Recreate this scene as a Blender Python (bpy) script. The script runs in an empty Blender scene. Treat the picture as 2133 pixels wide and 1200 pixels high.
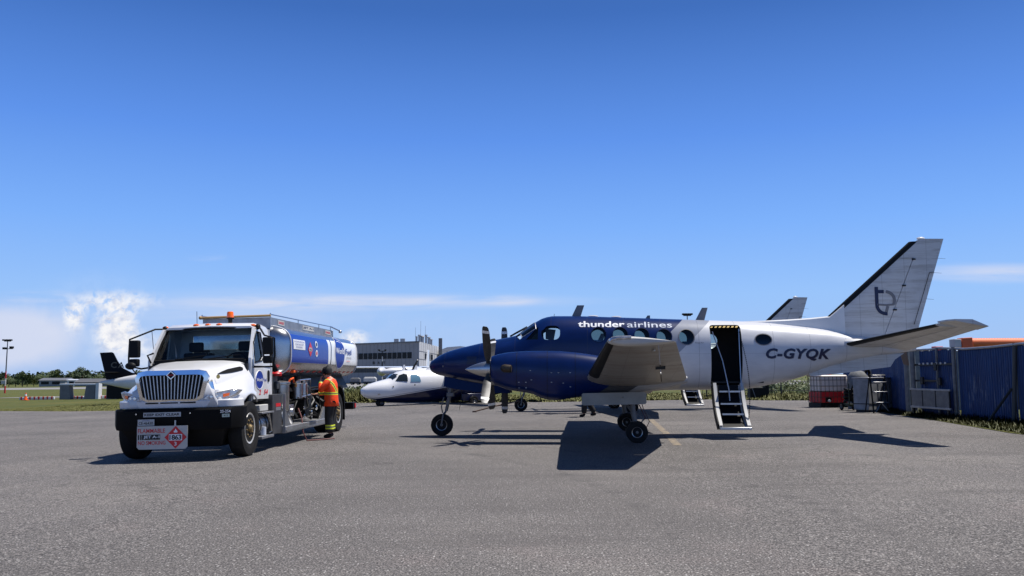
import bpy, bmesh, math, random
from mathutils import Vector, Matrix
R = math.radians
random.seed(7)
sc = bpy.context.scene
COL = sc.collection

# ------------------------------------------------------------------ camera
cam_d = bpy.data.cameras.new('camera')
cam = bpy.data.objects.new('camera', cam_d)
COL.objects.link(cam)
cam.location = (0, 0, 1.4514)
cam.rotation_euler = (Matrix.Rotation(math.pi / 2 + 0.102, 4, 'X') @ Matrix.Rotation(-0.004, 4, 'Z')).to_euler()
cam_d.sensor_width = 36.0
cam_d.lens = 1775.0 / 2133.0 * 36.0
cam_d.clip_start = 0.1
cam_d.clip_end = 6000
sc.camera = cam
sc.render.resolution_x, sc.render.resolution_y = 1024, 576

# ------------------------------------------------------------------ sun, sky, exposure
SUN_TO = Vector((0.42, 0.12, 1.0)).normalized()
sun_d = bpy.data.lights.new('sun', 'SUN')
sun_d.energy = 5.0
sun_d.angle = R(0.5)
sun_d.color = (1.0, 0.96, 0.90)
sun = bpy.data.objects.new('sun', sun_d)
COL.objects.link(sun)
sun.rotation_euler = SUN_TO.to_track_quat('Z', 'Y').to_euler()
sun.location = (20, 5, 40)
sc.view_settings.view_transform = 'Standard'
sc.view_settings.look = 'None'
sc.view_settings.exposure = 0.32
sc.view_settings.gamma = 1.0
sc.view_settings.use_curve_mapping = False
try:
    sc.cycles.max_bounces = 8
    sc.cycles.transparent_max_bounces = 12
except Exception:
    pass

world = bpy.data.worlds.new('World')
sc.world = world
world.use_nodes = True


class NT:
    """small wrapper for building node trees"""
    def __init__(self, tree):
        self.t = tree
        self.n = tree.nodes
        self.l = tree.links

    def node(self, typ, **kw):
        nd = self.n.new(typ)
        for k, v in kw.items():
            setattr(nd, k, v)
        return nd

    def put(self, sock, val):
        if hasattr(val, 'is_output'):
            self.l.new(val, sock)
        elif val is not None:
            sock.default_value = val

    def math(self, op, a, b=None, c=None, clamp=False):
        nd = self.node('ShaderNodeMath', operation=op)
        nd.use_clamp = clamp
        self.put(nd.inputs[0], a)
        if b is not None:
            self.put(nd.inputs[1], b)
        if c is not None:
            self.put(nd.inputs[2], c)
        return nd.outputs[0]

    def mix(self, fac, a, b, blend='MIX'):
        nd = self.node('ShaderNodeMix', data_type='RGBA', blend_type=blend)
        self.put(nd.inputs[0], fac)
        self.put(nd.inputs[6], a)
        self.put(nd.inputs[7], b)
        return nd.outputs[2]

    def ramp(self, fac, stops, interp='LINEAR'):
        nd = self.node('ShaderNodeValToRGB')
        cr = nd.color_ramp
        cr.interpolation = interp
        while len(cr.elements) < len(stops):
            cr.elements.new(0.5)
        for e, (p, c) in zip(cr.elements, stops):
            e.position = p
            e.color = c if len(c) == 4 else (*c, 1)
        self.put(nd.inputs[0], fac)
        return nd.outputs[0]

    def step(self, val, lo, hi):
        nd = self.node('ShaderNodeMapRange', interpolation_type='SMOOTHSTEP')
        self.put(nd.inputs[0], val)
        nd.inputs[1].default_value = lo
        nd.inputs[2].default_value = hi
        nd.inputs[3].default_value = 0
        nd.inputs[4].default_value = 1
        return nd.outputs[0]

    def noise(self, vec, scale, detail=4, rough=0.55, dist=0.0):
        nd = self.node('ShaderNodeTexNoise')
        self.put(nd.inputs['Vector'], vec)
        nd.inputs['Scale'].default_value = scale
        nd.inputs['Detail'].default_value = detail
        nd.inputs['Roughness'].default_value = rough
        nd.inputs['Distortion'].default_value = dist
        return nd.outputs[0]

    def mapping(self, vec, scale=(1, 1, 1), loc=(0, 0, 0), rot=(0, 0, 0)):
        nd = self.node('ShaderNodeMapping')
        self.put(nd.inputs[0], vec)
        nd.inputs[1].default_value = loc
        nd.inputs[2].default_value = rot
        nd.inputs[3].default_value = scale
        return nd.outputs[0]

    def xyz(self, vec):
        nd = self.node('ShaderNodeSeparateXYZ')
        self.put(nd.inputs[0], vec)
        return nd.outputs

    def comb(self, x, y, z):
        nd = self.node('ShaderNodeCombineXYZ')
        self.put(nd.inputs[0], x)
        self.put(nd.inputs[1], y)
        self.put(nd.inputs[2], z)
        return nd.outputs[0]


w = NT(world.node_tree)
w.n.clear()
w_out = w.node('ShaderNodeOutputWorld')
w_bg = w.node('ShaderNodeBackground')
SKY_STRENGTH = 0.08
w_bg.inputs[1].default_value = SKY_STRENGTH
sky = w.node('ShaderNodeTexSky', sky_type='NISHITA')
sky.sun_disc = False
sky.sun_elevation = math.asin(SUN_TO.z)
sky.sun_rotation = math.atan2(SUN_TO.x, SUN_TO.y)
sky.altitude = 200
sky.air_density = 1.0
sky.dust_density = 0.2
sky.ozone_density = 3.0
gm = w.node('ShaderNodeHueSaturation')
gm.inputs['Saturation'].default_value = 1.12
gm.inputs['Value'].default_value = 1.0
w.l.new(sky.outputs[0], gm.inputs['Color'])
tcw = w.node('ShaderNodeTexCoord')
dx, dy, dz = w.xyz(tcw.outputs['Generated'])
# clear summer sky: the Nishita sky leaned towards a deep blue at every bearing
grad = w.ramp(dz, [(0.0, (0.29, 0.43, 0.72)), (0.09, (0.25, 0.44, 0.80)), (0.17, (0.165, 0.36, 0.81)), (0.27, (0.090, 0.240, 0.70)), (0.40, (0.036, 0.122, 0.42)), (0.6, (0.020, 0.055, 0.17)), (1.0, (0.016, 0.035, 0.10))])
gsc = w.node('ShaderNodeVectorMath', operation='SCALE')
gsc.inputs['Scale'].default_value = 1.0 / SKY_STRENGTH
w.l.new(grad, gsc.inputs[0])
blue_sky = w.mix(0.88, gm.outputs[0], gsc.outputs[0])
dys = w.math('MAXIMUM', dy, 0.05)
PX = w.math('DIVIDE', dx, dys)            # tangent of bearing
PZ = w.math('DIVIDE', dz, dys)            # tangent of elevation
vec = w.comb(PX, PZ, 0.0)
n_fine = w.noise(vec, 72.0, 9, 0.64, 0.4)
n_mid = w.noise(w.mapping(vec, (1, 1.0, 1), (3.1, 1.7, 0)), 16.0, 6, 0.6)
n_str = w.noise(w.mapping(vec, (3.0, 26.0, 1)), 2.2, 6, 0.6, 0.2)


def cloud(px, pv, rx, rv, amp, nz, lo, hi, soft=0.25, wob=0.9):
    """cloud puff: elliptic patch of sky (bearing/elevation) broken up by noise"""
    cx, cz = (px - 1066.5) / 1775.0, (782 - pv) / 1775.0
    a = w.math('DIVIDE', w.math('SUBTRACT', PX, cx), rx / 1775.0)
    b = w.math('DIVIDE', w.math('SUBTRACT', PZ, cz), rv / 1775.0)
    d = w.math('SQRT', w.math('ADD', w.math('MULTIPLY', a, a), w.math('MULTIPLY', b, b)))
    d = w.math('ADD', d, w.math('MULTIPLY', w.math('SUBTRACT', nz, 0.5), wob))
    m = w.math('SUBTRACT', 1.0, w.step(d, 1.0 - soft, 1.0 + soft))
    k = w.step(nz, lo, hi)
    return w.math('MULTIPLY', w.math('MULTIPLY', m, k), amp)


puffs = [
    cloud(232, 626, 82, 20, 0.85, n_fine, 0.34, 0.58, 0.6, 2.4),
    cloud(242, 682, 40, 42, 1.0, n_fine, 0.28, 0.50, 0.5, 2.0),
    cloud(262, 722, 62, 28, 0.62, n_fine, 0.32, 0.62, 0.7, 2.2),
    cloud(152, 660, 20, 26, 0.95, n_fine, 0.34, 0.54, 0.6, 2.4),
    cloud(200, 645, 90, 60, 0.25, n_mid, 0.25, 0.75, 0.9, 1.6),
    cloud(320, 735, 70, 40, 0.55, n_mid, 0.30, 0.70, 0.8, 1.6),
    cloud(738, 704, 26, 15, 0.95, n_fine, 0.30, 0.60, 0.6, 2.4),
]
wisps = [
    cloud(10, 698, 150, 66, 0.80, n_mid, 0.0, 0.50, 0.35, 0.6),
    cloud(75, 614, 66, 11, 0.60, n_str, 0.30, 0.65, 0.7, 1.4),
    cloud(520, 640, 230, 32, 0.60, n_str, 0.15, 0.80, 0.8, 1.2),
    cloud(770, 628, 340, 13, 1.0, n_str, 0.25, 0.75, 0.7, 1.6),
    cloud(1060, 627, 55, 10, 0.7, n_str, 0.25, 0.75, 0.7, 1.4),
    cloud(425, 533, 34, 7, 0.30, n_str, 0.30, 0.75, 0.7, 1.4),
    cloud(2090, 572, 160, 17, 0.85, n_str, 0.20, 0.72, 0.7, 1.5),
    cloud(700, 700, 600, 60, 0.24, n_mid, 0.2, 0.8, 0.8, 1.0),
]
def total(lst):
    a = lst[0]
    for b in lst[1:]:
        a = w.math('ADD', a, b)
    return w.math('MINIMUM', a, 1.0)
fr = w.step(dy, 0.05, 0.15)
c1 = w.mix(w.math('MULTIPLY', total(wisps), fr), blue_sky, (6.9, 7.3, 8.8, 1))
n_lump = w.noise(w.mapping(vec, (1, 1.2, 1), (7.3, 2.2, 0)), 60.0, 6, 0.6)
puff_col = w.ramp(n_lump, [(0.36, (0.54, 0.58, 0.70)), (0.56, (0.80, 0.80, 0.82))])
psc = w.node('ShaderNodeVectorMath', operation='SCALE')
psc.inputs['Scale'].default_value = 11.6
w.l.new(puff_col, psc.inputs[0])
c2 = w.mix(w.math('MULTIPLY', total(puffs), fr), c1, psc.outputs[0])
w.l.new(c2, w_bg.inputs[0])
w.l.new(w_bg.outputs[0], w_out.inputs[0])


# ------------------------------------------------------------------ materials
def lin(c):
    def f(x):
        return x / 12.92 if x <= 0.04045 else ((x + 0.055) / 1.055) ** 2.4
    return tuple(f(v / 255.0) for v in c)


def mat(name, col, rough=0.5, metal=0.0, spec=0.5, var=0.0, vscale=3.0, bump=0.0, bscale=40.0, coat=0.0, emit=None):
    m = bpy.data.materials.new(name)
    m.use_nodes = True
    t = NT(m.node_tree)
    b = t.n['Principled BSDF']
    c = (*col, 1)
    tc = t.node('ShaderNodeTexCoord')
    if var > 0:
        n = t.noise(tc.outputs['Object'], vscale, 6, 0.6)
        dark = tuple(x * (1 - var) for x in col)
        lite = tuple(min(1, x * (1 + var * 0.6)) for x in col)
        t.l.new(t.ramp(n, [(0.3, dark), (0.7, lite)]), b.inputs['Base Color'])
    else:
        b.inputs['Base Color'].default_value = c
    if bump > 0:
        n2 = t.noise(tc.outputs['Object'], bscale, 4, 0.6)
        bp = t.node('ShaderNodeBump')
        bp.inputs['Strength'].default_value = bump
        bp.inputs['Distance'].default_value = 0.02
        t.l.new(n2, bp.inputs['Height'])
        t.l.new(bp.outputs[0], b.inputs['Normal'])
    b.inputs['Roughness'].default_value = rough
    b.inputs['Metallic'].default_value = metal
    b.inputs['Specular IOR Level'].default_value = spec
    if coat:
        b.inputs['Coat Weight'].default_value = coat
        b.inputs['Coat Roughness'].default_value = 0.08
    if emit:
        b.inputs['Emission Color'].default_value = (*emit[0], 1)
        b.inputs['Emission Strength'].default_value = emit[1]
    return m


def glass_mat(name, tint, refl=0.12):
    m = bpy.data.materials.new(name)
    m.use_nodes = True
    t = NT(m.node_tree)
    t.n.clear()
    o = t.node('ShaderNodeOutputMaterial')
    tr = t.node('ShaderNodeBsdfTransparent')
    tr.inputs[0].default_value = (*tint, 1)
    gl = t.node('ShaderNodeBsdfGlossy')
    gl.inputs['Roughness'].default_value = 0.03
    fz = t.node('ShaderNodeFresnel')
    fz.inputs[0].default_value = 1.45
    mx = t.node('ShaderNodeMixShader')
    t.l.new(t.math('ADD', fz.outputs[0], refl - 0.04, clamp=True), mx.inputs[0])
    t.l.new(tr.outputs[0], mx.inputs[1])
    t.l.new(gl.outputs[0], mx.inputs[2])
    t.l.new(mx.outputs[0], o.inputs[0])
    return m


M = {}
M['white'] = mat('white_paint', (0.66, 0.66, 0.67), 0.28, coat=0.4, var=0.09, vscale=1.6)
M['white_dull'] = mat('white_dull', (0.46, 0.455, 0.44), 0.6, var=0.15, vscale=2.0)
M['black'] = mat('black_plastic', (0.005, 0.005, 0.0054), 0.55, spec=0.2)
M['black_gloss'] = mat('black_gloss', (0.008, 0.008, 0.009), 0.22, coat=0.3)
M['bumper'] = mat('bumper_black', (0.004, 0.004, 0.0043), 0.6, spec=0.12, var=0.3, vscale=6)
M['rubber'] = mat('tyre_rubber', (0.013, 0.0125, 0.0125), 0.8, spec=0.25, var=0.35, vscale=9, bump=0.15, bscale=60)
M['steel'] = mat('steel', (0.50, 0.50, 0.50), 0.34, 1.0, var=0.2, vscale=8)
M['chrome'] = mat('chrome', (0.75, 0.76, 0.78), 0.10, 1.0)
M['alu'] = mat('aluminium', (0.52, 0.52, 0.53), 0.36, 1.0, var=0.12, vscale=3)
M['alu_dull'] = mat('aluminium_dull', (0.38, 0.38, 0.39), 0.5, 0.85, var=0.25, vscale=5)
M['grey_metal'] = mat('grey_metal', (0.16, 0.16, 0.165), 0.5, 0.3, var=0.3, vscale=5)
M['dark_metal'] = mat('dark_metal', (0.018, 0.018, 0.019), 0.5, 0.3, var=0.4, vscale=8)
M['brass'] = mat('brass', (0.45, 0.30, 0.12), 0.35, 1.0)
M['hub_brass'] = mat('hub_brass', (0.30, 0.22, 0.11), 0.45, 0.8, var=0.5, vscale=14)
M['cabinet'] = mat('cabinet_grey', (0.055, 0.055, 0.058), 0.5, 0.2, var=0.35, vscale=5)
M['red'] = mat('red_paint', lin((190, 30, 38)), 0.45, var=0.15)
M['orange'] = mat('orange', lin((240, 95, 20)), 0.5)
M['amber'] = mat('amber_lens', lin((255, 110, 10)), 0.2, coat=0.5)
M['blue_decal'] = mat('blue_decal', lin((14, 48, 140)), 0.4, spec=0.3)
M['navy'] = mat('navy_decal', lin((12, 22, 62)), 0.4)
M['grey_decal'] = mat('grey_decal', (0.16, 0.16, 0.175), 0.5)
M['white_decal'] = mat('white_decal', (0.80, 0.80, 0.80), 0.4)
M['pale_decal'] = mat('pale_decal', (0.50, 0.54, 0.62), 0.4)
M['black_decal'] = mat('black_decal', (0.012, 0.012, 0.013), 0.5)
M['red_decal'] = mat('red_decal', lin((200, 28, 36)), 0.4)
M['cream_sign'] = mat('cream_sign', (0.50, 0.47, 0.43), 0.5, var=0.08)
M['glass'] = glass_mat('tinted_glass', (0.42, 0.50, 0.50), 0.07)
M['glass_dark'] = glass_mat('dark_glass', (0.06, 0.08, 0.085), 0.07)
M['glass_cab'] = glass_mat('cab_glass', (0.86, 0.92, 0.91), 0.04)
M['rim_alu'] = mat('polished_rim', (0.58, 0.57, 0.54), 0.35, 0.35, var=0.25, vscale=12)
M['glass_clear'] = glass_mat('clear_glass', (0.80, 0.86, 0.86), 0.06)
M['dark_int'] = mat('dark_interior', (0.018, 0.018, 0.02), 0.8)
M['mid_int'] = mat('grey_interior', (0.07, 0.07, 0.075), 0.8)
M['skin'] = mat('skin', lin((205, 150, 125)), 0.55)
M['boot_black'] = mat('deice_rubber', (0.005, 0.005, 0.0055), 0.55, spec=0.25)
M['tan'] = mat('tan_rail', lin((176, 140, 88)), 0.5)
M['lens'] = mat('lamp_lens', (0.55, 0.55, 0.58), 0.12, 0.6, coat=0.6, var=0.5, vscale=14)


# ------------------------------------------------------------------ helpers
class MB:
    def __init__(self):
        self.v, self.f, self.m = [], [], []

    def add(self, verts, faces, mi=0):
        o = len(self.v)
        self.v += [tuple(p) for p in verts]
        for f in faces:
            self.f.append(tuple(i + o for i in f))
            self.m.append(mi)
        return self

    def box(self, x0, x1, y0, y1, z0, z1, mi=0, mtx=None):
        vs = [Vector((x, y, z)) for z in (z0, z1) for y in (y0, y1) for x in (x0, x1)]
        if mtx is not None:
            vs = [mtx @ p for p in vs]
        return self.add(vs, [(0, 2, 3, 1), (4, 5, 7, 6), (0, 1, 5, 4), (2, 6, 7, 3), (0, 4, 6, 2), (1, 3, 7, 5)], mi)

    def hexa(self, p, mi=0):
        """p: 8 corners, bottom loop 0-3, top loop 4-7"""
        return self.add(p, [(3, 2, 1, 0), (4, 5, 6, 7), (0, 1, 5, 4), (1, 2, 6, 5), (2, 3, 7, 6), (3, 0, 4, 7)], mi)

    def loft(self, rings, cap=True, mi=0, closed=True):
        n = len(rings[0])
        vs = [p for r in rings for p in r]
        fs = []
        for i in range(len(rings) - 1):
            for j in range(n if closed else n - 1):
                k = (j + 1) % n
                fs.append((i * n + j, i * n + k, (i + 1) * n + k, (i + 1) * n + j))
        if cap and closed:
            fs.append(tuple(range(n - 1, -1, -1)))
            fs.append(tuple((len(rings) - 1) * n + j for j in range(n)))
        return self.add(vs, fs, mi)

    def cyl(self, p0, p1, r0, r1=None, n=12, mi=0, cap=True):
        p0, p1 = Vector(p0), Vector(p1)
        r1 = r0 if r1 is None else r1
        d = (p1 - p0).normalized()
        a = d.orthogonal().normalized()
        b = d.cross(a)
        rings = []
        for p, r in ((p0, r0), (p1, r1)):
            rings.append([p + (a * math.cos(2 * math.pi * k / n) + b * math.sin(2 * math.pi * k / n)) * r for k in range(n)])
        return self.loft(rings, cap, mi)

    def tube(self, pts, r, n=8, mi=0):
        pts = [Vector(p) for p in pts]
        rings = []
        a = None
        for i, p in enumerate(pts):
            d = (pts[min(i + 1, len(pts) - 1)] - pts[max(i - 1, 0)]).normalized()
            if a is None:
                a = d.orthogonal().normalized()
            else:
                a = (a - d * a.dot(d)).normalized()
            b = d.cross(a)
            rr = r[i] if isinstance(r, (list, tuple)) else r
            rings.append([p + (a * math.cos(2 * math.pi * k / n) + b * math.sin(2 * math.pi * k / n)) * rr for k in range(n)])
        return self.loft(rings, True, mi)

    def lathe(self, prof, o, axis, n=24, mi=0, cap=True):
        """prof: (along axis, radius)"""
        o, ax = Vector(o), Vector(axis).normalized()
        a = ax.orthogonal().normalized()
        b = ax.cross(a)
        rings = [[o + ax * h + (a * math.cos(2 * math.pi * k / n) + b * math.sin(2 * math.pi * k / n)) * max(r, 1e-4) for k in range(n)] for h, r in prof]
        return self.loft(rings, cap, mi)

    def prism(self, poly, a0, a1, fn, mi=0):
        """poly of 2-D points; fn(p, a) gives the 3-D point"""
        n = len(poly)
        vs = [fn(p, a0) for p in poly] + [fn(p, a1) for p in poly]
        fs = [tuple(range(n - 1, -1, -1)), tuple(range(n, 2 * n))]
        fs += [(i, (i + 1) % n, n + (i + 1) % n, n + i) for i in range(n)]
        return self.add(vs, fs, mi)

    def ball(self, c, r, nu=10, nv=7, mi=0, sc_=(1, 1, 1)):
        c = Vector(c)
        rings = []
        for i in range(nv + 1):
            th = math.pi * i / nv
            rr = max(math.sin(th), 0.02) * r
            rings.append([c + Vector((rr * math.cos(2 * math.pi * k / nu) * sc_[0], rr * math.sin(2 * math.pi * k / nu) * sc_[1], -math.cos(th) * r * sc_[2])) for k in range(nu)])
        return self.loft(rings, True, mi)

    def mesh(self, name, mats, smooth=35):
        me = bpy.data.meshes.new(name)
        me.from_pydata(self.v, [], self.f)
        mats = mats if isinstance(mats, (list, tuple)) else [mats]
        for m in mats:
            me.materials.append(M[m] if isinstance(m, str) else m)
        me.polygons.foreach_set('material_index', self.m)
        bm = bmesh.new()
        bm.from_mesh(me)
        bmesh.ops.recalc_face_normals(bm, faces=bm.faces)
        bm.to_mesh(me)
        bm.free()
        me.polygons.foreach_set('use_smooth', [smooth > 0] * len(me.polygons))
        if 0 < smooth < 180:
            me.set_sharp_from_angle(angle=R(smooth))
        me.update()
        return me

    def build(self, name, mats, parent=None, smooth=35, bevel=0.0, seg=2, **props):
        return link(name, self.mesh(name, mats, smooth), parent, bevel, seg, **props)


def link(name, me, parent=None, bevel=0.0, seg=2, **props):
    o = bpy.data.objects.new(name, me)
    COL.objects.link(o)
    if parent is not None:
        o.parent = parent
    if bevel > 0:
        b = o.modifiers.new('bevel', 'BEVEL')
        b.width = bevel
        b.segments = seg
        b.limit_method = 'ANGLE'
        b.angle_limit = R(40)
    for k, v in props.items():
        o[k] = v
    return o


def thing(name, label, cat, loc=(0, 0, 0), rot=(0, 0, 0), group=None):
    o = bpy.data.objects.new(name, None)
    o.empty_display_size = 0.2
    COL.objects.link(o)
    o.location = loc
    o.rotation_euler = rot
    o['label'] = label
    o['category'] = cat
    if group:
        o['group'] = group
    return o


def tag(o, label, cat, group=None):
    o['label'] = label
    o['category'] = cat
    if group:
        o['group'] = group
    return o


def copy_tree(o, parent=None, skip=()):
    c = o.copy()
    COL.objects.link(c)
    if parent is not None:
        c.parent = parent
    for ch in list(KIDS.get(o, ())):
        if ch.name.split('.')[0] not in skip:
            copy_tree(ch, c, skip)
    return c


KIDS = {}


def index_kids():
    KIDS.clear()
    for o in bpy.data.objects:
        if o.parent:
            KIDS.setdefault(o.parent, []).append(o)


def pchip(xs, ys):
    n = len(xs)
    h = [xs[i + 1] - xs[i] for i in range(n - 1)]
    d = [(ys[i + 1] - ys[i]) / h[i] for i in range(n - 1)]
    m = [d[0]] + [0] * (n - 2) + [d[-1]]
    for i in range(1, n - 1):
        if d[i - 1] * d[i] > 0:
            w1, w2 = 2 * h[i] + h[i - 1], h[i] + 2 * h[i - 1]
            m[i] = (w1 + w2) / (w1 / d[i - 1] + w2 / d[i])

    def f(x):
        if x <= xs[0]:
            return ys[0]
        if x >= xs[-1]:
            return ys[-1]
        i = 0
        while x > xs[i + 1]:
            i += 1
        t = (x - xs[i]) / h[i]
        return (ys[i] * (1 + 2 * t) * (1 - t) ** 2 + m[i] * h[i] * t * (1 - t) ** 2
                + ys[i + 1] * t * t * (3 - 2 * t) + m[i + 1] * h[i] * t * t * (t - 1))
    return f


def text_bm(body, bold=0.0, shear=0.0, spacing=1.0):
    """flat text as a bmesh scaled to the unit box (0..1 in x and y)"""
    cu = bpy.data.curves.new('text', 'FONT')
    cu.body = body
    cu.size = 1
    cu.offset = bold
    cu.shear = shear
    cu.space_character = spacing
    cu.resolution_u = 3
    cu.fill_mode = 'FRONT'
    ob = bpy.data.objects.new('text', cu)
    COL.objects.link(ob)
    dg = bpy.context.evaluated_depsgraph_get()
    me = bpy.data.meshes.new_from_object(ob.evaluated_get(dg))
    bm = bmesh.new()
    bm.from_mesh(me)
    bpy.data.objects.remove(ob)
    bpy.data.curves.remove(cu)
    bpy.data.meshes.remove(me)
    xs = [v.co.x for v in bm.verts]
    ys = [v.co.y for v in bm.verts]
    x0, x1, y0, y1 = min(xs), max(xs), min(ys), max(ys)
    for v in bm.verts:
        v.co = Vector(((v.co.x - x0) / (x1 - x0), (v.co.y - y0) / (y1 - y0), 0))
    return bm


def text_obj(name, body, fn, material, parent, bold=0.0, shear=0.0, cuts=0, spacing=1.0):
    bm = text_bm(body, bold, shear, spacing)
    for i in range(1, cuts):
        g = bm.verts[:] + bm.edges[:] + bm.faces[:]
        bmesh.ops.bisect_plane(bm, geom=g, plane_co=(0, i / cuts, 0), plane_no=(0, 1, 0))
    for v in bm.verts:
        v.co = Vector(fn(v.co.x, v.co.y))
    me = bpy.data.meshes.new(name)
    bm.to_mesh(me)
    bm.free()
    me.materials.append(M[material] if isinstance(material, str) else material)
    return link(name, me, parent)


def arc(cx, cy, rx, ry, n=16, a0=0.0, a1=2 * math.pi):
    return [(cx + rx * math.cos(a0 + (a1 - a0) * k / n), cy + ry * math.sin(a0 + (a1 - a0) * k / n)) for k in range(n)]


def rrect(x0, x1, y0, y1, r, n=4):
    p = []
    for cx, cy, a in ((x1 - r, y0 + r, -90), (x1 - r, y1 - r, 0), (x0 + r, y1 - r, 90), (x0 + r, y0 + r, 180)):
        for k in range(n + 1):
            t = R(a + 90 * k / n)
            p.append((cx + r * math.cos(t), cy + r * math.sin(t)))
    return p


def XZ(y):
    return lambda p, a: (p[0], y + a, p[1])


def wheel(parent, c, r, wdt, rim_r, axis=(0, 1, 0), names=('tyre', 'rim'), n=32, rim_mat='steel', tread=True, bolts=0, side=1, treadn=44):
    """tyre and rim round centre c; side = +1/-1 picks which way along axis is outside"""
    ax = Vector(axis)
    h = wdt / 2
    mb = MB()
    prof = [(-h * .80, rim_r), (-h * .96, rim_r + (r - rim_r) * .22), (-h, rim_r + (r - rim_r) * .5), (-h * .94, r * .965 - .0), (-h * .76, r * .992), (-h * .3, r), (h * .3, r), (h * .76, r * .992), (h * .94, r * .965), (h, rim_r + (r - rim_r) * .5), (h * .96, rim_r + (r - rim_r) * .22), (h * .80, rim_r)]
    mb.lathe(prof, c, axis, n)
    t = mb.build(names[0], 'rubber', parent, 50)
    mb = MB()
    s = side
    mb.lathe([(s * h * .78, rim_r * 1.02), (s * h * .86, rim_r * .99), (s * h * .80, rim_r * .88), (s * h * .64, rim_r * .80), (s * h * .58, rim_r * .45), (s * h * .66, rim_r * .40), (s * h * .70, rim_r * .26), (s * h * .85, rim_r * .22), (s * h * .88, 0.0)], c, axis, n)
    rim = mb.build(names[1], rim_mat, t, 40)
    if bolts:
        a = ax.orthogonal().normalized()
        b = ax.cross(a)
        mb = MB()
        for k in range(bolts):
            th = 2 * math.pi * k / bolts
            p = Vector(c) + (a * math.cos(th) + b * math.sin(th)) * rim_r * .56 + ax * s * h * .58
            mb.cyl(p, p + ax * s * .05, .024, .018, 6)
        o_ = Vector(c) + ax * s * h * .6
        mb.lathe([(0, rim_r * .30), (0.05, rim_r * .28), (0.08, rim_r * .18), (0.085, 0)], o_, ax * s, 14)
        mb.build('hub_and_bolts', 'hub_brass', t, 30)
    return t


# ------------------------------------------------------------------ ground heights
def gz(x):
    if x < -25:
        return -0.484 - 0.012 * (-25 - max(x, -250))
    if x < -3:
        return -0.022 * (-3 - x)
    if x > 2:
        return 0.011 * (min(x, 12) - 2)
    return 0.0

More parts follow.
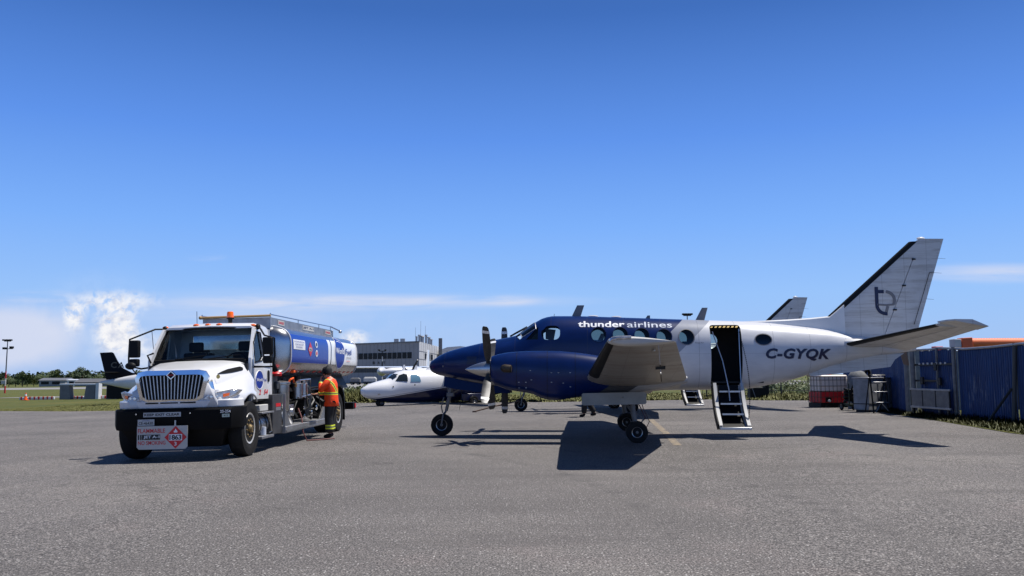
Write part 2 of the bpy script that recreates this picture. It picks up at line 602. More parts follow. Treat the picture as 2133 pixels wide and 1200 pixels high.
# ------------------------------------------------------------------ ground
def ground_mat(kind):
    m = bpy.data.materials.new(kind)
    m.use_nodes = True
    t = NT(m.node_tree)
    b = t.n['Principled BSDF']
    tc = t.node('ShaderNodeTexCoord')
    P = tc.outputs['Object']
    bp = t.node('ShaderNodeBump')
    if kind == 'asphalt':
        big = t.noise(P, 0.22, 5, 0.6)
        mid = t.noise(t.mapping(P, (1, 2.2, 1)), 0.9, 5, 0.65)
        fine = t.noise(P, 62, 2, 0.75)
        fine2 = t.noise(P, 21, 3, 0.7)
        base = t.ramp(big, [(0.30, (0.083, 0.076, 0.072)), (0.52, (0.110, 0.101, 0.096)), (0.72, (0.144, 0.131, 0.122))])
        base = t.mix(t.math('MULTIPLY', t.step(mid, 0.52, 0.72), 0.45), base, (0.086, 0.078, 0.076, 1))
        base = t.mix(t.math('MULTIPLY', t.step(t.noise(t.mapping(P, (1, 1, 1), (9, 4, 0)), 0.5, 4, 0.6), 0.55, 0.75), 0.4), base, (0.150, 0.125, 0.118, 1))
        base = t.mix(1.0, base, t.ramp(fine, [(0.36, (0.20, 0.20, 0.20)), (0.5, (0.92, 0.92, 0.92)), (0.64, (2.5, 2.5, 2.46))]), 'MULTIPLY')
        base = t.mix(0.8, base, t.ramp(fine2, [(0.32, (0.55, 0.55, 0.55)), (0.68, (1.45, 1.45, 1.45))]), 'MULTIPLY')
        vo = t.node('ShaderNodeTexVoronoi')
        vo.inputs['Scale'].default_value = 30
        t.l.new(P, vo.inputs['Vector'])
        stone = t.math('MULTIPLY', t.math('SUBTRACT', 1.0, t.step(vo.outputs['Distance'], 0.16, 0.30)), t.step(t.xyz(vo.outputs['Color'])[0], 0.70, 0.80))
        base = t.mix(t.math('MULTIPLY', stone, 0.85), base, (0.50, 0.48, 0.46, 1))
        smear = t.noise(t.mapping(P, (0.25, 1.4, 1), (3, 7, 0)), 0.8, 5, 0.6)
        base = t.mix(t.math('MULTIPLY', t.step(smear, 0.52, 0.70), 0.45), base, (0.075, 0.068, 0.064, 1))
        oil = t.noise(t.mapping(P, (1, 1, 1), (21, 3, 0)), 1.1, 3, 0.5)
        base = t.mix(t.math('MULTIPLY', t.step(oil, 0.68, 0.76), 0.45), base, (0.05, 0.045, 0.042, 1))
        px_, py_, pz_ = t.xyz(P)
        for cx_, cy_, rr_ in ((9.0, 40.0, 14.0), (9.0, 40.0, 12.1), (-14.0, 8.0, 15.5), (-14.0, 8.0, 17.4)):
            ddx = t.math('SUBTRACT', px_, cx_)
            ddy = t.math('SUBTRACT', py_, cy_)
            q = t.math('SQRT', t.math('ADD', t.math('MULTIPLY', ddx, ddx), t.math('MULTIPLY', ddy, ddy)))
            q = t.math('ABSOLUTE', t.math('SUBTRACT', q, rr_))
            q = t.math('SUBTRACT', 1.0, t.step(q, 0.07, 0.15))
            q = t.math('MULTIPLY', q, t.step(mid, 0.42, 0.62))
            base = t.mix(t.math('MULTIPLY', q, 0.32), base, (0.035, 0.033, 0.032, 1))
        # cracks: edges of large warped cells, only here and there
        wp = t.node('ShaderNodeVectorMath', operation='ADD')
        nz = t.node('ShaderNodeTexNoise')
        nz.inputs['Scale'].default_value = 1.3
        nz.inputs['Detail'].default_value = 6
        t.l.new(P, nz.inputs['Vector'])
        sc_ = t.node('ShaderNodeVectorMath', operation='SCALE')
        sc_.inputs['Scale'].default_value = 1.6
        t.l.new(nz.outputs['Color'], sc_.inputs[0])
        t.l.new(P, wp.inputs[0])
        t.l.new(sc_.outputs[0], wp.inputs[1])
        ve = t.node('ShaderNodeTexVoronoi', feature='DISTANCE_TO_EDGE')
        ve.inputs['Scale'].default_value = 0.11
        t.l.new(wp.outputs[0], ve.inputs['Vector'])
        crack = t.math('SUBTRACT', 1.0, t.step(ve.outputs['Distance'], 0.0012, 0.0045))
        crack = t.math('MULTIPLY', crack, t.step(t.noise(P, 0.35, 3), 0.42, 0.56))
        base = t.mix(t.math('MULTIPLY', crack, 0.40), base, (0.03, 0.028, 0.026, 1))
        t.l.new(base, b.inputs['Base Color'])
        b.inputs['Roughness'].default_value = 0.86
        b.inputs['Specular IOR Level'].default_value = 0.35
        bp.inputs['Strength'].default_value = 0.55
        bp.inputs['Distance'].default_value = 0.012
        t.l.new(t.math('ADD', fine, t.math('MULTIPLY', fine2, 0.8)), bp.inputs['Height'])
    elif kind == 'grass_ground':
        big = t.noise(P, 0.12, 5, 0.6)
        fine = t.noise(t.mapping(P, (1, 1, 1)), 2.5, 6, 0.75)
        base = t.ramp(big, [(0.3, (0.050, 0.064, 0.003)), (0.5, (0.070, 0.078, 0.005)), (0.72, (0.105, 0.095, 0.011))])
        base = t.mix(1.0, base, t.ramp(fine, [(0.3, (0.62, 0.62, 0.6)), (0.7, (1.35, 1.35, 1.25))]), 'MULTIPLY')
        t.l.new(base, b.inputs['Base Color'])
        b.inputs['Roughness'].default_value = 0.95
        bp.inputs['Strength'].default_value = 1.0
        bp.inputs['Distance'].default_value = 0.15
        t.l.new(fine, bp.inputs['Height'])
    else:
        n = t.noise(P, 0.3, 5, 0.6)
        t.l.new(t.ramp(n, [(0.3, (0.17, 0.165, 0.16)), (0.7, (0.24, 0.235, 0.225))]), b.inputs['Base Color'])
        b.inputs['Roughness'].default_value = 0.9
        t.l.new(n, bp.inputs['Height'])
        bp.inputs['Strength'].default_value = 0.1
    t.l.new(bp.outputs[0], b.inputs['Normal'])
    return m


M['asphalt'] = ground_mat('asphalt')
M['grass_ground'] = ground_mat('grass_ground')
M['pavement'] = ground_mat('pale_pavement')


def sheet(name, near, far, x0, x1, lift, material, extra=()):
    """ground sheet between two curves y=near(x), y=far(x), following the fall of the ground"""
    xs = sorted(set([x for x in (-1500, -600, -250, -140, -90, -60, -45, -35, -25, -20, -15, -10, -6, -3, -1, 2, 5, 8, 10, 12, 14, 16, 20, 30, 60, 200, 600, 1500) + tuple(extra) if x0 < x < x1] + [x0, x1]))
    mb = MB()
    rows = 6
    vs = []
    for x in xs:
        a, b = near(x), far(x)
        for k in range(rows + 1):
            vs.append((x, a + (b - a) * k / rows, gz(x) + lift))
    fs = []
    n = rows + 1
    for i in range(len(xs) - 1):
        for k in range(rows):
            fs.append((i * n + k, (i + 1) * n + k, (i + 1) * n + k + 1, i * n + k + 1))
    mb.add(vs, fs)
    return mb.build(name, material, None, 0, kind='structure')


def pl(pts):
    def f(x):
        if x <= pts[0][0]:
            return pts[0][1]
        for (a, b), (c, d) in zip(pts, pts[1:]):
            if x <= c:
                return b + (d - b) * (x - a) / (c - a)
        return pts[-1][1]
    return f


EDGE = pl([(-60, 57), (-31, 51.5), (-22, 47.6), (-9.5, 51), (-1.8, 46.6), (10.8, 46.9), (13.0, 44.5), (30, 41)])     # far edge of the apron
sheet('terrain', lambda x: -40, lambda x: 3000, -1500, 1500, -0.012, 'grass_ground')
sheet('apron', lambda x: -30, EDGE, -120, 60, 0.0, 'asphalt', extra=(-31, -22, -9.5, -1.8, 10.8, 13))
sheet('far_apron', pl([(-60, 150), (-25, 112), (-5, 108), (40, 108)]), lambda x: 262, -70, 60, 0.02, 'pavement')
sheet('taxiway', pl([(-900, 700), (-250, 262), (-70, 190)]), pl([(-900, 760), (-250, 330), (-70, 245)]), -900, -70, 0.02, 'pavement')
sheet('service_road', pl([(-60, 96), (-44, 92), (-24, 84)]), pl([(-60, 97), (-44, 104), (-24, 118)]), -58, -24, 0.02, 'pavement')
sheet('grass_verge', lambda x: 8, pl([(11.2, 19.2), (12.0, 24), (12.8, 29.5), (14.0, 34.0)]), 11.25, 30, 0.012, 'grass_ground', extra=(11.6, 12.4, 12.8, 13.4))

# painted line
mb = MB()
xa = [(4.83, 31.3), (4.5, 28.2), (4.15, 24.9), (3.75, 21.0), (3.36, 17.6)]
vs = []
for x, y in xa:
    vs += [(x - 0.085, y, gz(x) + 0.004), (x + 0.085, y, gz(x + .085) + 0.004)]
mb.add(vs, [(2 * i, 2 * i + 1, 2 * i + 3, 2 * i + 2) for i in range(len(xa) - 1)])
mp = mat('worn_yellow_paint', (0.42, 0.30, 0.11), 0.8)
t = NT(mp.node_tree)
tc = t.node('ShaderNodeTexCoord')
nn = t.noise(tc.outputs['Object'], 9, 6, 0.7)
t.l.new(t.ramp(nn, [(0.42, (0.115, 0.10, 0.09)), (0.56, (0.24, 0.19, 0.125)), (0.8, (0.36, 0.29, 0.18))]), t.n['Principled BSDF'].inputs['Base Color'])
M['line'] = mp
mb.build('painted_line', 'line', None, 0, kind='structure')

# ------------------------------------------------------------------ turboprop
FS = [  # station, top, bottom, half width, squareness
    (0.00, 1.700, 1.660, 0.02, 2.0), (0.03, 1.772, 1.585, 0.10, 2.0), (0.09, 1.825, 1.525, 0.16, 2.0), (0.18, 1.887, 1.478, 0.225, 2.0), (0.42, 2.014, 1.425, 0.34, 2.1),
    (0.77, 2.117, 1.345, 0.45, 2.2), (1.07, 2.185, 1.290, 0.52, 2.25), (1.66, 2.315, 1.195, 0.62, 2.3), (2.00, 2.378, 1.150, 0.66, 2.3),
    (2.15, 2.415, 1.135, 0.675, 2.3), (2.37, 2.570, 1.120, 0.690, 2.2), (2.594, 2.722, 1.108, 0.70, 2.2), (2.83, 2.838, 1.098, 0.715, 2.3), (3.05, 2.872, 1.092, 0.72, 2.35),
    (3.47, 2.868, 1.085, 0.725, 2.4), (4.74, 2.820, 1.080, 0.725, 2.4), (6.11, 2.763, 1.085, 0.725, 2.4), (6.79, 2.735, 1.090, 0.72, 2.4),
    (7.60, 2.700, 1.115, 0.69, 2.4), (8.10, 2.664, 1.204, 0.64, 2.3), (8.72, 2.592, 1.342, 0.555, 2.25), (9.45, 2.490, 1.600, 0.43, 2.2),
    (9.83, 2.405, 1.705, 0.36, 2.15), (10.40, 2.310, 1.822, 0.26, 2.1), (11.00, 2.220, 1.920, 0.15, 2.0), (11.50, 2.13, 1.985, 0.06, 2.0)]
_fx = [f[0] for f in FS]
f_top, f_bot, f_hw, f_n = (pchip(_fx, [f[i] for f in FS]) for i in (1, 2, 3, 4))


def hull_t(s, z):
    """half width of the fuselage skin at station s and height z"""
    zc, hz = (f_top(s) + f_bot(s)) / 2, (f_top(s) - f_bot(s)) / 2
    u = min(abs(z - zc) / hz, 0.9999)
    n = f_n(s)
    return f_hw(s) * (1 - u ** n) ** (1 / n)


def hull_z(s, tt):
    zc, hz = (f_top(s) + f_bot(s)) / 2, (f_top(s) - f_bot(s)) / 2
    n = f_n(s)
    return zc + hz * (1 - min(abs(tt) / f_hw(s), 0.9999) ** n) ** (1 / n)


def hull_rings(off=0.0, n=56, s0=None, s1=None):
    ss = sorted(set([0.0, 0.008, 0.03, 0.06, 0.09, 0.13, 0.18] + [0.25 + 0.125 * i for i in range(91)]))
    if s0 is not None:
        ss = [s for s in ss if s0 < s < s1]
        ss = [s0] + ss + [s1]
    rings = []
    for s in ss:
        zc, hz, hw, e = (f_top(s) + f_bot(s)) / 2, (f_top(s) - f_bot(s)) / 2 - off, f_hw(s) - off, f_n(s)
        rg = []
        for k in range(n):
            th = 2 * math.pi * (k + 0.5) / n
            c, q = math.cos(th), math.sin(th)
            rg.append((s, math.copysign(abs(c) ** (2 / e), c) * hw, zc + math.copysign(abs(q) ** (2 / e), q) * hz))
        rings.append(rg)
    return rings


def paint_fuselage():
    m = bpy.data.materials.new('airliner_paint')
    m.use_nodes = True
    t = NT(m.node_tree)
    b = t.n['Principled BSDF']
    tc = t.node('ShaderNodeTexCoord')
    x, y, z = t.xyz(tc.outputs['Object'])
    l1 = t.math('SUBTRACT', x, t.math('ADD', t.math('MULTIPLY', z, 1.05), 6.071 - 1.05 * 2.722))
    l2 = t.math('SUBTRACT', x, t.math('ADD', t.math('MULTIPLY', z, 1.02), 6.70 - 1.02 * 2.694))
    dirt = t.noise(t.mapping(tc.outputs['Object'], (0.8, 2, 2)), 2.5, 6, 0.65)
    blue = t.ramp(dirt, [(0.3, (0.0009, 0.0112, 0.068)), (0.7, (0.0015, 0.0160, 0.096))])
    wht = t.ramp(dirt, [(0.3, (0.52, 0.52, 0.54)), (0.7, (0.62, 0.62, 0.63))])
    c = t.mix(t.step(l1, -0.004, 0.004), blue, (0.27, 0.285, 0.33, 1))
    c = t.mix(t.step(l2, -0.004, 0.004), c, wht)
    # panel joints and grime under the belly
    jo = t.math('ABSOLUTE', t.math('SUBTRACT', t.math('FRACT', t.math('MULTIPLY', x, 1.17)), 0.5))
    jl = t.math('MULTIPLY', t.math('SUBTRACT', 1.0, t.step(jo, 0.003, 0.009)), 0.42)
    jz = t.math('SUBTRACT', 1.0, t.step(t.math('ABSOLUTE', t.math('SUBTRACT', z, 1.93)), 0.003, 0.007))
    jl = t.math('MAXIMUM', jl, t.math('MULTIPLY', t.math('MULTIPLY', jz, t.step(x, 3.0, 3.1)), 0.22))
    c = t.mix(jl, c, (0.05, 0.05, 0.06, 1))
    c = t.mix(t.math('MULTIPLY', t.math('SUBTRACT', 1.0, t.step(z, 1.08, 1.32)), t.math('MULTIPLY', dirt, 0.55)), c, (0.10, 0.085, 0.07, 1))
    t.l.new(c, b.inputs['Base Color'])
    b.inputs['Roughness'].default_value = 0.30
    b.inputs['Specular IOR Level'].default_value = 0.30
    b.inputs['Coat Weight'].default_value = 0.10
    b.inputs['Coat Roughness'].default_value = 0.12
    bp = t.node('ShaderNodeBump')
    bp.inputs['Strength'].default_value = 0.12
    bp.inputs['Distance'].default_value = 0.02
    t.l.new(t.noise(t.mapping(tc.outputs['Object'], (1.2, 1, 1)), 2.2, 2, 0.5), bp.inputs['Height'])
    t.l.new(bp.outputs[0], b.inputs['Normal'])
    return m


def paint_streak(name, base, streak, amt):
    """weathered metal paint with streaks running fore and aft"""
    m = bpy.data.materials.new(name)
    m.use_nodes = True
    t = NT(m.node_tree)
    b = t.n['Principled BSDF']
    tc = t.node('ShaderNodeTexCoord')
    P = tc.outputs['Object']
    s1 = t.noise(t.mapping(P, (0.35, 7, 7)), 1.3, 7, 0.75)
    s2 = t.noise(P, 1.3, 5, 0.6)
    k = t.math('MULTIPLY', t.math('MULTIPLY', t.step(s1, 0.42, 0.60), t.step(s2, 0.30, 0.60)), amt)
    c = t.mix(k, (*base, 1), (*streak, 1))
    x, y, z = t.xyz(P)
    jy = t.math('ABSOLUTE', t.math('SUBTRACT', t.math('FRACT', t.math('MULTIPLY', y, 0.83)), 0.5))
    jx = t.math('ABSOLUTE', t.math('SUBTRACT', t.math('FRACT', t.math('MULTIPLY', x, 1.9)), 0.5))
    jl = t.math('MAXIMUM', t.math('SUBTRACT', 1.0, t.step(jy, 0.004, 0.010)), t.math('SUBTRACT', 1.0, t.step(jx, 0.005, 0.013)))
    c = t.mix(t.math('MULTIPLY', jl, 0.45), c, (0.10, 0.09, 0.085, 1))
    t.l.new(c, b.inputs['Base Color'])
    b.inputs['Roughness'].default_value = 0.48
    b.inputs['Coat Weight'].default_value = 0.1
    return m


M['fuselage'] = paint_fuselage()
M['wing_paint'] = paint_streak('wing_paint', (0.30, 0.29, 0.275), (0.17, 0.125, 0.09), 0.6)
M['tail_paint'] = paint_streak('tail_paint', (0.54, 0.54, 0.545), (0.33, 0.31, 0.295), 0.7)
def paint_nacelle():
    m = bpy.data.materials.new('nacelle_paint')
    m.use_nodes = True
    t = NT(m.node_tree)
    b = t.n['Principled BSDF']
    tc = t.node('ShaderNodeTexCoord')
    x, y, z = t.xyz(tc.outputs['Object'])
    d = t.math('SUBTRACT', x, t.math('ADD', t.math('MULTIPLY', z, 1.5), 4.1 - 1.5 * 1.1))
    n = t.noise(tc.outputs['Object'], 3.0, 5, 0.6)
    c = t.ramp(n, [(0.3, (0.0009, 0.0112, 0.068)), (0.7, (0.0015, 0.0160, 0.096))])
    low = t.math('SUBTRACT', 1.0, t.step(z, 1.44, 1.50))
    c = t.mix(t.math('MULTIPLY', t.step(d, -0.005, 0.005), low), c, (0.07, 0.07, 0.075, 1))
    c = t.mix(t.math('MULTIPLY', t.step(d, 0.60, 0.61), low), c, (0.30, 0.30, 0.31, 1))
    soot = t.noise(t.mapping(tc.outputs['Object'], (0.6, 5, 5)), 2.0, 5, 0.7)
    c = t.mix(t.math('MULTIPLY', t.step(soot, 0.5, 0.75), 0.35), c, (0.012, 0.011, 0.012, 1))
    t.l.new(c, b.inputs['Base Color'])
    b.inputs['Roughness'].default_value = 0.30
    b.inputs['Specular IOR Level'].default_value = 0.30
    b.inputs['Coat Weight'].default_value = 0.10
    return m


M['nacelle'] = paint_nacelle()
M['gear_door'] = mat('gear_door_paint', (0.30, 0.28, 0.245), 0.5, var=0.2, vscale=2.5)
M['plane_blue'] = mat('plane_blue', (0.0010, 0.0112, 0.066), 0.34, spec=0.28, coat=0.06, var=0.2, vscale=2.5, bump=0.06, bscale=2.5)
M['blade'] = mat('blade_metal', (0.05, 0.05, 0.053), 0.42, 0.3, var=0.4, vscale=7)
M['blade_back'] = mat('blade_bare', (0.32, 0.32, 0.34), 0.45, 0.6, var=0.2, vscale=7)


def foil_ring(le, te, thick, f0=0.0, f1=1.0, vert=False, n=9):
    """closed airfoil outline between chord fractions f0..f1. le/te = (x, y, z)"""
    le, te = Vector(le), Vector(te)
    ch = te - le
    nv = Vector((0, 1, 0)) if vert else Vector((0, 0, 1))
    fs = [f0 + (f1 - f0) * (1 - math.cos(math.pi * i / (n - 1))) / 2 for i in range(n)]

    def half(f):
        f = min(max(f, 0.0), 1.0)
        return thick * 5 * (0.2969 * math.sqrt(f) - 0.126 * f - 0.3516 * f * f + 0.2843 * f ** 3 - 0.1036 * f ** 4)
    up = [le + ch * f + nv * (half(f) + 0.0015) for f in fs]
    dn = [le + ch * f - nv * (half(f) + 0.0015) for f in reversed(fs)]
    return up + dn


def patch(poly, off, side=-1, rings=4, mb=None, mi=0):
    """sheet lying on the fuselage skin inside a side-view outline (s, z)"""
    mb = mb or MB()
    cx, cz = sum(p[0] for p in poly) / len(poly), sum(p[1] for p in poly) / len(poly)

    def P(s, z):
        return (s, side * (hull_t(s, z) + off), z)
    vs = [P(cx, cz)]
    n = len(poly)
    for r in range(1, rings + 1):
        for s, z in poly:
            k = r / rings
            vs.append(P(cx + (s - cx) * k, cz + (z - cz) * k))
    fs = [(0, 1 + i, 1 + (i + 1) % n) for i in range(n)]
    for r in range(rings - 1):
        for i in range(n):
            a, b = 1 + r * n + i, 1 + r * n + (i + 1) % n
            fs.append((a, a + n, b + n, b))
    return mb.add(vs, fs, mi)


def band(poly, wdt, off, side=-1, th=0.006, mb=None, mi=0):
    """raised rim round a side-view outline"""
    mb = mb or MB()
    cx, cz = sum(p[0] for p in poly) / len(poly), sum(p[1] for p in poly) / len(poly)
    n = len(poly)
    vs = []
    for k, o in ((0, off), (0, off + th), (1, off + th), (1, off)):
        for s, z in poly:
            d = math.hypot(s - cx, z - cz)
            q = 1 + k * wdt / d
            ss, zz = cx + (s - cx) * q, cz + (z - cz) * q
            vs.append((ss, side * (hull_t(ss, zz) + o), zz))
    fs = []
    for r in range(4):
        for i in range(n):
            a, b = r * n + i, r * n + (i + 1) % n
            c, d = ((r + 1) % 4) * n + (i + 1) % n, ((r + 1) % 4) * n + i
            fs.append((a, b, c, d))
    return mb.add(vs, fs, mi)


def apply_bool(me_a, cutters, op='DIFFERENCE'):
    a = bpy.data.objects.new('cut', me_a)
    COL.objects.link(a)
    tmp = []
    for cme in cutters:
        b = bpy.data.objects.new('cutter', cme)
        COL.objects.link(b)
        tmp.append(b)
        m = a.modifiers.new('b', 'BOOLEAN')
        m.operation = op
        m.object = b
        m.solver = 'EXACT'
    dg = bpy.context.evaluated_depsgraph_get()
    out = bpy.data.meshes.new_from_object(a.evaluated_get(dg))
    for o in [a] + tmp:
        me = o.data
        bpy.data.objects.remove(o)
        bpy.data.meshes.remove(me)
    return out


WIN_S = [4.107, 4.608, 5.107, 5.615, 6.132]
WIN = [arc(s, z, 0.172, 0.176, 20) for s, z in zip(WIN_S, (2.388, 2.384, 2.358, 2.332, 2.318))]
AFT_WIN = arc(7.885, 2.249, 0.188, 0.125, 20)
DOOR_WIN = arc(6.87, 2.26, 0.172, 0.176, 20)
SIDE_WIN = rrect(2.765, 3.205, 2.275, 2.612, 0.13, 4)
SIDE_WIN = [(s - 0.0 + (0.06 if (z > 2.5 and s < 2.9) else 0), z) for s, z in SIDE_WIN]
TRI_WIN = [(2.40, 2.285), (2.685, 2.285), (2.69, 2.585), (2.655, 2.565)]
DOOR = rrect(6.676, 7.385, 1.20, 2.60, 0.07, 3)
GREY_Z = 2.0


def make_turboprop():
    root = thing('turboprop_airplane', 'dark blue and white twin turboprop with its rear airstair door open', 'airplane', (-2.0237, 20.8885, 0.0), (0, 0, -0.0775))
    # ---- fuselage shell with real openings
    ob = MB()
    ob.loft(hull_rings())
    outer = ob.mesh('outer', 'fuselage', 0)
    ib = MB()
    ib.loft(hull_rings(0.045, 40, 1.9, 9.0))
    inner = ib.mesh('inner', 'fuselage', 0)
    cut = MB()
    ff = lambda p, a: (p[0], a, p[1])
    for wpoly in WIN:
        cut.prism(wpoly, -1.2, 1.2, ff)
    cut.prism(DOOR_WIN, 0.2, 1.2, ff)
    cut.prism(AFT_WIN, -1.2, -0.2, ff)
    cut.prism(SIDE_WIN, -1.2, 1.2, ff)
    cut.prism(TRI_WIN, 0.30, 1.2, ff)
    cut.prism(TRI_WIN, -1.2, -0.30, ff)
    cut.prism(DOOR, -1.3, -0.25, ff)
    wsx = [(-1, -0.035), (0.035, 1)]
    for a, b in wsx:        # two windscreen panes either side of a post
        sgn = -1 if a < 0 else 1
        A, B = 0.035 * sgn, 0.47 * sgn
        bot = [(2.165, A, 2.30), (2.615, A, 2.30), (2.665, B, 2.30), (2.30, B, 2.30)]
        top = [(x, y, 3.0) for x, y, z in bot]
        # slab whose sides follow the pane edges
        lo = [(2.185, A, 2.30), (2.57, A, 2.62), (2.62, B, 2.56), (2.30, B, 2.18)]
        hi = [(2.185 - 0.25, A, 2.30 + 0.35), (2.57 - 0.25, A, 2.62 + 0.35), (2.62 - 0.25, B * 1.25, 2.56 + 0.35), (2.30 - 0.25, B * 1.25, 2.18 + 0.35)]
        cut.hexa(lo + hi)
    cme = cut.mesh('cut', 'fuselage', 0)
    me = apply_bool(outer, [inner, cme])
    me.materials.clear()
    for k in ('fuselage', 'dark_int'):
        me.materials.append(M[k])
    for p in me.polygons:
        s, y, z = p.center
        ins = False
        if 1.85 < s < 9.05:
            zc, hz, hw, e = (f_top(s) + f_bot(s)) / 2, (f_top(s) - f_bot(s)) / 2, f_hw(s), f_n(s)
            q = (abs(y) / hw) ** e + (abs(z - zc) / hz) ** e
            ins = q < 0.955
        p.material_index = 1 if ins else 0
        p.use_smooth = True
    me.set_sharp_from_angle(angle=R(32))
    me.name = 'fuselage'
    fus = link('fuselage', me, root)
    # ---- glazing
    def pane(name, poly, side, gm='glass', rim=None, label=None):
        o = patch(poly, -0.012, side).build(name, gm, root, 60)
        if rim:
            band(poly, 0.02, 0.001, side).build('window_frame', rim, o, 0)
        return o
    for wpoly in WIN:
        pane('cabin_window', wpoly, -1, rim='plane_blue' if wpoly is not WIN[-1] else 'grey_decal')
        pane('cabin_window', wpoly, 1)
    pane('cabin_window', DOOR_WIN, 1)
    pane('cabin_window', AFT_WIN, -1, rim='grey_decal')
    for sd in (-1, 1):
        pane('cockpit_window', SIDE_WIN, sd, 'glass_clear')
        pane('cockpit_window', TRI_WIN, sd, 'glass_dark')
        # windscreen pane follows the skin in plan
        mb = MB()
        n = 6
        vs = []
        for i in range(n + 1):
            for j in range(n + 1):
                a, b = i / n, j / n
                s = (2.185 + (2.57 - 2.185) * b) * (1 - a) + (2.30 + (2.63 - 2.30) * b) * a
                tt = 0.03 + (0.52 - 0.03) * a
                vs.append((s, sd * tt, hull_z(s, tt) - 0.012))
        fs = [(i * (n + 1) + j, (i + 1) * (n + 1) + j, (i + 1) * (n + 1) + j + 1, i * (n + 1) + j + 1) for i in range(n) for j in range(n)]
        mb.add(vs, fs)
        o = mb.build('windscreen', 'glass', root, 60)
        # frame strip round the pane
        fr = MB()
        edge = [(0, j / n) for j in range(n + 1)] + [(i / n, 1) for i in range(1, n + 1)] + [(1, 1 - j / n) for j in range(1, n + 1)] + [(1 - i / n, 0) for i in range(1, n)]
        pts = []
        for a, b in edge:
            s = (2.185 + (2.57 - 2.185) * b) * (1 - a) + (2.30 + (2.63 - 2.30) * b) * a
            tt = 0.03 + (0.50 - 0.03) * a
            pts.append((s, sd * tt, hull_z(s, tt) + 0.004))
        fr.tube(pts + [pts[0]], 0.011, 6)
        fr.build('windscreen_frame', 'alu_dull', o)
        wp = MB()
        s0 = (1.98, sd * 0.10, hull_z(1.98, 0.10) + 0.02)
        wp.tube([s0, (2.12, sd * 0.14, hull_z(2.12, 0.14) + 0.07), (2.40, sd * 0.16, hull_z(2.40, .16) + 0.04)], 0.012, 6)
        wp.build('wiper', 'black', root)
    # sunshade boards standing in the pilot window
    mb = MB()
    mb.hexa([(2.86, -0.50, 2.30), (3.05, -0.50, 2.26), (3.05, -0.48, 2.26), (2.86, -0.48, 2.30), (2.86, -0.42, 2.55), (3.10, -0.42, 2.52), (3.10, -0.40, 2.52), (2.86, -0.40, 2.55)])
    mb.build('sunshade', 'mid_int', root)
    # cabin furniture
    mb = MB()
    mb.box(2.0, 7.9, -0.42, 0.42, 1.25, 1.29)
    mb.build('cabin_floor', 'dark_int', root)
    mb = MB()
    mb.box(7.5, 7.54, -0.50, 0.50, 1.35, 2.5)
    mb.build('bulkhead', 'dark_int', root)
    mb = MB()
    mb.box(2.15, 2.45, -0.50, 0.50, 1.6, 2.2)
    mb.build('instrument_panel', 'dark_int', root)
    for s in (2.95, 4.3, 5.1, 5.9):
        for y in (-0.33, 0.33):
            mb = MB()
            mb.box(s - 0.22, s + 0.22, y - 0.2, y + 0.2, 1.30, 1.72)
            mb.box(s + 0.14, s + 0.27, y - 0.2, y + 0.2, 1.72, 2.22)
            mb.build('cabin_seat', 'mid_int', root, bevel=0.03)
    # ---- door frame stripe and airstair
    mb = MB()
    for k in range(7):
        s = 6.70 + k * 0.095
        mb.hexa([(s, -0.50, 2.535), (s + .05, -0.50, 2.535), (s + .05, -0.49, 2.535), (s, -0.49, 2.535), (s + .03, -0.46, 2.575), (s + .08, -0.46, 2.575), (s + .08, -0.45, 2.575), (s + .03, -0.45, 2.575)])
    mb.build('warning_stripes', mat('warning_yellow', (0.45, 0.28, 0.03), 0.6), root, 0)
    hinge = (-0.655, 1.19)
    foot = (-1.42, 0.27)
    air = MB()
    # curved door shell: profile in (y, z), bulging away from the steps
    prof = []
    for k in range(9):
        a = k / 8
        y = hinge[0] + (foot[0] - hinge[0]) * a
        z = hinge[1] + (foot[1] - hinge[1]) * a
        sag = math.sin(math.pi * a) * 0.14
        prof.append((y + 0.77 * sag, z - 0.64 * sag))
    for side in (0,):
        rings = []
        for (y, z) in prof:
            rings.append([(6.69, y, z), (7.375, y, z), (7.375, y + 0.03, z - 0.028), (6.69, y + 0.03, z - 0.028)])
        air.loft(rings)
    dr = air.build('airstair_door', 'white', root, 40)
    for s0, s1 in ((6.69, 6.765), (7.30, 7.375)):
        mb = MB()
        rings = []
        for k, (y, z) in enumerate(prof):
            h = 0.11 + 0.05 * math.sin(math.pi * k / 8)
            rings.append([(s0, y - 0.01, z + 0.008), (s1, y - 0.01, z + 0.008), (s1, y - h * 0.77, z + h * 0.64), (s0, y - h * 0.77, z + h * 0.64)])
        mb.loft(rings)
        mb.build('stair_stringer', 'white_dull', dr, 30)
    mb = MB()
    rings = [[(6.662, y + 0.04, z - 0.03), (6.687, y + 0.04, z - 0.03), (6.687, y - 0.13, z + 0.10), (6.662, y - 0.13, z + 0.10)] for y, z in prof]
    mb.loft(rings)
    mb.build('door_seal', 'black', dr)
    mb = MB()
    for k in range(8):
        (y0, z0), (y1, z1) = prof[k], prof[k + 1]
        mb.hexa([(6.80, y0 - .02, z0 + .012), (7.265, y0 - .02, z0 + .012), (7.265, y1 - .02, z1 + .012), (6.80, y1 - .02, z1 + .012), (6.80, y0 - .03, z0 + .022), (7.265, y0 - .03, z0 + .022), (7.265, y1 - .03, z1 + .022), (6.80, y1 - .03, z1 + .022)])
    mb.build('step_well', 'black', dr)
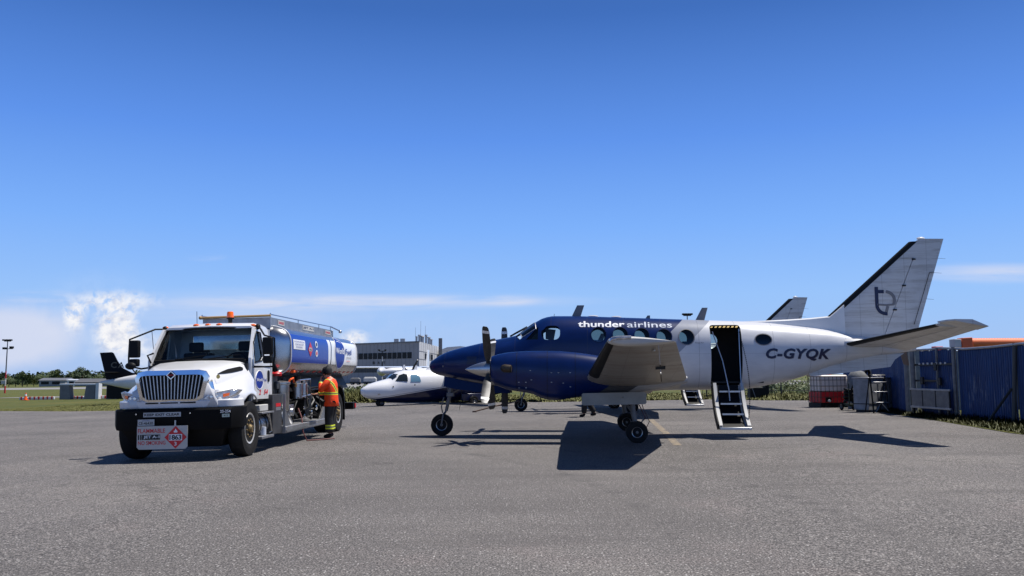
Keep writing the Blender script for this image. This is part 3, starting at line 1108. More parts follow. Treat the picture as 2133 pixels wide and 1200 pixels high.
    for k in (1.3, 3.3, 5.3):
        i = int(k)
        y = prof[i][0] + (prof[i + 1][0] - prof[i][0]) * (k - i)
        z = prof[i][1] + (prof[i + 1][1] - prof[i][1]) * (k - i)
        mb = MB()
        mb.box(6.80, 7.265, y - 0.21, y - 0.03, z + 0.06, z + 0.08)
        st = mb.build('stair_tread', 'dark_metal', dr, bevel=0.005)
        mb = MB()
        mb.box(6.80, 7.265, y - 0.222, y - 0.205, z + 0.05, z + 0.085)
        mb.build('tread_edge', 'alu', st)
    mb = MB()
    mb.box(6.70, 7.39, foot[0] - 0.10, foot[0] + 0.02, foot[1] - 0.03, foot[1] + 0.03)
    mb.build('foot_plate', 'alu', dr, bevel=0.01)
    mb = MB()
    mb.tube([(6.73, -0.60, 2.44), (6.90, -0.90, 1.75), (7.0, -1.02, 1.12), (7.0, -1.10, 0.86)], 0.012, 6)
    mb.build('hand_rail', 'alu', dr)
    mb = MB()
    mb.tube([(7.34, -0.58, 2.5), (7.33, -0.66, 1.95), (7.33, -0.70, 1.35), (7.33, -0.80, 1.1)], 0.014, 6)
    mb.build('hand_rail', 'alu', dr)
    ch = MB()
    n = 46
    for k in range(n):
        a = k / n
        p = Vector((7.345, -0.60, 2.42)).lerp(Vector((7.35, -1.36, 0.45)), a) + Vector((0.10 * math.sin(math.pi * a), -0.05 * math.sin(math.pi * a), -0.05 * math.sin(math.pi * a)))
        ch.box(p.x - .010, p.x + .010, p.y - .008, p.y + .008, p.z - .016, p.z + .016)
    ch.build('door_chain', 'dark_metal', dr, 0, kind='stuff')

    # ---- lettering on the skin
    def on_skin(s0, s1, z0, z1, off=0.004, lean=0.0):
        def fn(u, v):
            s = s0 + (s1 - s0) * u + lean * (z0 + (z1 - z0) * v - z0)
            z = z0 + (z1 - z0) * v - 0.012 * (s - s0)
            return (s, -(hull_t(s, z) + off), z)
        return fn
    text_obj('airline_name', 'thunder', on_skin(3.628, 4.72, 2.572, 2.718), 'white_decal', root, 0.022, 0, 10)
    text_obj('airline_name', 'airlines', on_skin(4.775, 5.82, 2.555, 2.695), 'pale_decal', root, 0.004, 0, 10)
    text_obj('registration', 'C-GYQK', on_skin(7.92, 9.44, 1.772, 2.048, 0.0065), 'navy', root, 0.035, 0.25, 12, 1.1)
    text_obj('registration_shadow', 'C-GYQK', on_skin(7.93, 9.45, 1.760, 2.036, 0.004), 'grey_decal', root, 0.035, 0.25, 12, 1.1)
    text_obj('type_script', 'King Air', on_skin(6.32, 6.52, 2.155, 2.20), 'grey_decal', root, 0.0, 0.3, 3)

    # ---- fin and rudder
    def fin_le(z):
        return 9.526 + (z - 2.809) * (11.486 - 9.526) / (4.571 - 2.809)

    def fin_te(z):
        return 11.622 + (z - 2.604) * (12.269 - 11.622) / (4.621 - 2.604)

    def fin_h(z):
        return 10.84 + (z - 2.435) * (11.543 - 10.84) / (4.168 - 2.435)

    def vring(z, f0, f1, th=None):
        le, te = (fin_le(z), 0, z), (fin_te(z), 0, z)
        c = te[0] - le[0]
        return foil_ring(le, te, (0.115 if th is None else th), f0, f1, True)

    def fr_(z, x):
        return (x - fin_le(z)) / (fin_te(z) - fin_le(z))
    mb = MB()
    zs = [2.25, 2.8, 3.3, 3.8, 4.16]
    mb.loft([vring(z, 0.0, fr_(z, fin_h(z) - 0.012)) for z in zs])
    mb.loft([vring(z, 0.0, fr_(z, fin_le(z) + 0.14)) for z in (4.162, 4.4, 4.565)])
    fin = mb.build('vertical_fin', 'tail_paint', root, 30)
    mb = MB()
    mb.loft([vring(z, fr_(z, fin_h(z) + 0.004), 1.0) for z in (2.12, 2.8, 3.4, 4.172)])
    mb.loft([vring(4.173, fr_(4.173, fin_le(4.173) + 0.16), 1.0), vring(4.4, fr_(4.4, fin_le(4.4) + 0.155), 1.0), vring(4.60, fr_(4.60, fin_le(4.60) + 0.15), 1.0), vring(4.622, fr_(4.622, fin_le(4.622) + 0.25), 1.0)])
    rud = mb.build('rudder', 'tail_paint', root, 30)
    mb = MB()
    for (xa, za, xb, zb) in ((11.898, 3.82, 11.486, 2.60), (11.898, 3.82, 12.0, 3.83)):
        for y in (-1, 1):
            mb.tube([(xa, y * 0.034, za), (xb, y * 0.034, zb)], 0.007, 4)
    mb.build('trim_tab_gap', 'dark_metal', rud)
    for z in (2.95, 3.52, 4.14):
        mb = MB()
        mb.box(fin_h(z) - .03, fin_h(z) + .05, -.075, .075, z - .02, z + .015)
        mb.build('hinge_bracket', 'dark_metal', rud)
    mb = MB()
    mb.ball((11.75, 0, 4.635), 0.05, 10, 6, 0, (2.0, 1, 0.8))
    mb.build('tail_beacon', 'white', fin)
    for z in (4.16, 3.82, 3.2):
        mb = MB()
        mb.cyl((fin_te(z) - .01, 0, z), (fin_te(z) + 0.17, 0, z - 0.015), 0.004, 0.003, 5)
        mb.build('static_wick', 'black', rud)
    # leading edge boot
    mb = MB()
    rings = []
    for z in (2.80, 3.4, 4.0, 4.56):
        rings.append([(p[0] - 0.004, p[1] * 1.06, p[2]) for p in vring(z, 0.0, fr_(z, fin_le(z) + 0.175))])
    mb.loft(rings)
    mb.build('deicing_boot', 'boot_black', fin, 40)
    # dorsal fillet
    mb = MB()
    rings = []
    for s, zt in ((7.55, 2.708), (8.0, 2.72), (8.59, 2.742), (9.1, 2.772), (9.56, 2.815), (9.9, 3.1)):
        zb = hull_z(s, 0) - 0.12
        wd = 0.02 + 0.05 * (s - 7.5) / 2.4
        rings.append([(s, -wd, zb), (s, -wd * .8, zt - .03), (s, 0, zt), (s, wd * .8, zt - .03), (s, wd, zb)])
    mb.loft(rings)
    mb.build('dorsal_fillet', 'white', root, 30)
    # logo of the airline on the fin
    def on_fin(x, z):
        f = fr_(z, x)
        t_ = 0.115 * 5 * (0.2969 * math.sqrt(f) - 0.126 * f - 0.3516 * f * f + 0.2843 * f ** 3 - 0.1036 * f ** 4)
        return (x, -(t_ + 0.012), z)

    def strip(pts, wd, mname, name):
        mb = MB()
        vs = []
        for i, (x, z) in enumerate(pts):
            a = Vector(pts[max(i - 1, 0)])
            b = Vector(pts[min(i + 1, len(pts) - 1)])
            d = (b - a).normalized()
            nrm = Vector((-d.y, d.x)) * wd / 2
            vs += [on_fin(x + nrm.x, z + nrm.y), on_fin(x - nrm.x, z - nrm.y)]
        mb.add(vs, [(2 * i, 2 * i + 1, 2 * i + 3, 2 * i + 2) for i in range(len(pts) - 1)])
        return mb.build(name, mname, fin, 0)
    px = 0.01135
    L0 = (10.617, 3.49)
    def lp(u, v):           # picture units of the emblem
        return (L0[0] + u * px, L0[1] - v * px)
    tst = [lp(3, 0), lp(3, 20), lp(3, 38)] + [lp(21 - 18 * math.cos(R(a)), 38 + 18 * math.sin(R(a))) for a in range(15, 91, 15)] + [lp(24, 56)]
    strip(tst, 7 * px, 'navy', 'emblem')
    strip([lp(0, 10), lp(18, 10)], 7 * px, 'navy', 'emblem')
    dst = [lp(22, 10)] + [lp(22 + 17 * math.sin(R(a)), 28 - 17.5 * math.cos(R(a))) for a in range(15, 106, 15)] + [lp(37, 37)]
    strip(dst, 6.5 * px, 'grey_decal', 'emblem')
    strip([lp(4, 37), lp(22, 38), lp(38, 37)], 4 * px, 'grey_decal', 'emblem')
    strip([lp(25, 40), lp(23, 47), lp(21, 53)], 6 * px, 'grey_decal', 'emblem')
    # ---- tailplane with drooped elevator
    for sd in (-1, 1):
        def tl(t_):
            k = (t_ - 0.28) / (3.4 - 0.28)
            return (9.79 + (10.93 - 9.79) * k, sd * t_, 2.135 + 0.335 * k), (11.10 + (11.56 - 11.10) * k, sd * t_, 2.11 + 0.335 * k)
        mb = MB()
        mb.loft([foil_ring(*tl(t_), 0.12 - 0.055 * t_ / 3.4, 0, 0.60) for t_ in (0.12, 0.8, 1.6, 2.4, 3.02)])
        tp = mb.build('tailplane', 'tail_paint', root, 30)
        mb = MB()
        rings = []
        for t_ in (0.40, 1.2, 2.2, 3.03):
            le, te = tl(t_)
            h = Vector(le).lerp(Vector(te), 0.607)
            c2 = (Vector(te) - h).length + 0.04
            te2 = h + Vector((c2 * math.cos(R(17)), 0, -c2 * math.sin(R(17))))
            th = 0.055 - 0.02 * t_ / 3.4
            rings.append([h + Vector((0, 0, th)), te2 + Vector((0, 0, 0.006)), te2 - Vector((0, 0, 0.006)), h - Vector((0, 0, th))])
        mb.loft(rings)
        # balance horn ahead of the hinge, raised as the elevator droops
        rings = []
        for t_, f0 in ((3.04, -0.02), (3.25, 0.0), (3.40, 0.14)):
            le, te = (Vector(q) for q in tl(t_))
            h = le.lerp(te, 0.607)
            c1 = (h - le).length * (1 - f0)
            c2 = (te - h).length + 0.06
            L = h + Vector((-c1 * math.cos(R(10)), 0, c1 * math.sin(R(10))))
            T = h + Vector((c2 * math.cos(R(17)), 0, -c2 * math.sin(R(17))))
            rings.append([L, h + Vector((0, 0, 0.05)), T + Vector((0, 0, 0.006)), T - Vector((0, 0, 0.006)), h - Vector((0, 0, 0.045)), L - Vector((0, 0, 0.03))])
        mb.loft(rings)
        mb.build('elevator', 'tail_paint', tp, 30)
        mb = MB()
        mb.loft([[(p.x - 0.004, p.y, 2.0 * 0 + p.z + (0.003 if i < 9 else -0.003)) for i, p in enumerate(foil_ring(*tl(t_), 0.12 - 0.055 * t_ / 3.4, 0, 0.105))] for t_ in (0.30, 1.2, 2.1, 2.98)])
        mb.build('deicing_boot', 'boot_black', tp, 40)
        mb = MB()
        mb.loft([[(x, sd * (0.0 + r * math.cos(2 * math.pi * k / 12)) + sd * 0.24, 2.16 + r * 0.75 * math.sin(2 * math.pi * k / 12)) for k in range(12)] for x, r in ((9.66, 0.02), (9.72, 0.09), (9.82, 0.14), (10.1, 0.15), (10.6, 0.11), (11.1, 0.03))])
        mb.build('tailplane_fairing', 'tail_paint', tp, 40)
    # ---- ventral strakes
    for sd in (-1, 1):
        mb = MB()
        pts = [(8.97, 1.47), (9.05, 1.40), (9.65, 1.455), (10.86, 1.61), (10.975, 1.78), (11.2, 1.93), (10.4, 1.87), (9.65, 1.70), (9.0, 1.50)]
        def sk(p, a):
            k = max(0.0, (2.0 - p[1]))
            return (p[0], sd * (0.10 + 0.10 * k) + a, p[1])
        mb.prism(pts, -0.012, 0.012, sk)
        mb.build('ventral_strake', 'tail_paint', root, 30)
    # ---- wings
    for sd in (-1, 1):
        def wl(t_):
            k = (t_ - 2.62) / (7.0 - 2.62)
            if t_ < 2.62:
                return (3.66 + 0.17 * (t_ - 0.4) / 2.22, sd * t_, 1.43 - (2.62 - t_) * 0.125), (5.90, sd * t_, 1.36 - (2.62 - t_) * 0.118)
            return (3.83 + 0.27 * k, sd * t_, 1.455 + 0.545 * k), (5.87 - 0.70 * k, sd * t_, 1.375 + 0.60 * k)
        mb = MB()
        mb.loft([foil_ring(*wl(t_), (0.30 if t_ < 2.7 else 0.27 - 0.15 * (t_ - 2.6) / 4.4), 0, 0.74, n=13) for t_ in (0.3, 1.3, 2.3, 2.62, 3.6, 4.8, 6.0, 6.9)])
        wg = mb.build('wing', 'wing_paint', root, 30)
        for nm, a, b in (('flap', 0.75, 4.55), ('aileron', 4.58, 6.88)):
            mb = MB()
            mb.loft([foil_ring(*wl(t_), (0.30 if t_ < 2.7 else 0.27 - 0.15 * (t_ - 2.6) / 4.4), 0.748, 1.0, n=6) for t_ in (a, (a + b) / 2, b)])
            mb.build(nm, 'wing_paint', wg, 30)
        mb = MB()
        rings = []
        for t_, g in ((6.89, 1.0), (6.96, 0.96), (7.0, 0.80), (7.02, 0.45)):
            le, te = (Vector(q) for q in wl(t_))
            mid = le.lerp(te, 0.5)
            le, te = mid + (le - mid) * (0.85 + 0.15 * g), mid + (te - mid) * (0.9 + 0.1 * g)
            rings.append(foil_ring(le, te, 0.150 * g, 0, 1.0, n=13))
        mb.loft(rings)
        tip = mb.build('wing_tip', 'white_dull', wg, 40)
        mb = MB()
        mb.tube([(4.13, sd * 7.012, 1.985), (4.17, sd * 7.025, 2.02), (4.26, sd * 7.028, 2.035), (4.47, sd * 7.024, 2.04)], [0.02, 0.032, 0.034, 0.03], 8)
        mb.build('navigation_light', 'lens', tip)
        mb = MB()
        mb.loft([[(p.x - 0.006, p.y, p.z + (0.005 if i < 9 else -0.005)) for i, p in enumerate(foil_ring(*wl(t_), (0.27 - 0.15 * (t_ - 2.6) / 4.4), 0, 0.10))] for t_ in (2.85, 4.2, 5.6, 6.88)])
        mb.build('deicing_boot', 'boot_black', wg, 40)
        for t_ in (4.57,):
            mb = MB()
            le, te = (Vector(q) for q in wl(t_))
            p = le.lerp(te, 0.74)
            mb.box(p.x - 0.08, p.x + 0.10, p.y - 0.015, p.y + 0.015, p.z - 0.11, p.z - 0.02)
            mb.build('hinge_bracket', 'dark_metal', wg)
        mb = MB()
        le, te = (Vector(q) for q in wl(6.25))
        p = le.lerp(te, 0.66)
        mb.box(p.x - 0.013, p.x + 0.013, p.y - 0.40, p.y + 0.40, p.z - 0.050, p.z - 0.030)
        mb.build('access_strip', 'white_dull', wg)
        # ---- nacelle
        NC = [(1.735, 1.86, 1.30, 0.26), (1.76, 1.875, 1.265, 0.285), (1.90, 1.915, 1.21, 0.31), (2.11, 1.951, 1.135, 0.335), (2.64, 1.979, 1.04, 0.36), (2.90, 1.981, 0.925, 0.365), (3.16, 1.976, 0.905, 0.365),
              (3.42, 1.955, 0.946, 0.36), (3.79, 1.91, 0.99, 0.35), (4.2, 1.84, 1.02, 0.34), (4.8, 1.70, 1.06, 0.31), (5.4, 1.55, 1.14, 0.25), (5.95, 1.42, 1.27, 0.10)]
        nx = [q[0] for q in NC]
        nt, nb_, nw = (pchip(nx, [q[i] for q in NC]) for i in (1, 2, 3))
        mb = MB()
        rings = []
        for s in [1.735, 1.76, 1.83] + [1.9 + 0.15 * i for i in range(28)]:
            zc, hz, hw = (nt(s) + nb_(s)) / 2, (nt(s) - nb_(s)) / 2, nw(s)
            e = 2.3
            rings.append([(s, sd * 2.0 + math.copysign(abs(math.cos(a)) ** (2 / e), math.cos(a)) * hw, zc + math.copysign(abs(math.sin(a)) ** (2 / e), math.sin(a)) * hz) for a in [2 * math.pi * (k + .5) / 32 for k in range(32)]])
        mb.loft(rings)
        nac = mb.build('engine_nacelle', 'nacelle', root, 40)
        # intake scoop under the spinner
        mb = MB()
        mb.loft([[(x, sd * 2.0 + 0.17 * g * math.cos(2 * math.pi * k / 16), 1.315 + 0.075 * g * math.sin(2 * math.pi * k / 16)) for k in range(16)] for x, g in ((1.80, 1.0), (1.715, 1.05), (1.70, 1.0), (1.71, 0.85), (1.82, 0.8))])
        sco = mb.build('air_intake', 'alu_dull', nac, 40)
        # exhaust stubs
        for q in (-1, 1):
            mb = MB()
            y0 = sd * 2.0 + q * 0.26
            mb.tube([(2.02, y0, 1.60), (2.06, y0 + q * 0.10, 1.60), (2.12, y0 + q * 0.15, 1.595), (2.19, y0 + q * 0.165, 1.59)], [0.085, 0.085, 0.083, 0.08], 14)
            mb.build('exhaust_stub', mat('burnt_metal', (0.075, 0.058, 0.042), 0.55, 0.6, var=0.5, vscale=8), nac, 40)
            mb = MB()
            mb.cyl((2.191, y0 + q * .165, 1.59), (2.194, y0 + q * .165, 1.59), 0.07, None, 14)
            mb.build('exhaust_mouth', 'dark_int', nac)
        fl = MB()
        for (s, z) in ((2.35, 1.30), (2.5, 1.30), (2.35, 1.18), (2.50, 1.18), (3.05, 1.50), (3.2, 1.50), (3.05, 1.30), (3.3, 1.28), (3.45, 1.50), (3.45, 1.2), (2.6, 1.55), (2.62, 1.35)):
            zc, hz = (nt(s) + nb_(s)) / 2, (nt(s) - nb_(s)) / 2
            y = nw(s) * (1 - min(abs(z - zc) / hz, .99) ** 2.3) ** (1 / 2.3)
            fl.box(s - .016, s + .016, sd * (2 + y - .004), sd * (2 + y + .004), z - .007, z + .007)
        fl.build('latch', 'alu_dull', nac)
        sl = MB()
        for s in (2.30, 2.96, 3.56):
            zc, hz = (nt(s) + nb_(s)) / 2, (nt(s) - nb_(s)) / 2
            pts = []
            for k in range(-7, 8):
                a = R(k * 11)
                pts.append((s, sd * (2.0 + abs(math.cos(a)) ** (2 / 2.3) * nw(s) + .001), zc + math.copysign(abs(math.sin(a)) ** (2 / 2.3), math.sin(a)) * hz))
            sl.tube(pts, 0.0045, 4)
        sl.build('cowl_joint', 'black', nac)
        # ---- propeller
        hub = (1.655, sd * 2.0, 1.585)
        mb = MB()
        mb.lathe([(1.146 - 1.655, 0.004), (-0.47, 0.028), (-0.40, 0.062), (-0.30, 0.104), (-0.18, 0.142), (-0.06, 0.168), (0.055, 0.180), (0.056, 0.10)], hub, (1, 0, 0), 28)
        sp = mb.build('spinner', 'alu', root, 50)
        base_a = 38 if sd < 0 else 2
        for k in range(4):
            a = R(base_a + 90 * k)
            rad = Vector((0, math.cos(a), math.sin(a)))
            tang = Vector((0, -math.sin(a), math.cos(a)))
            fw = Vector((1, 0, 0))
            mb = MB()
            rings = []
            for r, c, th, tw in ((0.12, 0.085, 0.05, 0), (0.24, 0.09, 0.045, 0), (0.36, 0.145, 0.032, 3), (0.55, 0.175, 0.022, 7), (0.8, 0.18, 0.016, 11), (1.0, 0.165, 0.011, 14), (1.10, 0.14, 0.008, 15), (1.14, 0.09, 0.006, 15)):
                d1 = fw * math.cos(R(tw)) + tang * math.sin(R(tw))
                d2 = -fw * math.sin(R(tw)) + tang * math.cos(R(tw))
                o = Vector(hub) + rad * r
                rings.append([o + d1 * (c * (f - 0.42)) + d2 * (th * g) for f, g in ((0, 0), (0.2, 0.45), (0.55, 0.45), (1, 0), (0.55, -0.45), (0.2, -0.45))])
            mb.loft(rings)
            bl = mb.build('propeller_blade', 'blade', root, 30)
            mb = MB()
            rings = []
            for r, c, th, tw in ((0.96, 0.172, 0.014, 13.5), (1.03, 0.164, 0.0125, 14.3)):
                d1 = fw * math.cos(R(tw)) + tang * math.sin(R(tw))
                d2 = -fw * math.sin(R(tw)) + tang * math.cos(R(tw))
                o = Vector(hub) + rad * r
                rings.append([o + d1 * (c * (f - 0.42)) + d2 * (th * g) for f, g in ((-0.01, 0), (0.2, 0.52), (0.55, 0.52), (1.01, 0), (0.55, -0.52), (0.2, -0.52))])
            mb.loft(rings)
            mb.build('tip_band', 'white_decal', bl, 30)
        # ---- main gear
        gx, gy = 4.857, sd * 2.0
        mb = MB()
        mb.tube([(4.72, gy, 1.25), (4.80, gy, 0.62), (4.857, gy, 0.24)], [0.062, 0.058, 0.045], 12)
        mb.tube([(4.45, gy, 1.15), (4.78, gy, 0.62)], 0.022, 8)
        mb.tube([(4.85, gy, 0.66), (5.00, gy, 0.50), (4.90, gy, 0.27)], 0.016, 6)
        mb.cyl((gx, gy - 0.22, 0.232), (gx, gy + 0.22, 0.232), 0.03, None, 10)
        leg = mb.build('main_gear_leg', 'grey_metal', root, 40)
        mb = MB()
        mb.tube([(4.92, gy - .05 * sd, 1.05), (5.02, gy + .05, 0.7), (5.14, gy + .08, 0.45), (5.02, gy + .1, 0.2), (4.90, gy + .08, 0.23)], 0.009, 6)
        mb.tube([(4.83, gy - .1, 0.95), (4.95, gy, 0.75), (5.05, gy, 0.52), (4.9, gy, 0.38)], 0.012, 6)
        mb.build('brake_hose', mat('hose_red', (0.08, 0.03, 0.03), 0.6), leg)
        for q in (-1, 1):
            wheel(leg, (gx, gy + q * 0.135, 0.232), 0.232, 0.14, 0.115, names=('main_tyre', 'wheel_rim'), side=q, n=28)
        for q in (-1, 1):
            mb = MB()
            yy = gy + q * 0.37
            vs = rrect(3.69, 5.05, 0.82, 1.075, 0.04, 3)
            mb.prism(vs, -0.012, 0.012, lambda p, a: (p[0], yy + a + q * (1.08 - p[1]) * 0.08, p[1] + 0.02 * (p[0] - 4.3)))
            dp = mb.build('main_gear_door', 'gear_door', root, 30)
            mb = MB()
            mb.ball((4.55, yy - 0.013 * 0 - q * -0.02, 0.98), 0.018, 6, 4)
            mb.build('door_rivet', 'steel', dp)
    # ---- nose gear
    mb = MB()
    mb.tube([(0.62, 0, 1.42), (0.52, 0, 1.05), (0.42, 0, 0.60)], [0.05, 0.048, 0.038], 10)
    mb.tube([(0.36, 0.0, 0.92), (0.30, 0, 0.70), (0.33, 0, 0.55)], 0.016, 6)
    mb.tube([(1.0, 0, 1.28), (0.55, 0, 1.02)], 0.02, 6)
    for q in (-1, 1):
        mb.tube([(0.42, 0, 0.60), (0.36, q * 0.11, 0.52), (0.3175, q * 0.11, 0.26)], 0.022, 8)
    mb.cyl((0.3175, -0.12, 0.26), (0.3175, 0.12, 0.26), 0.025, None, 8)
    mb.box(0.44, 0.60, -0.09, 0.09, 0.95, 1.03)
    ng = mb.build('nose_gear_leg', 'grey_metal', root, 40)
    wheel(ng, (0.3175, 0, 0.265), 0.265, 0.17, 0.135, names=('nose_tyre', 'wheel_rim'), side=-1, n=28)
    mb = MB()
    mb.tube([(0.78, -0.02, 1.20), (0.80, -0.02, 0.98), (0.74, -0.02, 0.62)], 0.006, 5)
    mb.build('static_wire', 'dark_metal', ng)
    for q in (-1, 1):
        mb = MB()
        pts = [(0.42, 1.43), (1.10, 1.285), (1.98, 1.16), (2.0, 1.02), (1.20, 1.06), (0.62, 1.14), (0.40, 1.19)]
        mb.prism(pts, -0.012, 0.012, lambda p, a: (p[0], q * (0.24 + 0.25 * (1.4 - p[1])) + a, p[1]))
        mb.build('nose_gear_door', 'plane_blue', root, 30)
    # ---- aerials and fittings
    for (a, b, c, d, z0, h) in ((3.469, 3.689, 3.611, 3.785, 2.84, 3.132), (6.428, 6.644, 6.595, 6.731, 2.735, 3.043)):
        mb = MB()
        mb.loft([foil_ring((a, 0, z0), (b, 0, z0), 0.028, 0, 1, True, 6), foil_ring((c, 0, h), (d, 0, h), 0.016, 0, 1, True, 6)])
        mb.build('blade_aerial', 'grey_decal', root, 30)
    for s in (4.0, 4.55):
        mb = MB()
        mb.lathe([(-0.02, 0.13), (0.012, 0.128), (0.03, 0.09), (0.036, 0.0)], (s, 0, hull_z(s, 0)), (0, 0, 1), 18)
        mb.build('satellite_aerial', 'white', root, 40)
    mb = MB()
    mb.loft([foil_ring((5.24, 0, 2.79), (5.36, 0, 2.79), 0.02, 0, 1, True, 6), foil_ring((5.30, 0, 2.87), (5.36, 0, 2.87), 0.012, 0, 1, True, 6)])
    mb.build('blade_aerial', 'grey_decal', root)
    mb = MB()
    mb.cyl((3.05, 0, 2.86), (3.06, 0, 2.93), 0.006, None, 5)
    mb.build('whip_aerial', 'dark_metal', root)
    o = patch(rrect(0.98, 1.22, 1.72, 1.90, 0.02, 2), 0.003).build('access_panel', mat('panel_dark_blue', (0.004, 0.009, 0.045), 0.4), root, 0)
    o = patch(arc(0.385, 1.67, 0.02, 0.025, 8), 0.004).build('pitot_plate', 'grey_decal', root, 0)
    return root


plane = make_turboprop()


# ------------------------------------------------------------------ fuel truck (x to its left side, y rearwards)
def tank_mat():
    m = bpy.data.materials.new('tank_livery')
    m.use_nodes = True
    t = NT(m.node_tree)
    b = t.n['Principled BSDF']
    tc = t.node('ShaderNodeTexCoord')
    x, y, z = t.xyz(tc.outputs['Object'])
    E = 0.004

    def between(v, lo, hi):
        return t.math('MULTIPLY', t.step(v, lo - E, lo + E), t.math('SUBTRACT', 1.0, t.step(v, hi - E, hi + E)))
    body = t.math('MULTIPLY', between(z, 1.80, 2.44), t.step(t.math('ABSOLUTE', x), 0.80, 0.82))
    blue = t.math('MULTIPLY', body, between(y, 2.62, 6.02))
    wht = t.math('MULTIPLY', body, between(y, 6.02, 9.9))
    # slanted white and navy stripes behind the blue panel
    yy = t.math('ADD', y, t.math('MULTIPLY', z, -0.12))
    st = t.math('MULTIPLY', body, between(yy, 6.02, 6.12))
    n = t.noise(t.mapping(tc.outputs['Object'], (1, 1, 1)), 1.5, 5, 0.6)
    metal = t.ramp(n, [(0.3, (0.42, 0.42, 0.43)), (0.7, (0.55, 0.55, 0.56))])
    c = t.mix(blue, metal, (*lin((16, 52, 146)), 1))
    c = t.mix(wht, c, (0.78, 0.78, 0.78, 1))
    c = t.mix(st, c, (*lin((40, 44, 70)), 1))
    t.l.new(c, b.inputs['Base Color'])
    painted = t.math('MAXIMUM', blue, wht)
    t.l.new(t.math('SUBTRACT', 1.0, painted), b.inputs['Metallic'])
    b.inputs['Roughness'].default_value = 0.25
    b.inputs['Specular IOR Level'].default_value = 0.3
    return m


M['tank'] = tank_mat()


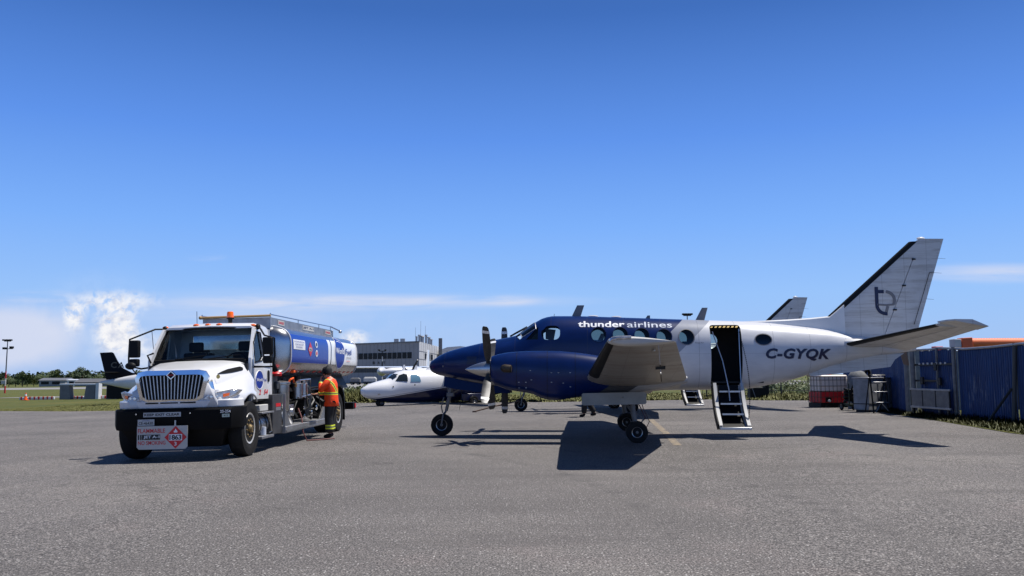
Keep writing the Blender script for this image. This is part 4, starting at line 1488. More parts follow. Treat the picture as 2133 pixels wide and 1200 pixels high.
def make_truck():
    TX = Matrix.Rotation(-0.028, 4, 'Z') @ Matrix.Rotation(-0.022, 4, 'Y')
    root = thing('fuel_truck', 'white aviation fuel tanker truck with blue and white tank', 'fuel truck', (-6.0899, 16.3633, -0.068), TX.to_euler())
    # chassis
    mb = MB()
    for x in (-0.42, 0.36):
        mb.box(x, x + 0.08, -0.6, 9.2, 0.62, 0.88)
    mb.box(-0.9, 0.9, 6.9, 7.2, 0.45, 0.6)
    mb.box(-0.85, 0.85, -0.08, 0.08, 0.42, 0.54)
    mb.box(-0.5, 0.5, -0.55, 0.5, 0.5, 1.1)
    mb.build('chassis', 'dark_metal', root)
    # ---- hood with fenders: cross sections along y
    hb = MB()
    rings = []
    ys = [-0.80, -0.76, -0.70, -0.64] + [-0.60 + 0.06 * i for i in range(18)]
    prev = None
    for y in ys:
        k = min(max((y + 0.80) / 1.25, 0), 1)
        ks = k * k * (3 - 2 * k)
        zt = 1.600 + 0.22 * k ** 0.85 - (0.05 if y < -0.78 else 0.015 if y < -0.74 else 0)
        xh = 0.58 + 0.36 * k
        xv = xh + 0.07
        zv = 1.30 + 0.25 * ks
        fw = min(max((y + 0.80) / 0.45, 0), 1) ** 0.8
        xf = 0.80 + 0.34 * fw
        bulge = math.exp(-((y - 0.02) / 0.62) ** 2)
        zf = 1.10 + 0.14 * bulge
        xf -= 0.09 * max(0, (y - 0.35)) / 0.3 if y > 0.35 else 0
        arch = 0.52 + math.sqrt(max(0.635 ** 2 - y * y, 0)) if abs(y) < 0.635 else 0.0
        zb = max(arch, 0.955) if y < 0 else max(arch, 0.80)
        zb = min(zb, zf - 0.05)
        half = [(0, zt + 0.02), (xh * 0.5, zt + 0.012), (xh * 0.85, zt - 0.018), (xh, zt - 0.07), (xv, zv + 0.06), (xv + 0.03, zv), ((xv + xf) / 2 + .02, (zv + zf) / 2 + 0.05), (xf - 0.05, zf + 0.03), (xf, zf - 0.03), (xf + 0.012, max(zb + 0.02, zf - 0.12)), (xf + 0.01, zb)]
        pts = [(-x, y, z) for x, z in reversed(half[1:])] + [(x, y, z) for x, z in half]
        rings.append(pts)
    hb.loft(rings, cap=False, closed=False)
    n = len(rings[0])
    hb.add(rings[0], [tuple(range(n))])
    me = hb.mesh('hood', 'white', 50)
    hood = link('hood', me, root)
    sm = hood.modifiers.new('solid', 'SOLIDIFY')
    sm.thickness = 0.03
    sm.offset = -1
    # side vents of the hood
    for s in (-1, 1):
        mb = MB()
        pts = [(-0.50, 1.555), (-0.36, 1.60), (-0.2, 1.64), (0.0, 1.67), (0.15, 1.69), (0.205, 1.675), (0.205, 1.64), (0.17, 1.62), (0.03, 1.598), (-0.1, 1.58), (-0.3, 1.562)]

        def vent(p, a):
            k = min(max((p[0] + 0.80) / 1.25, 0), 1)
            ks = k * k * (3 - 2 * k)
            ze, zv_ = 1.600 + 0.22 * k ** 0.85 - 0.07, 1.36 + 0.25 * ks
            return (s * (0.58 + 0.36 * k + 0.07 * (ze - p[1]) / (ze - zv_) + a), p[0], p[1])
        mb.prism(pts, -0.02, 0.014, vent)
        mb.build('hood_vent', 'black', hood)
    # valance, grille, lamps
    mb = MB()
    rings = []
    for x, dy in ((-1.14, 0.34), (-1.05, 0.16), (-0.9, 0.05), (-0.6, 0.0), (0, -0.02), (0.6, 0.0), (0.9, 0.05), (1.05, 0.16), (1.14, 0.34)):
        rings.append([(x, -0.83 + dy, 0.95), (x, -0.845 + dy, 1.085), (x, -0.72 + dy, 1.10), (x, -0.70 + dy, 0.95)])
    mb.loft(rings)
    val = mb.build('front_valance', 'white', root, 40, bevel=0.015)
    for x0, x1 in ((-0.49, -0.26), (-0.22, 0.10), (0.14, 0.42)):
        mb = MB()
        mb.box(x0, x1, -0.862, -0.84, 1.035, 1.058)
        mb.build('valance_slot', 'black', val)
    gr = [(-0.60, 1.50), (-0.57, 1.545), (0.53, 1.545), (0.56, 1.50), (0.50, 1.16), (0.40, 1.10), (-0.44, 1.10), (-0.54, 1.16)]
    mb = MB()
    mb.prism(gr, -0.02, 0.02, XZ(-0.83))
    gb = mb.build('grille', 'black', root)
    mb = MB()
    out = [(-0.70, 1.50), (-0.64, 1.605), (-0.5, 1.635), (0.46, 1.635), (0.60, 1.605), (0.66, 1.50), (0.56, 1.13), (0.42, 1.065), (-0.46, 1.065), (-0.60, 1.13)]
    inn = [(-0.615, 1.48), (-0.58, 1.535), (-0.48, 1.548), (0.44, 1.548), (0.54, 1.535), (0.575, 1.48), (0.50, 1.165), (0.40, 1.105), (-0.44, 1.105), (-0.54, 1.165)]
    nn = len(out)
    vs = [(x, -0.80, z) for x, z in out] + [(x, -0.855, z) for x, z in [(o[0] * .97 + i[0] * .03, o[1] * .97 + i[1] * .03) for o, i in zip(out, inn)]] + [(x, -0.87, z) for x, z in inn] + [(x, -0.82, z) for x, z in inn]
    fs = []
    for r in range(3):
        for i in range(nn):
            fs.append((r * nn + i, r * nn + (i + 1) % nn, (r + 1) * nn + (i + 1) % nn, (r + 1) * nn + i))
    mb.add(vs, fs)
    mb.build('grille_surround', 'chrome', root, 40)
    nb = 17
    for i in range(nb):
        u = -0.555 + 1.07 * i / (nb - 1)
        xb = u * 0.86
        mb = MB()
        for f in (-1,):
            mb.hexa([(xb - .008, -0.872, 1.11), (xb + .008, -0.872, 1.11), (xb + .008, -0.845, 1.11), (xb - .008, -0.845, 1.11), (u - .009, -0.872, 1.54), (u + .009, -0.872, 1.54), (u + .009, -0.845, 1.54), (u - .009, -0.845, 1.54)])
        mb.build('grille_bar', 'alu', gb, 0)
    # diamond badge
    mb = MB()
    mb.prism([(-0.115, 1.545), (-0.02, 1.63), (0.075, 1.545), (-0.02, 1.46)], -0.012, 0.012, XZ(-0.885))
    bd = mb.build('badge', 'chrome', root, 0, bevel=0.006)
    mb = MB()
    mb.prism([(-0.085, 1.545), (-0.02, 1.603), (0.045, 1.545), (-0.02, 1.487)], -0.004, 0.004, XZ(-0.8995))
    mb.build('badge_field', 'black', bd, 0)
    mb = MB()
    mb.prism([(-0.075, 1.54), (-0.07, 1.552), (0.03, 1.552), (0.035, 1.54)], -0.002, 0.002, XZ(-0.906))
    mb.build('badge_band', 'red_decal', bd, 0)
    for s in (-1, 1):
        mb = MB()
        pts = [(0.56, 1.10), (0.66, 1.085), (0.90, 1.10), (1.05, 1.175), (1.10, 1.235), (1.02, 1.25), (0.80, 1.205), (0.62, 1.165)]
        def fl(p, a):
            x = p[0]
            y = -0.80 + (0.34 * max(0, (x - 0.62) / 0.5) ** 1.6)
            return (s * (x + 0.0), y - 0.02 + a, p[1])
        big = [(0.52, 1.085), (0.66, 1.065), (0.92, 1.08), (1.08, 1.16), (1.13, 1.25), (1.02, 1.272), (0.80, 1.225), (0.60, 1.20)]
        mb.prism(big, -0.01, 0.05, lambda p, a: fl(p, a))
        bz = mb.build('headlight_bezel', 'chrome', root, 30, bevel=0.006)
        mb = MB()
        mb.prism(pts, -0.03, 0.0, fl)
        hl = mb.build('headlight', 'lens', root, 30, bevel=0.008)
        mb = MB()
        pa = [(0.88, 1.125), (0.96, 1.15), (0.97, 1.20), (0.88, 1.185)]
        mb.prism(pa, -0.038, -0.02, fl)
        mb.build('turn_signal', 'amber', hl, 0)
        for cx in (0.70, 0.80):
            mb = MB()
            x = cx
            y = -0.80 + (0.34 * max(0, (x - 0.62) / 0.5) ** 1.6)
            mb.lathe([(-0.06, 0.034), (-0.064, 0.028), (-0.05, 0.01)], (s * x, y, 1.14), (0, 1, 0), 12)
            mb.build('lamp_bowl', 'chrome', hl, 40)
        # chrome scoop between grille and fender
        mb = MB()
        mb.hexa([(s * 0.60, -0.815, 1.20), (s * 0.76, -0.80, 1.225), (s * 0.70, -0.70, 1.28), (s * 0.62, -0.72, 1.28), (s * 0.645, -0.80, 1.42), (s * 0.68, -0.79, 1.42), (s * 0.67, -0.72, 1.45), (s * 0.64, -0.72, 1.45)])
        mb.build('grille_cheek', 'chrome', root, 30)
    # ---- bumper
    mb = MB()
    rings = []
    for x, dy, zb in ((-1.15, 0.40, 0.66), (-1.13, 0.24, 0.62), (-1.05, 0.12, 0.575), (-0.85, 0.04, 0.555), (-0.4, 0.0, 0.55), (0.4, 0.0, 0.55), (0.85, 0.04, 0.555), (1.05, 0.12, 0.565), (1.15, 0.26, 0.575), (1.18, 0.42, 0.60)):
        y = -0.92 + dy
        rings.append([(x, y + 0.02, zb), (x, y, zb + 0.05), (x, y, 0.91), (x, y + 0.025, 0.945), (x, y + 0.16, 0.945), (x, y + 0.16, zb)])
    mb.loft(rings)
    bp_ = mb.build('front_bumper', 'bumper', root, 30)
    mb = MB()
    mb.hexa([(-0.80, -0.62, 0.24), (0.80, -0.62, 0.24), (0.80, 0.3, 0.24), (-0.80, 0.3, 0.24), (-0.95, -0.78, 0.57), (0.95, -0.78, 0.57), (0.82, 0.3, 0.57), (-0.82, 0.3, 0.57)])
    mb.build('underside_shade', 'black', root)  # black block standing in for the shade under bumper and engine
    mb = MB()
    mb.cyl((0.10, -0.95, 0.62), (0.10, -0.95, 0.74), 0.018, None, 8)
    mb.build('tow_pin', 'steel', bp_)
    for x in (-0.62, 0.36):
        mb = MB()
        mb.cyl((x, -0.93, 0.86), (x, -0.945, 0.86), 0.014, None, 8)
        mb.build('bumper_bolt', 'chrome', bp_)

    def plate(name, x0, x1, z0, z1, y, material, par, clip=0.0):
        mb = MB()
        if clip:
            pts = [(x0 + clip, z0), (x1 - clip, z0), (x1, z0 + clip), (x1, z1), (x0, z1), (x0, z0 + clip)]
        else:
            pts = [(x0, z0), (x1, z0), (x1, z1), (x0, z1)]
        mb.prism(pts, -0.004, 0.004, XZ(y))
        return mb.build(name, material, par, 0)

    def txt(name, body, x0, x1, z0, z1, y, material, par, bold=0.0, sp_=1.0):
        return text_obj(name, body, lambda u, v: (x0 + (x1 - x0) * u, y, z0 + (z1 - z0) * v), material, par, bold, 0, 0, sp_)
    ke = plate('warning_plate', -0.49, 0.19, 0.805, 0.885, -0.935, 'white_dull', bp_)
    txt('lettering', 'KEEP EXIT CLEAR', -0.47, 0.17, 0.822, 0.868, -0.9415, 'black_decal', ke, 0.03)
    lp_ = plate('licence_plate', -0.585, -0.285, 0.655, 0.765, -0.945, 'white_dull', bp_)
    txt('lettering', 'CE-46430', -0.565, -0.31, 0.672, 0.725, -0.9515, 'black_decal', lp_, 0.01)
    txt('lettering', 'ONTARIO', -0.50, -0.37, 0.735, 0.752, -0.9515, 'blue_decal', lp_, 0.0)
    hz = plate('hazard_sign', -0.585, 0.33, 0.235, 0.645, -0.965, 'cream_sign', bp_, 0.04)
    Y = -0.9715
    txt('lettering', 'FLAMMABLE', -0.567, -0.075, 0.525, 0.60, Y, 'red_decal', hz, 0.012)
    txt('lettering', 'NO SMOKING', -0.562, -0.065, 0.315, 0.385, Y, 'red_decal', hz, 0.012)
    plate('sign_field', -0.47, -0.165, 0.405, 0.495, Y + 0.002, 'black_decal', hz)
    for x in (-0.565, -0.525, -0.495):
        plate('sign_field', x, x + 0.02, 0.405, 0.495, Y + 0.002, 'black_decal', hz)
    txt('lettering', 'JET A-1', -0.46, -0.175, 0.42, 0.48, Y - 0.004, 'white_decal', hz, 0.02)
    cx, cz, dr = 0.115, 0.44, 0.20
    mb = MB()
    mb.prism([(cx - dr, cz), (cx, cz - dr), (cx + dr, cz), (cx, cz + dr)], -0.002, 0.002, XZ(Y))
    mb.build('hazard_diamond', 'red_decal', hz, 0)
    plate('number_field', cx - 0.118, cx + 0.118, cz - 0.055, cz + 0.055, Y - 0.002, 'white_decal', hz)
    txt('lettering', '1863', cx - 0.108, cx + 0.108, cz - 0.045, cz + 0.045, Y - 0.008, 'black_decal', hz, 0.03, 0.92)
    txt('lettering', '3', cx - 0.022, cx + 0.022, cz - 0.145, cz - 0.08, Y - 0.004, 'white_decal', hz, 0.01)
    mb = MB()
    mb.prism([(cx - .03, cz + .085), (cx + .03, cz + .085), (cx + .036, cz + .105), (cx + .018, cz + .125), (cx, cz + .155), (cx - .012, cz + .125), (cx - .034, cz + .108)], -0.002, 0.002, XZ(Y - 0.003))
    mb.build('flame_symbol', 'white_decal', hz, 0)
    # fleet number on the bumper end
    def bumper_end(x0, x1, z0, z1):
        return lambda u, v: (x0 + (x1 - x0) * u, -0.886 + 0.40 * (x0 + (x1 - x0) * u - 0.85) - 0.006, z0 + (z1 - z0) * v)
    text_obj('fleet_number', '25-254', bumper_end(0.88, 1.045, 0.85, 0.90), 'white_decal', bp_, 0.015)
    mb = MB()
    mb.add([bumper_end(0.91, 1.03, 0.77, 0.83)(u, v) for u, v in ((0, 0), (1, 0), (1, 1), (0, 1))], [(0, 1, 2, 3)])
    sk = mb.build('number_sticker', mat('sticker_green', (0.35, 0.42, 0.38), 0.5), bp_, 0)
    text_obj('lettering', '413', lambda u, v: tuple(Vector(bumper_end(0.935, 1.005, 0.785, 0.815)(u, v)) + Vector((0, -0.003, 0))), 'black_decal', sk, 0.01)
    # ---- cab
    zr = 2.545
    def xw(z):      # tumblehome of the cab side
        return 1.025 - max(0, z - 1.8) * 0.135
    mb = MB()
    rr = []
    for y, z0, z1 in ((0.86, 2.475, 2.515), (0.92, 2.475, 2.545), (1.05, 2.475, 2.585), (1.55, 2.475, 2.575), (1.66, 2.475, 2.54), (1.68, 2.475, 2.50)):
        h = xw(2.5)
        rr.append([(-h, y, z0), (-h + .01, y, z1 - .05), (-h + .10, y, z1), (0, y, z1 + .018), (h - .10, y, z1), (h - .01, y, z1 - .05), (h, y, z0)])
    mb.loft(rr)
    roof = mb.build('cab_roof', 'white', root, 40)
    for x in (-0.93, -0.30, -0.06, 0.17, 0.87):
        mb = MB()
        mb.ball((x, 0.93, 2.562 if abs(x) < .8 else 2.53), 0.05, 10, 6, 0, (1.3, 0.9, 0.55))
        mb.build('marker_light', 'amber', roof, 60)

    def side_pt(y, z, s, o=0.0):
        return (s * (xw(z) + o), y, z)
    for s in (-1, 1):
        # pillars and panels between which the door hangs
        mb = MB()
        for poly in ([(0.36, 1.02), (0.425, 1.02), (0.425, 1.83), (0.90, 2.48), (0.80, 2.48), (0.36, 1.86)],
                     [(1.545, 1.02), (1.69, 1.02), (1.69, 2.48), (1.30, 2.48), (1.22, 2.43), (1.545, 2.0)]):
            mb.prism(poly, -0.05, 0.0, lambda p, a: side_pt(p[0], p[1], s, a))
        mb.prism([(0.80, 2.44), (1.3, 2.44), (1.3, 2.48), (0.84, 2.48)], -0.05, 0.0, lambda p, a: side_pt(p[0], p[1], s, a))
        mb.build('cab_side', 'white', root, 0)
        # door made of strips round its window
        mb = MB()
        D = [([(0.43, 1.05), (1.46, 1.04), (1.54, 1.30), (1.54, 1.90), (1.16, 1.90), (0.98, 1.80), (0.43, 1.76)]),
             ([(0.43, 1.76), (0.55, 1.77), (0.62, 2.20), (0.88, 2.40), (0.85, 2.44), (0.43, 1.84)]),
             ([(1.54, 1.90), (1.25, 2.42), (1.16, 2.44), (0.85, 2.44), (0.88, 2.40), (1.12, 2.385), (1.16, 1.90)])]
        for poly in D:
            mb.prism(poly, -0.045, 0.006, lambda p, a: side_pt(p[0], p[1], s, a))
        door = mb.build('door', 'white', root, 0)
        mb = MB()
        mb.prism([(0.55, 1.76), (0.98, 1.80), (1.17, 1.90), (1.13, 2.39), (0.87, 2.40), (0.60, 2.16)], -0.03, -0.025, lambda p, a: side_pt(p[0], p[1], s, a))
        mb.build('door_glass', 'glass_cab', door, 0)
        mb = MB()
        for a_, b_ in (((0.55, 1.765), (0.98, 1.805)), ((0.98, 1.805), (1.165, 1.905)), ((1.165, 1.905), (1.125, 2.385)), ((1.125, 2.385), (0.875, 2.40)), ((0.55, 1.765), (0.61, 2.17)), ((0.61, 2.17), (0.875, 2.40))):
            mb.tube([side_pt(a_[0], a_[1], s, 0.004), side_pt(b_[0], b_[1], s, 0.004)], 0.014, 5)
        mb.build('window_seal', 'black', door)
        mb = MB()
        mb.tube([side_pt(0.44, 1.70, s, 0.010), side_pt(1.54, 1.70, s, 0.010)], 0.008, 4)
        mb.build('door_crease', 'black', door)
        mb = MB()
        mb.prism(rrect(1.35, 1.46, 1.38, 1.62, 0.05, 4), 0.0, 0.022, lambda p, a: side_pt(p[0], p[1], s, a))
        mb.build('handle', 'black', door, 0, bevel=0.005)
        mb = MB()
        mb.prism(arc(0.83, 1.425, 0.235, 0.185, 28), 0.006, 0.011, lambda p, a: side_pt(p[0], p[1], s, a))
        od = mb.build('door_emblem', 'blue_decal', door, 0)
        mb = MB()
        ring = arc(0.83, 1.425, 0.235, 0.185, 28)
        mb.tube([side_pt(y, z, s, 0.010) for y, z in ring + ring[:1]], 0.007, 4)
        mb.build('emblem_rim', 'white_decal', od)
        if s > 0:
            text_obj('lettering', 'World', lambda u, v: side_pt(0.65 + 0.36 * u, 1.395 + 0.065 * v, s, 0.014), 'white_decal', od, 0.01)
            text_obj('lettering', 'Fuel', lambda u, v: side_pt(1.08 + 0.20 * u, 1.395 + 0.065 * v, s, 0.012), 'blue_decal', door, 0.01)
            text_obj('unit_number', '54', lambda u, v: side_pt(1.10 + 0.26 * u, 1.13 + 0.10 * v, s, 0.012), 'red_decal', door, 0.03, 0.2)
            text_obj('unit_number', '2', lambda u, v: side_pt(0.80 + 0.12 * u, 1.13 + 0.10 * v, s, 0.012), 'red_decal', door, 0.03, 0.2)
    # rear wall with window, floor, dash, seats
    mb = MB()
    mb.box(-1.02, 1.02, 1.655, 1.69, 1.02, 1.78)
    mb.box(-0.96, -0.66, 1.655, 1.69, 1.78, 2.48)
    mb.box(0.66, 0.96, 1.655, 1.69, 1.78, 2.48)
    mb.box(-0.66, 0.66, 1.655, 1.69, 2.38, 2.48)
    mb.build('cab_rear_wall', 'white', root, 0)
    mb = MB()
    mb.box(-0.66, 0.66, 1.67, 1.675, 1.78, 2.38)
    mb.build('rear_window', 'glass_cab', root, 0)
    mb = MB()
    mb.box(-0.97, 0.97, 0.40, 1.65, 1.0, 1.06)
    mb.box(-0.97, 0.97, 0.30, 0.36, 0.7, 1.75)
    mb.build('cab_floor', 'dark_int', root, 0)
    mb = MB()
    mb.hexa([(-0.96, 0.38, 1.5), (0.96, 0.38, 1.5), (0.96, 0.85, 1.5), (-0.96, 0.85, 1.5), (-0.96, 0.40, 1.80), (0.96, 0.40, 1.80), (0.96, 0.78, 1.82), (-0.96, 0.78, 1.82)])
    dash = mb.build('dashboard', 'dark_int', root, 0, bevel=0.02)
    mb = MB()
    mb.hexa([(-0.02, 0.46, 1.835), (0.38, 0.46, 1.835), (0.38, 0.72, 1.86), (-0.02, 0.72, 1.86), (-0.02, 0.46, 1.842), (0.38, 0.46, 1.842), (0.38, 0.72, 1.93), (-0.02, 0.72, 1.93)])
    mb.build('papers', 'white_dull', dash, 0)
    for x in (-0.52, 0.52):
        mb = MB()
        mb.box(x - 0.26, x + 0.26, 1.0, 1.5, 1.2, 1.42)
        mb.box(x - 0.25, x + 0.25, 1.42, 1.58, 1.40, 2.02)
        mb.box(x - 0.15, x + 0.15, 1.45, 1.56, 2.04, 2.24)
        mb.build('seat', 'dark_int', root, bevel=0.04)
    mb = MB()
    c = Vector((0.52, 0.92, 1.80))
    ring = [c + Vector((0.21 * math.cos(R(a)), 0.07 * math.sin(R(a)), 0.19 * math.sin(R(a)))) for a in range(0, 361, 20)]
    mb.tube(ring, 0.016, 6)
    mb.tube([c, (0.52, 0.7, 1.65)], 0.03, 6)
    mb.build('steering_wheel', 'black', root)
    # windscreen
    mb = MB()
    lo = [(-0.96, 0.52, 1.84), (-0.5, 0.43, 1.84), (0, 0.40, 1.845), (0.5, 0.43, 1.84), (0.96, 0.52, 1.84)]
    hi = [(-0.88, 0.93, 2.475), (-0.5, 0.875, 2.485), (0, 0.86, 2.49), (0.5, 0.875, 2.485), (0.88, 0.93, 2.475)]
    mb.loft([lo, hi], False, 0, False)
    wsn = mb.build('windscreen', 'glass_cab', root, 60)
    mb = MB()
    mb.tube(lo + hi[::-1] + lo[:1], 0.024, 6)
    mb.build('windscreen_seal', 'black', wsn)
    mb = MB()
    mb.hexa([(-0.90, 0.38, 1.76), (0.90, 0.38, 1.76), (0.90, 0.55, 1.76), (-0.90, 0.55, 1.76), (-0.88, 0.38, 1.835), (0.88, 0.38, 1.835), (0.94, 0.50, 1.838), (-0.94, 0.50, 1.838)])
    mb.build('cowl', 'black', root, 0)
    for a_, b_ in (((-0.5, 0.40, 1.86), (0.1, 0.44, 1.93)), ((0.15, 0.40, 1.86), (0.75, 0.50, 1.93))):
        mb = MB()
        mb.tube([a_, b_], 0.01, 5)
        mb.build('wiper', 'black', wsn)
    # ---- mirrors
    for s, mx, my in ((-1, -1.30, 0.42), (1, 1.30, 0.55)):
        mb = MB()
        if s < 0:
            pts = [(-0.93, 0.92, 2.50), (-1.06, 0.75, 2.49), (-1.42, my, 2.28), (-1.43, my, 1.95), (-1.43, my, 1.76), (-1.20, my + .05, 1.70), (-1.02, 0.46, 1.72)]
        else:
            pts = [(0.95, 0.96, 2.50), (1.05, 0.80, 2.46), (1.22, my, 2.30), (1.42, my, 2.24), (1.43, my, 1.9), (1.40, my, 1.68), (1.02, 0.50, 1.68)]
        mb.tube(pts, 0.018, 7)
        mb.ball(pts[0], 0.06, 8, 6)
        arm = mb.build('mirror_arm', 'black', root, 40)
        mb = MB()
        mb.box(mx - 0.10, mx + 0.10, my - 0.09, my + 0.03, 1.92, 2.26)
        mb.build('mirror', 'black', arm, bevel=0.03, seg=3)
        mb = MB()
        mb.box(mx - 0.09, mx + 0.09, my - 0.09, my + 0.03, 1.745, 1.895)
        mb.build('mirror', 'black', arm, bevel=0.03, seg=3)
    # fender mirrors and whip aerials on the hood
    mb = MB()
    mb.tube([(-0.98, 0.12, 1.42), (-1.12, -0.02, 1.66), (-1.16, -0.02, 1.72)], 0.012, 6)
    mb.ball((-1.18, -0.02, 1.75), 0.09, 10, 7, 0, (1.2, 0.7, 0.8))
    mb.build('fender_mirror', 'black', root)
    mb = MB()
    mb.tube([(-0.93, 0.30, 1.80), (-0.98, 0.25, 1.95), (-0.86, 0.25, 1.99)], 0.018, 6)
    mb.build('washer_arm', 'black', root)
    mb = MB()
    mb.tube([(-0.98, 0.55, 1.9), (-1.06, 0.60, 2.45)], 0.006, 5)
    mb.build('aerial', 'black', root)
    mb = MB()
    mb.tube([(-0.55, 1.6, 2.58), (-0.56, 1.6, 2.90)], 0.006, 5)
    mb.build('aerial', 'black', roof)
    mb = MB()
    mb.cyl((0.19, 1.5, 2.57), (0.19, 1.5, 2.73), 0.03, 0.05, 10)
    mb.lathe([(0, 0.075), (0.02, 0.08), (0.022, 0.06)], (0.19, 1.5, 2.72), (0, 0, 1), 14)
    bc = mb.build('beacon_base', 'black', roof, 40)
    mb = MB()
    mb.lathe([(0, 0.072), (0.10, 0.068), (0.125, 0.055), (0.13, 0.0)], (0.19, 1.5, 2.742), (0, 0, 1), 16)
    mb.build('beacon_lens', 'amber', bc, 40)
    # round badge on the hood side
    mb = MB()
    mb.prism(arc(0.0, 0.0, 0.04, 0.04, 14), 0, 0.006, lambda p, a: (0.735 + p[0] * 0.8, -0.60 + 0.2 * p[0] - a, 1.50 + p[1]))
    mb.build('hood_sticker', mat('sticker_yellow', lin((225, 200, 120)), 0.5), hood, 0)
    # ---- wheels
    for s in (-1, 1):
        wheel(root, (s * 1.01, 0, 0.515), 0.515, 0.28, 0.29, (1, 0, 0), ('front_tyre', 'wheel_rim'), 40, 'rim_alu', bolts=10, side=s)
        for xx in (1.06, 0.72):
            wheel(root, (s * xx, 7.04, 0.515), 0.515, 0.27, 0.29, (1, 0, 0), ('rear_tyre', 'wheel_rim'), 36, 'rim_alu', bolts=10 if xx > 1 else 0, side=s)
        mb = MB()
        pts = [(6.42, 0.75), (6.50, 1.0), (6.72, 1.16), (7.04, 1.22), (7.36, 1.16), (7.58, 1.0), (7.66, 0.75), (7.70, 0.28), (7.73, 0.28), (7.70, 1.0), (7.42, 1.22), (7.04, 1.28), (6.66, 1.22), (6.44, 1.02), (6.38, 0.75)]
        mb.prism(pts, s * 0.58, s * 1.20, lambda p, a: (a, p[0], p[1]))
        mb.build('mud_guard', 'black', root, 0)
        mb = MB()
        mb.cyl((s * 0.62, 0.75, 0.62), (s * 1.02, 0.75, 0.62), 0.02, None, 6)
        mb.build('step_bracket', 'dark_metal', root)
    # treads: ribs round the front tyres
    # ---- tank
    TZ, TH, TW = 2.06, 0.585, 1.16
    def tring(y, g=1.0, n=64, e=3.8):
        return [(math.copysign(abs(math.cos(a)) ** (2 / e), math.cos(a)) * TW * g, y, TZ + math.copysign(abs(math.sin(a)) ** (2 / e), math.sin(a)) * TH * g) for a in [2 * math.pi * (k + .5) / n for k in range(n)]]
    def tx(z, o=0.0, e=3.8):
        return TW * (1 - min(abs(z - TZ) / TH, .999) ** e) ** (1 / e) + o
    mb = MB()
    mb.loft([tring(2.36, 0.3), tring(2.39, 0.6), tring(2.45, 0.86), tring(2.53, 0.965), tring(2.60, 1.0)] + [tring(2.62 + 0.364 * i) for i in range(20)] + [tring(9.60, 0.985), tring(9.67, 0.94), tring(9.72, 0.84), tring(9.74, 0.5), tring(9.745, 0.2)])
    tank = mb.build('tank', 'tank', root, 60)
    mb = MB()
    r = tring(2.60, 1.004)
    mb.tube(r + r[:1], 0.016, 6)
    mb.build('tank_rim', 'white', tank)
    mb = MB()
    r = tring(9.55, 1.003)
    mb.tube(r + r[:1], 0.014, 6)
    mb.build('tank_rim', 'white', tank)
    def on_tank(y, z, o=0.006):
        return (tx(z, o), y, z)
    def tpatch(name, poly, material, par, o=0.006):
        if len(poly) < 8:
            poly = [(a[0] + (b[0] - a[0]) * q / 8, a[1] + (b[1] - a[1]) * q / 8) for a, b in zip(poly, poly[1:] + poly[:1]) for q in range(8)]
        cx, cz = sum(p[0] for p in poly) / len(poly), sum(p[1] for p in poly) / len(poly)
        mb = MB()
        vs = [on_tank(cx, cz, o)]
        rg = 4
        for q in range(1, rg + 1):
            vs += [on_tank(cx + (a - cx) * q / rg, cz + (b - cz) * q / rg, o) for a, b in poly]
        n = len(poly)
        fs = [(0, 1 + i, 1 + (i + 1) % n) for i in range(n)]
        for q in range(rg - 1):
            for i in range(n):
                a, b = 1 + q * n + i, 1 + q * n + (i + 1) % n
                fs.append((a, a + n, b + n, b))
        mb.add(vs, fs)
        return mb.build(name, material, par, 60)
    tpatch('tank_emblem_rim', arc(7.32, 2.12, 0.60, 0.44, 32), 'white_decal', tank, 0.006)
    tpatch('tank_emblem', arc(7.32, 2.12, 0.555, 0.41, 32), 'blue_decal', tank, 0.010)
    def ttext(name, body, y0, y1, z0, z1, m_, bold=0.0, o=0.014):
        return text_obj(name, body, lambda u, v: on_tank(y0 + (y1 - y0) * u, z0 + (z1 - z0) * v, o), m_, tank, bold, 0, 5)
    ttext('tank_lettering', 'World', 6.82, 7.80, 2.10, 2.26, 'white_decal', 0.02)
    ttext('tank_lettering', 'Fuel', 7.98, 8.75, 2.10, 2.26, 'blue_decal', 0.015)
    ttext('tank_lettering', 'SERVICES', 8.10, 8.75, 1.99, 2.03, 'grey_decal', 0.01)
    ttext('tank_lettering', 'Canada', 8.10, 8.55, 1.90, 1.94, 'red_decal', 0.01)
    rb = [(y, z) for y, z in ((2.78, 2.10), (3.75, 2.10), (3.75, 2.32), (2.78, 2.32))]
    rp = tpatch('notice_panel', rb, 'white_decal', tank, 0.007)
    for i, (b_, y0, y1) in enumerate((('SHUTDOWN PROCEDURE', 2.84, 3.68), ('CLOSE VALVE AND', 2.90, 3.60), ('ENGAGE BRAKE', 2.98, 3.5))):
        ttext('notice_lettering', b_, y0, y1, 2.255 - i * 0.062, 2.295 - i * 0.062, 'blue_decal', 0.0, 0.011)
    dm = [(4.10, 2.13), (4.27, 1.98), (4.44, 2.13), (4.27, 2.33)]
    tpatch('hazard_diamond', [(4.02, 2.13), (4.22, 1.95), (4.42, 2.13), (4.22, 2.31)], 'red_decal', tank, 0.007)
    tpatch('number_field', [(4.10, 2.09), (4.34, 2.09), (4.34, 2.17), (4.10, 2.17)], 'white_decal', tank, 0.010)
    ttext('tank_lettering', '1863', 4.12, 4.32, 2.10, 2.16, 'black_decal', 0.02, 0.013)
    for z in (2.27, 2.05):
        tpatch('round_sign', arc(4.80, z, 0.115, 0.085, 16), 'white_decal', tank, 0.007)
        tpatch('round_sign_field', arc(4.80, z, 0.07, 0.05, 14), 'navy' if z > 2.1 else 'red_decal', tank, 0.010)
    for i in range(13):
        y = 2.75 + i * 0.55
        tpatch('reflective_strip', [(y, 1.585), (y + 0.26, 1.585), (y + 0.26, 1.625), (y, 1.625)], 'red_decal', tank, 0.006)
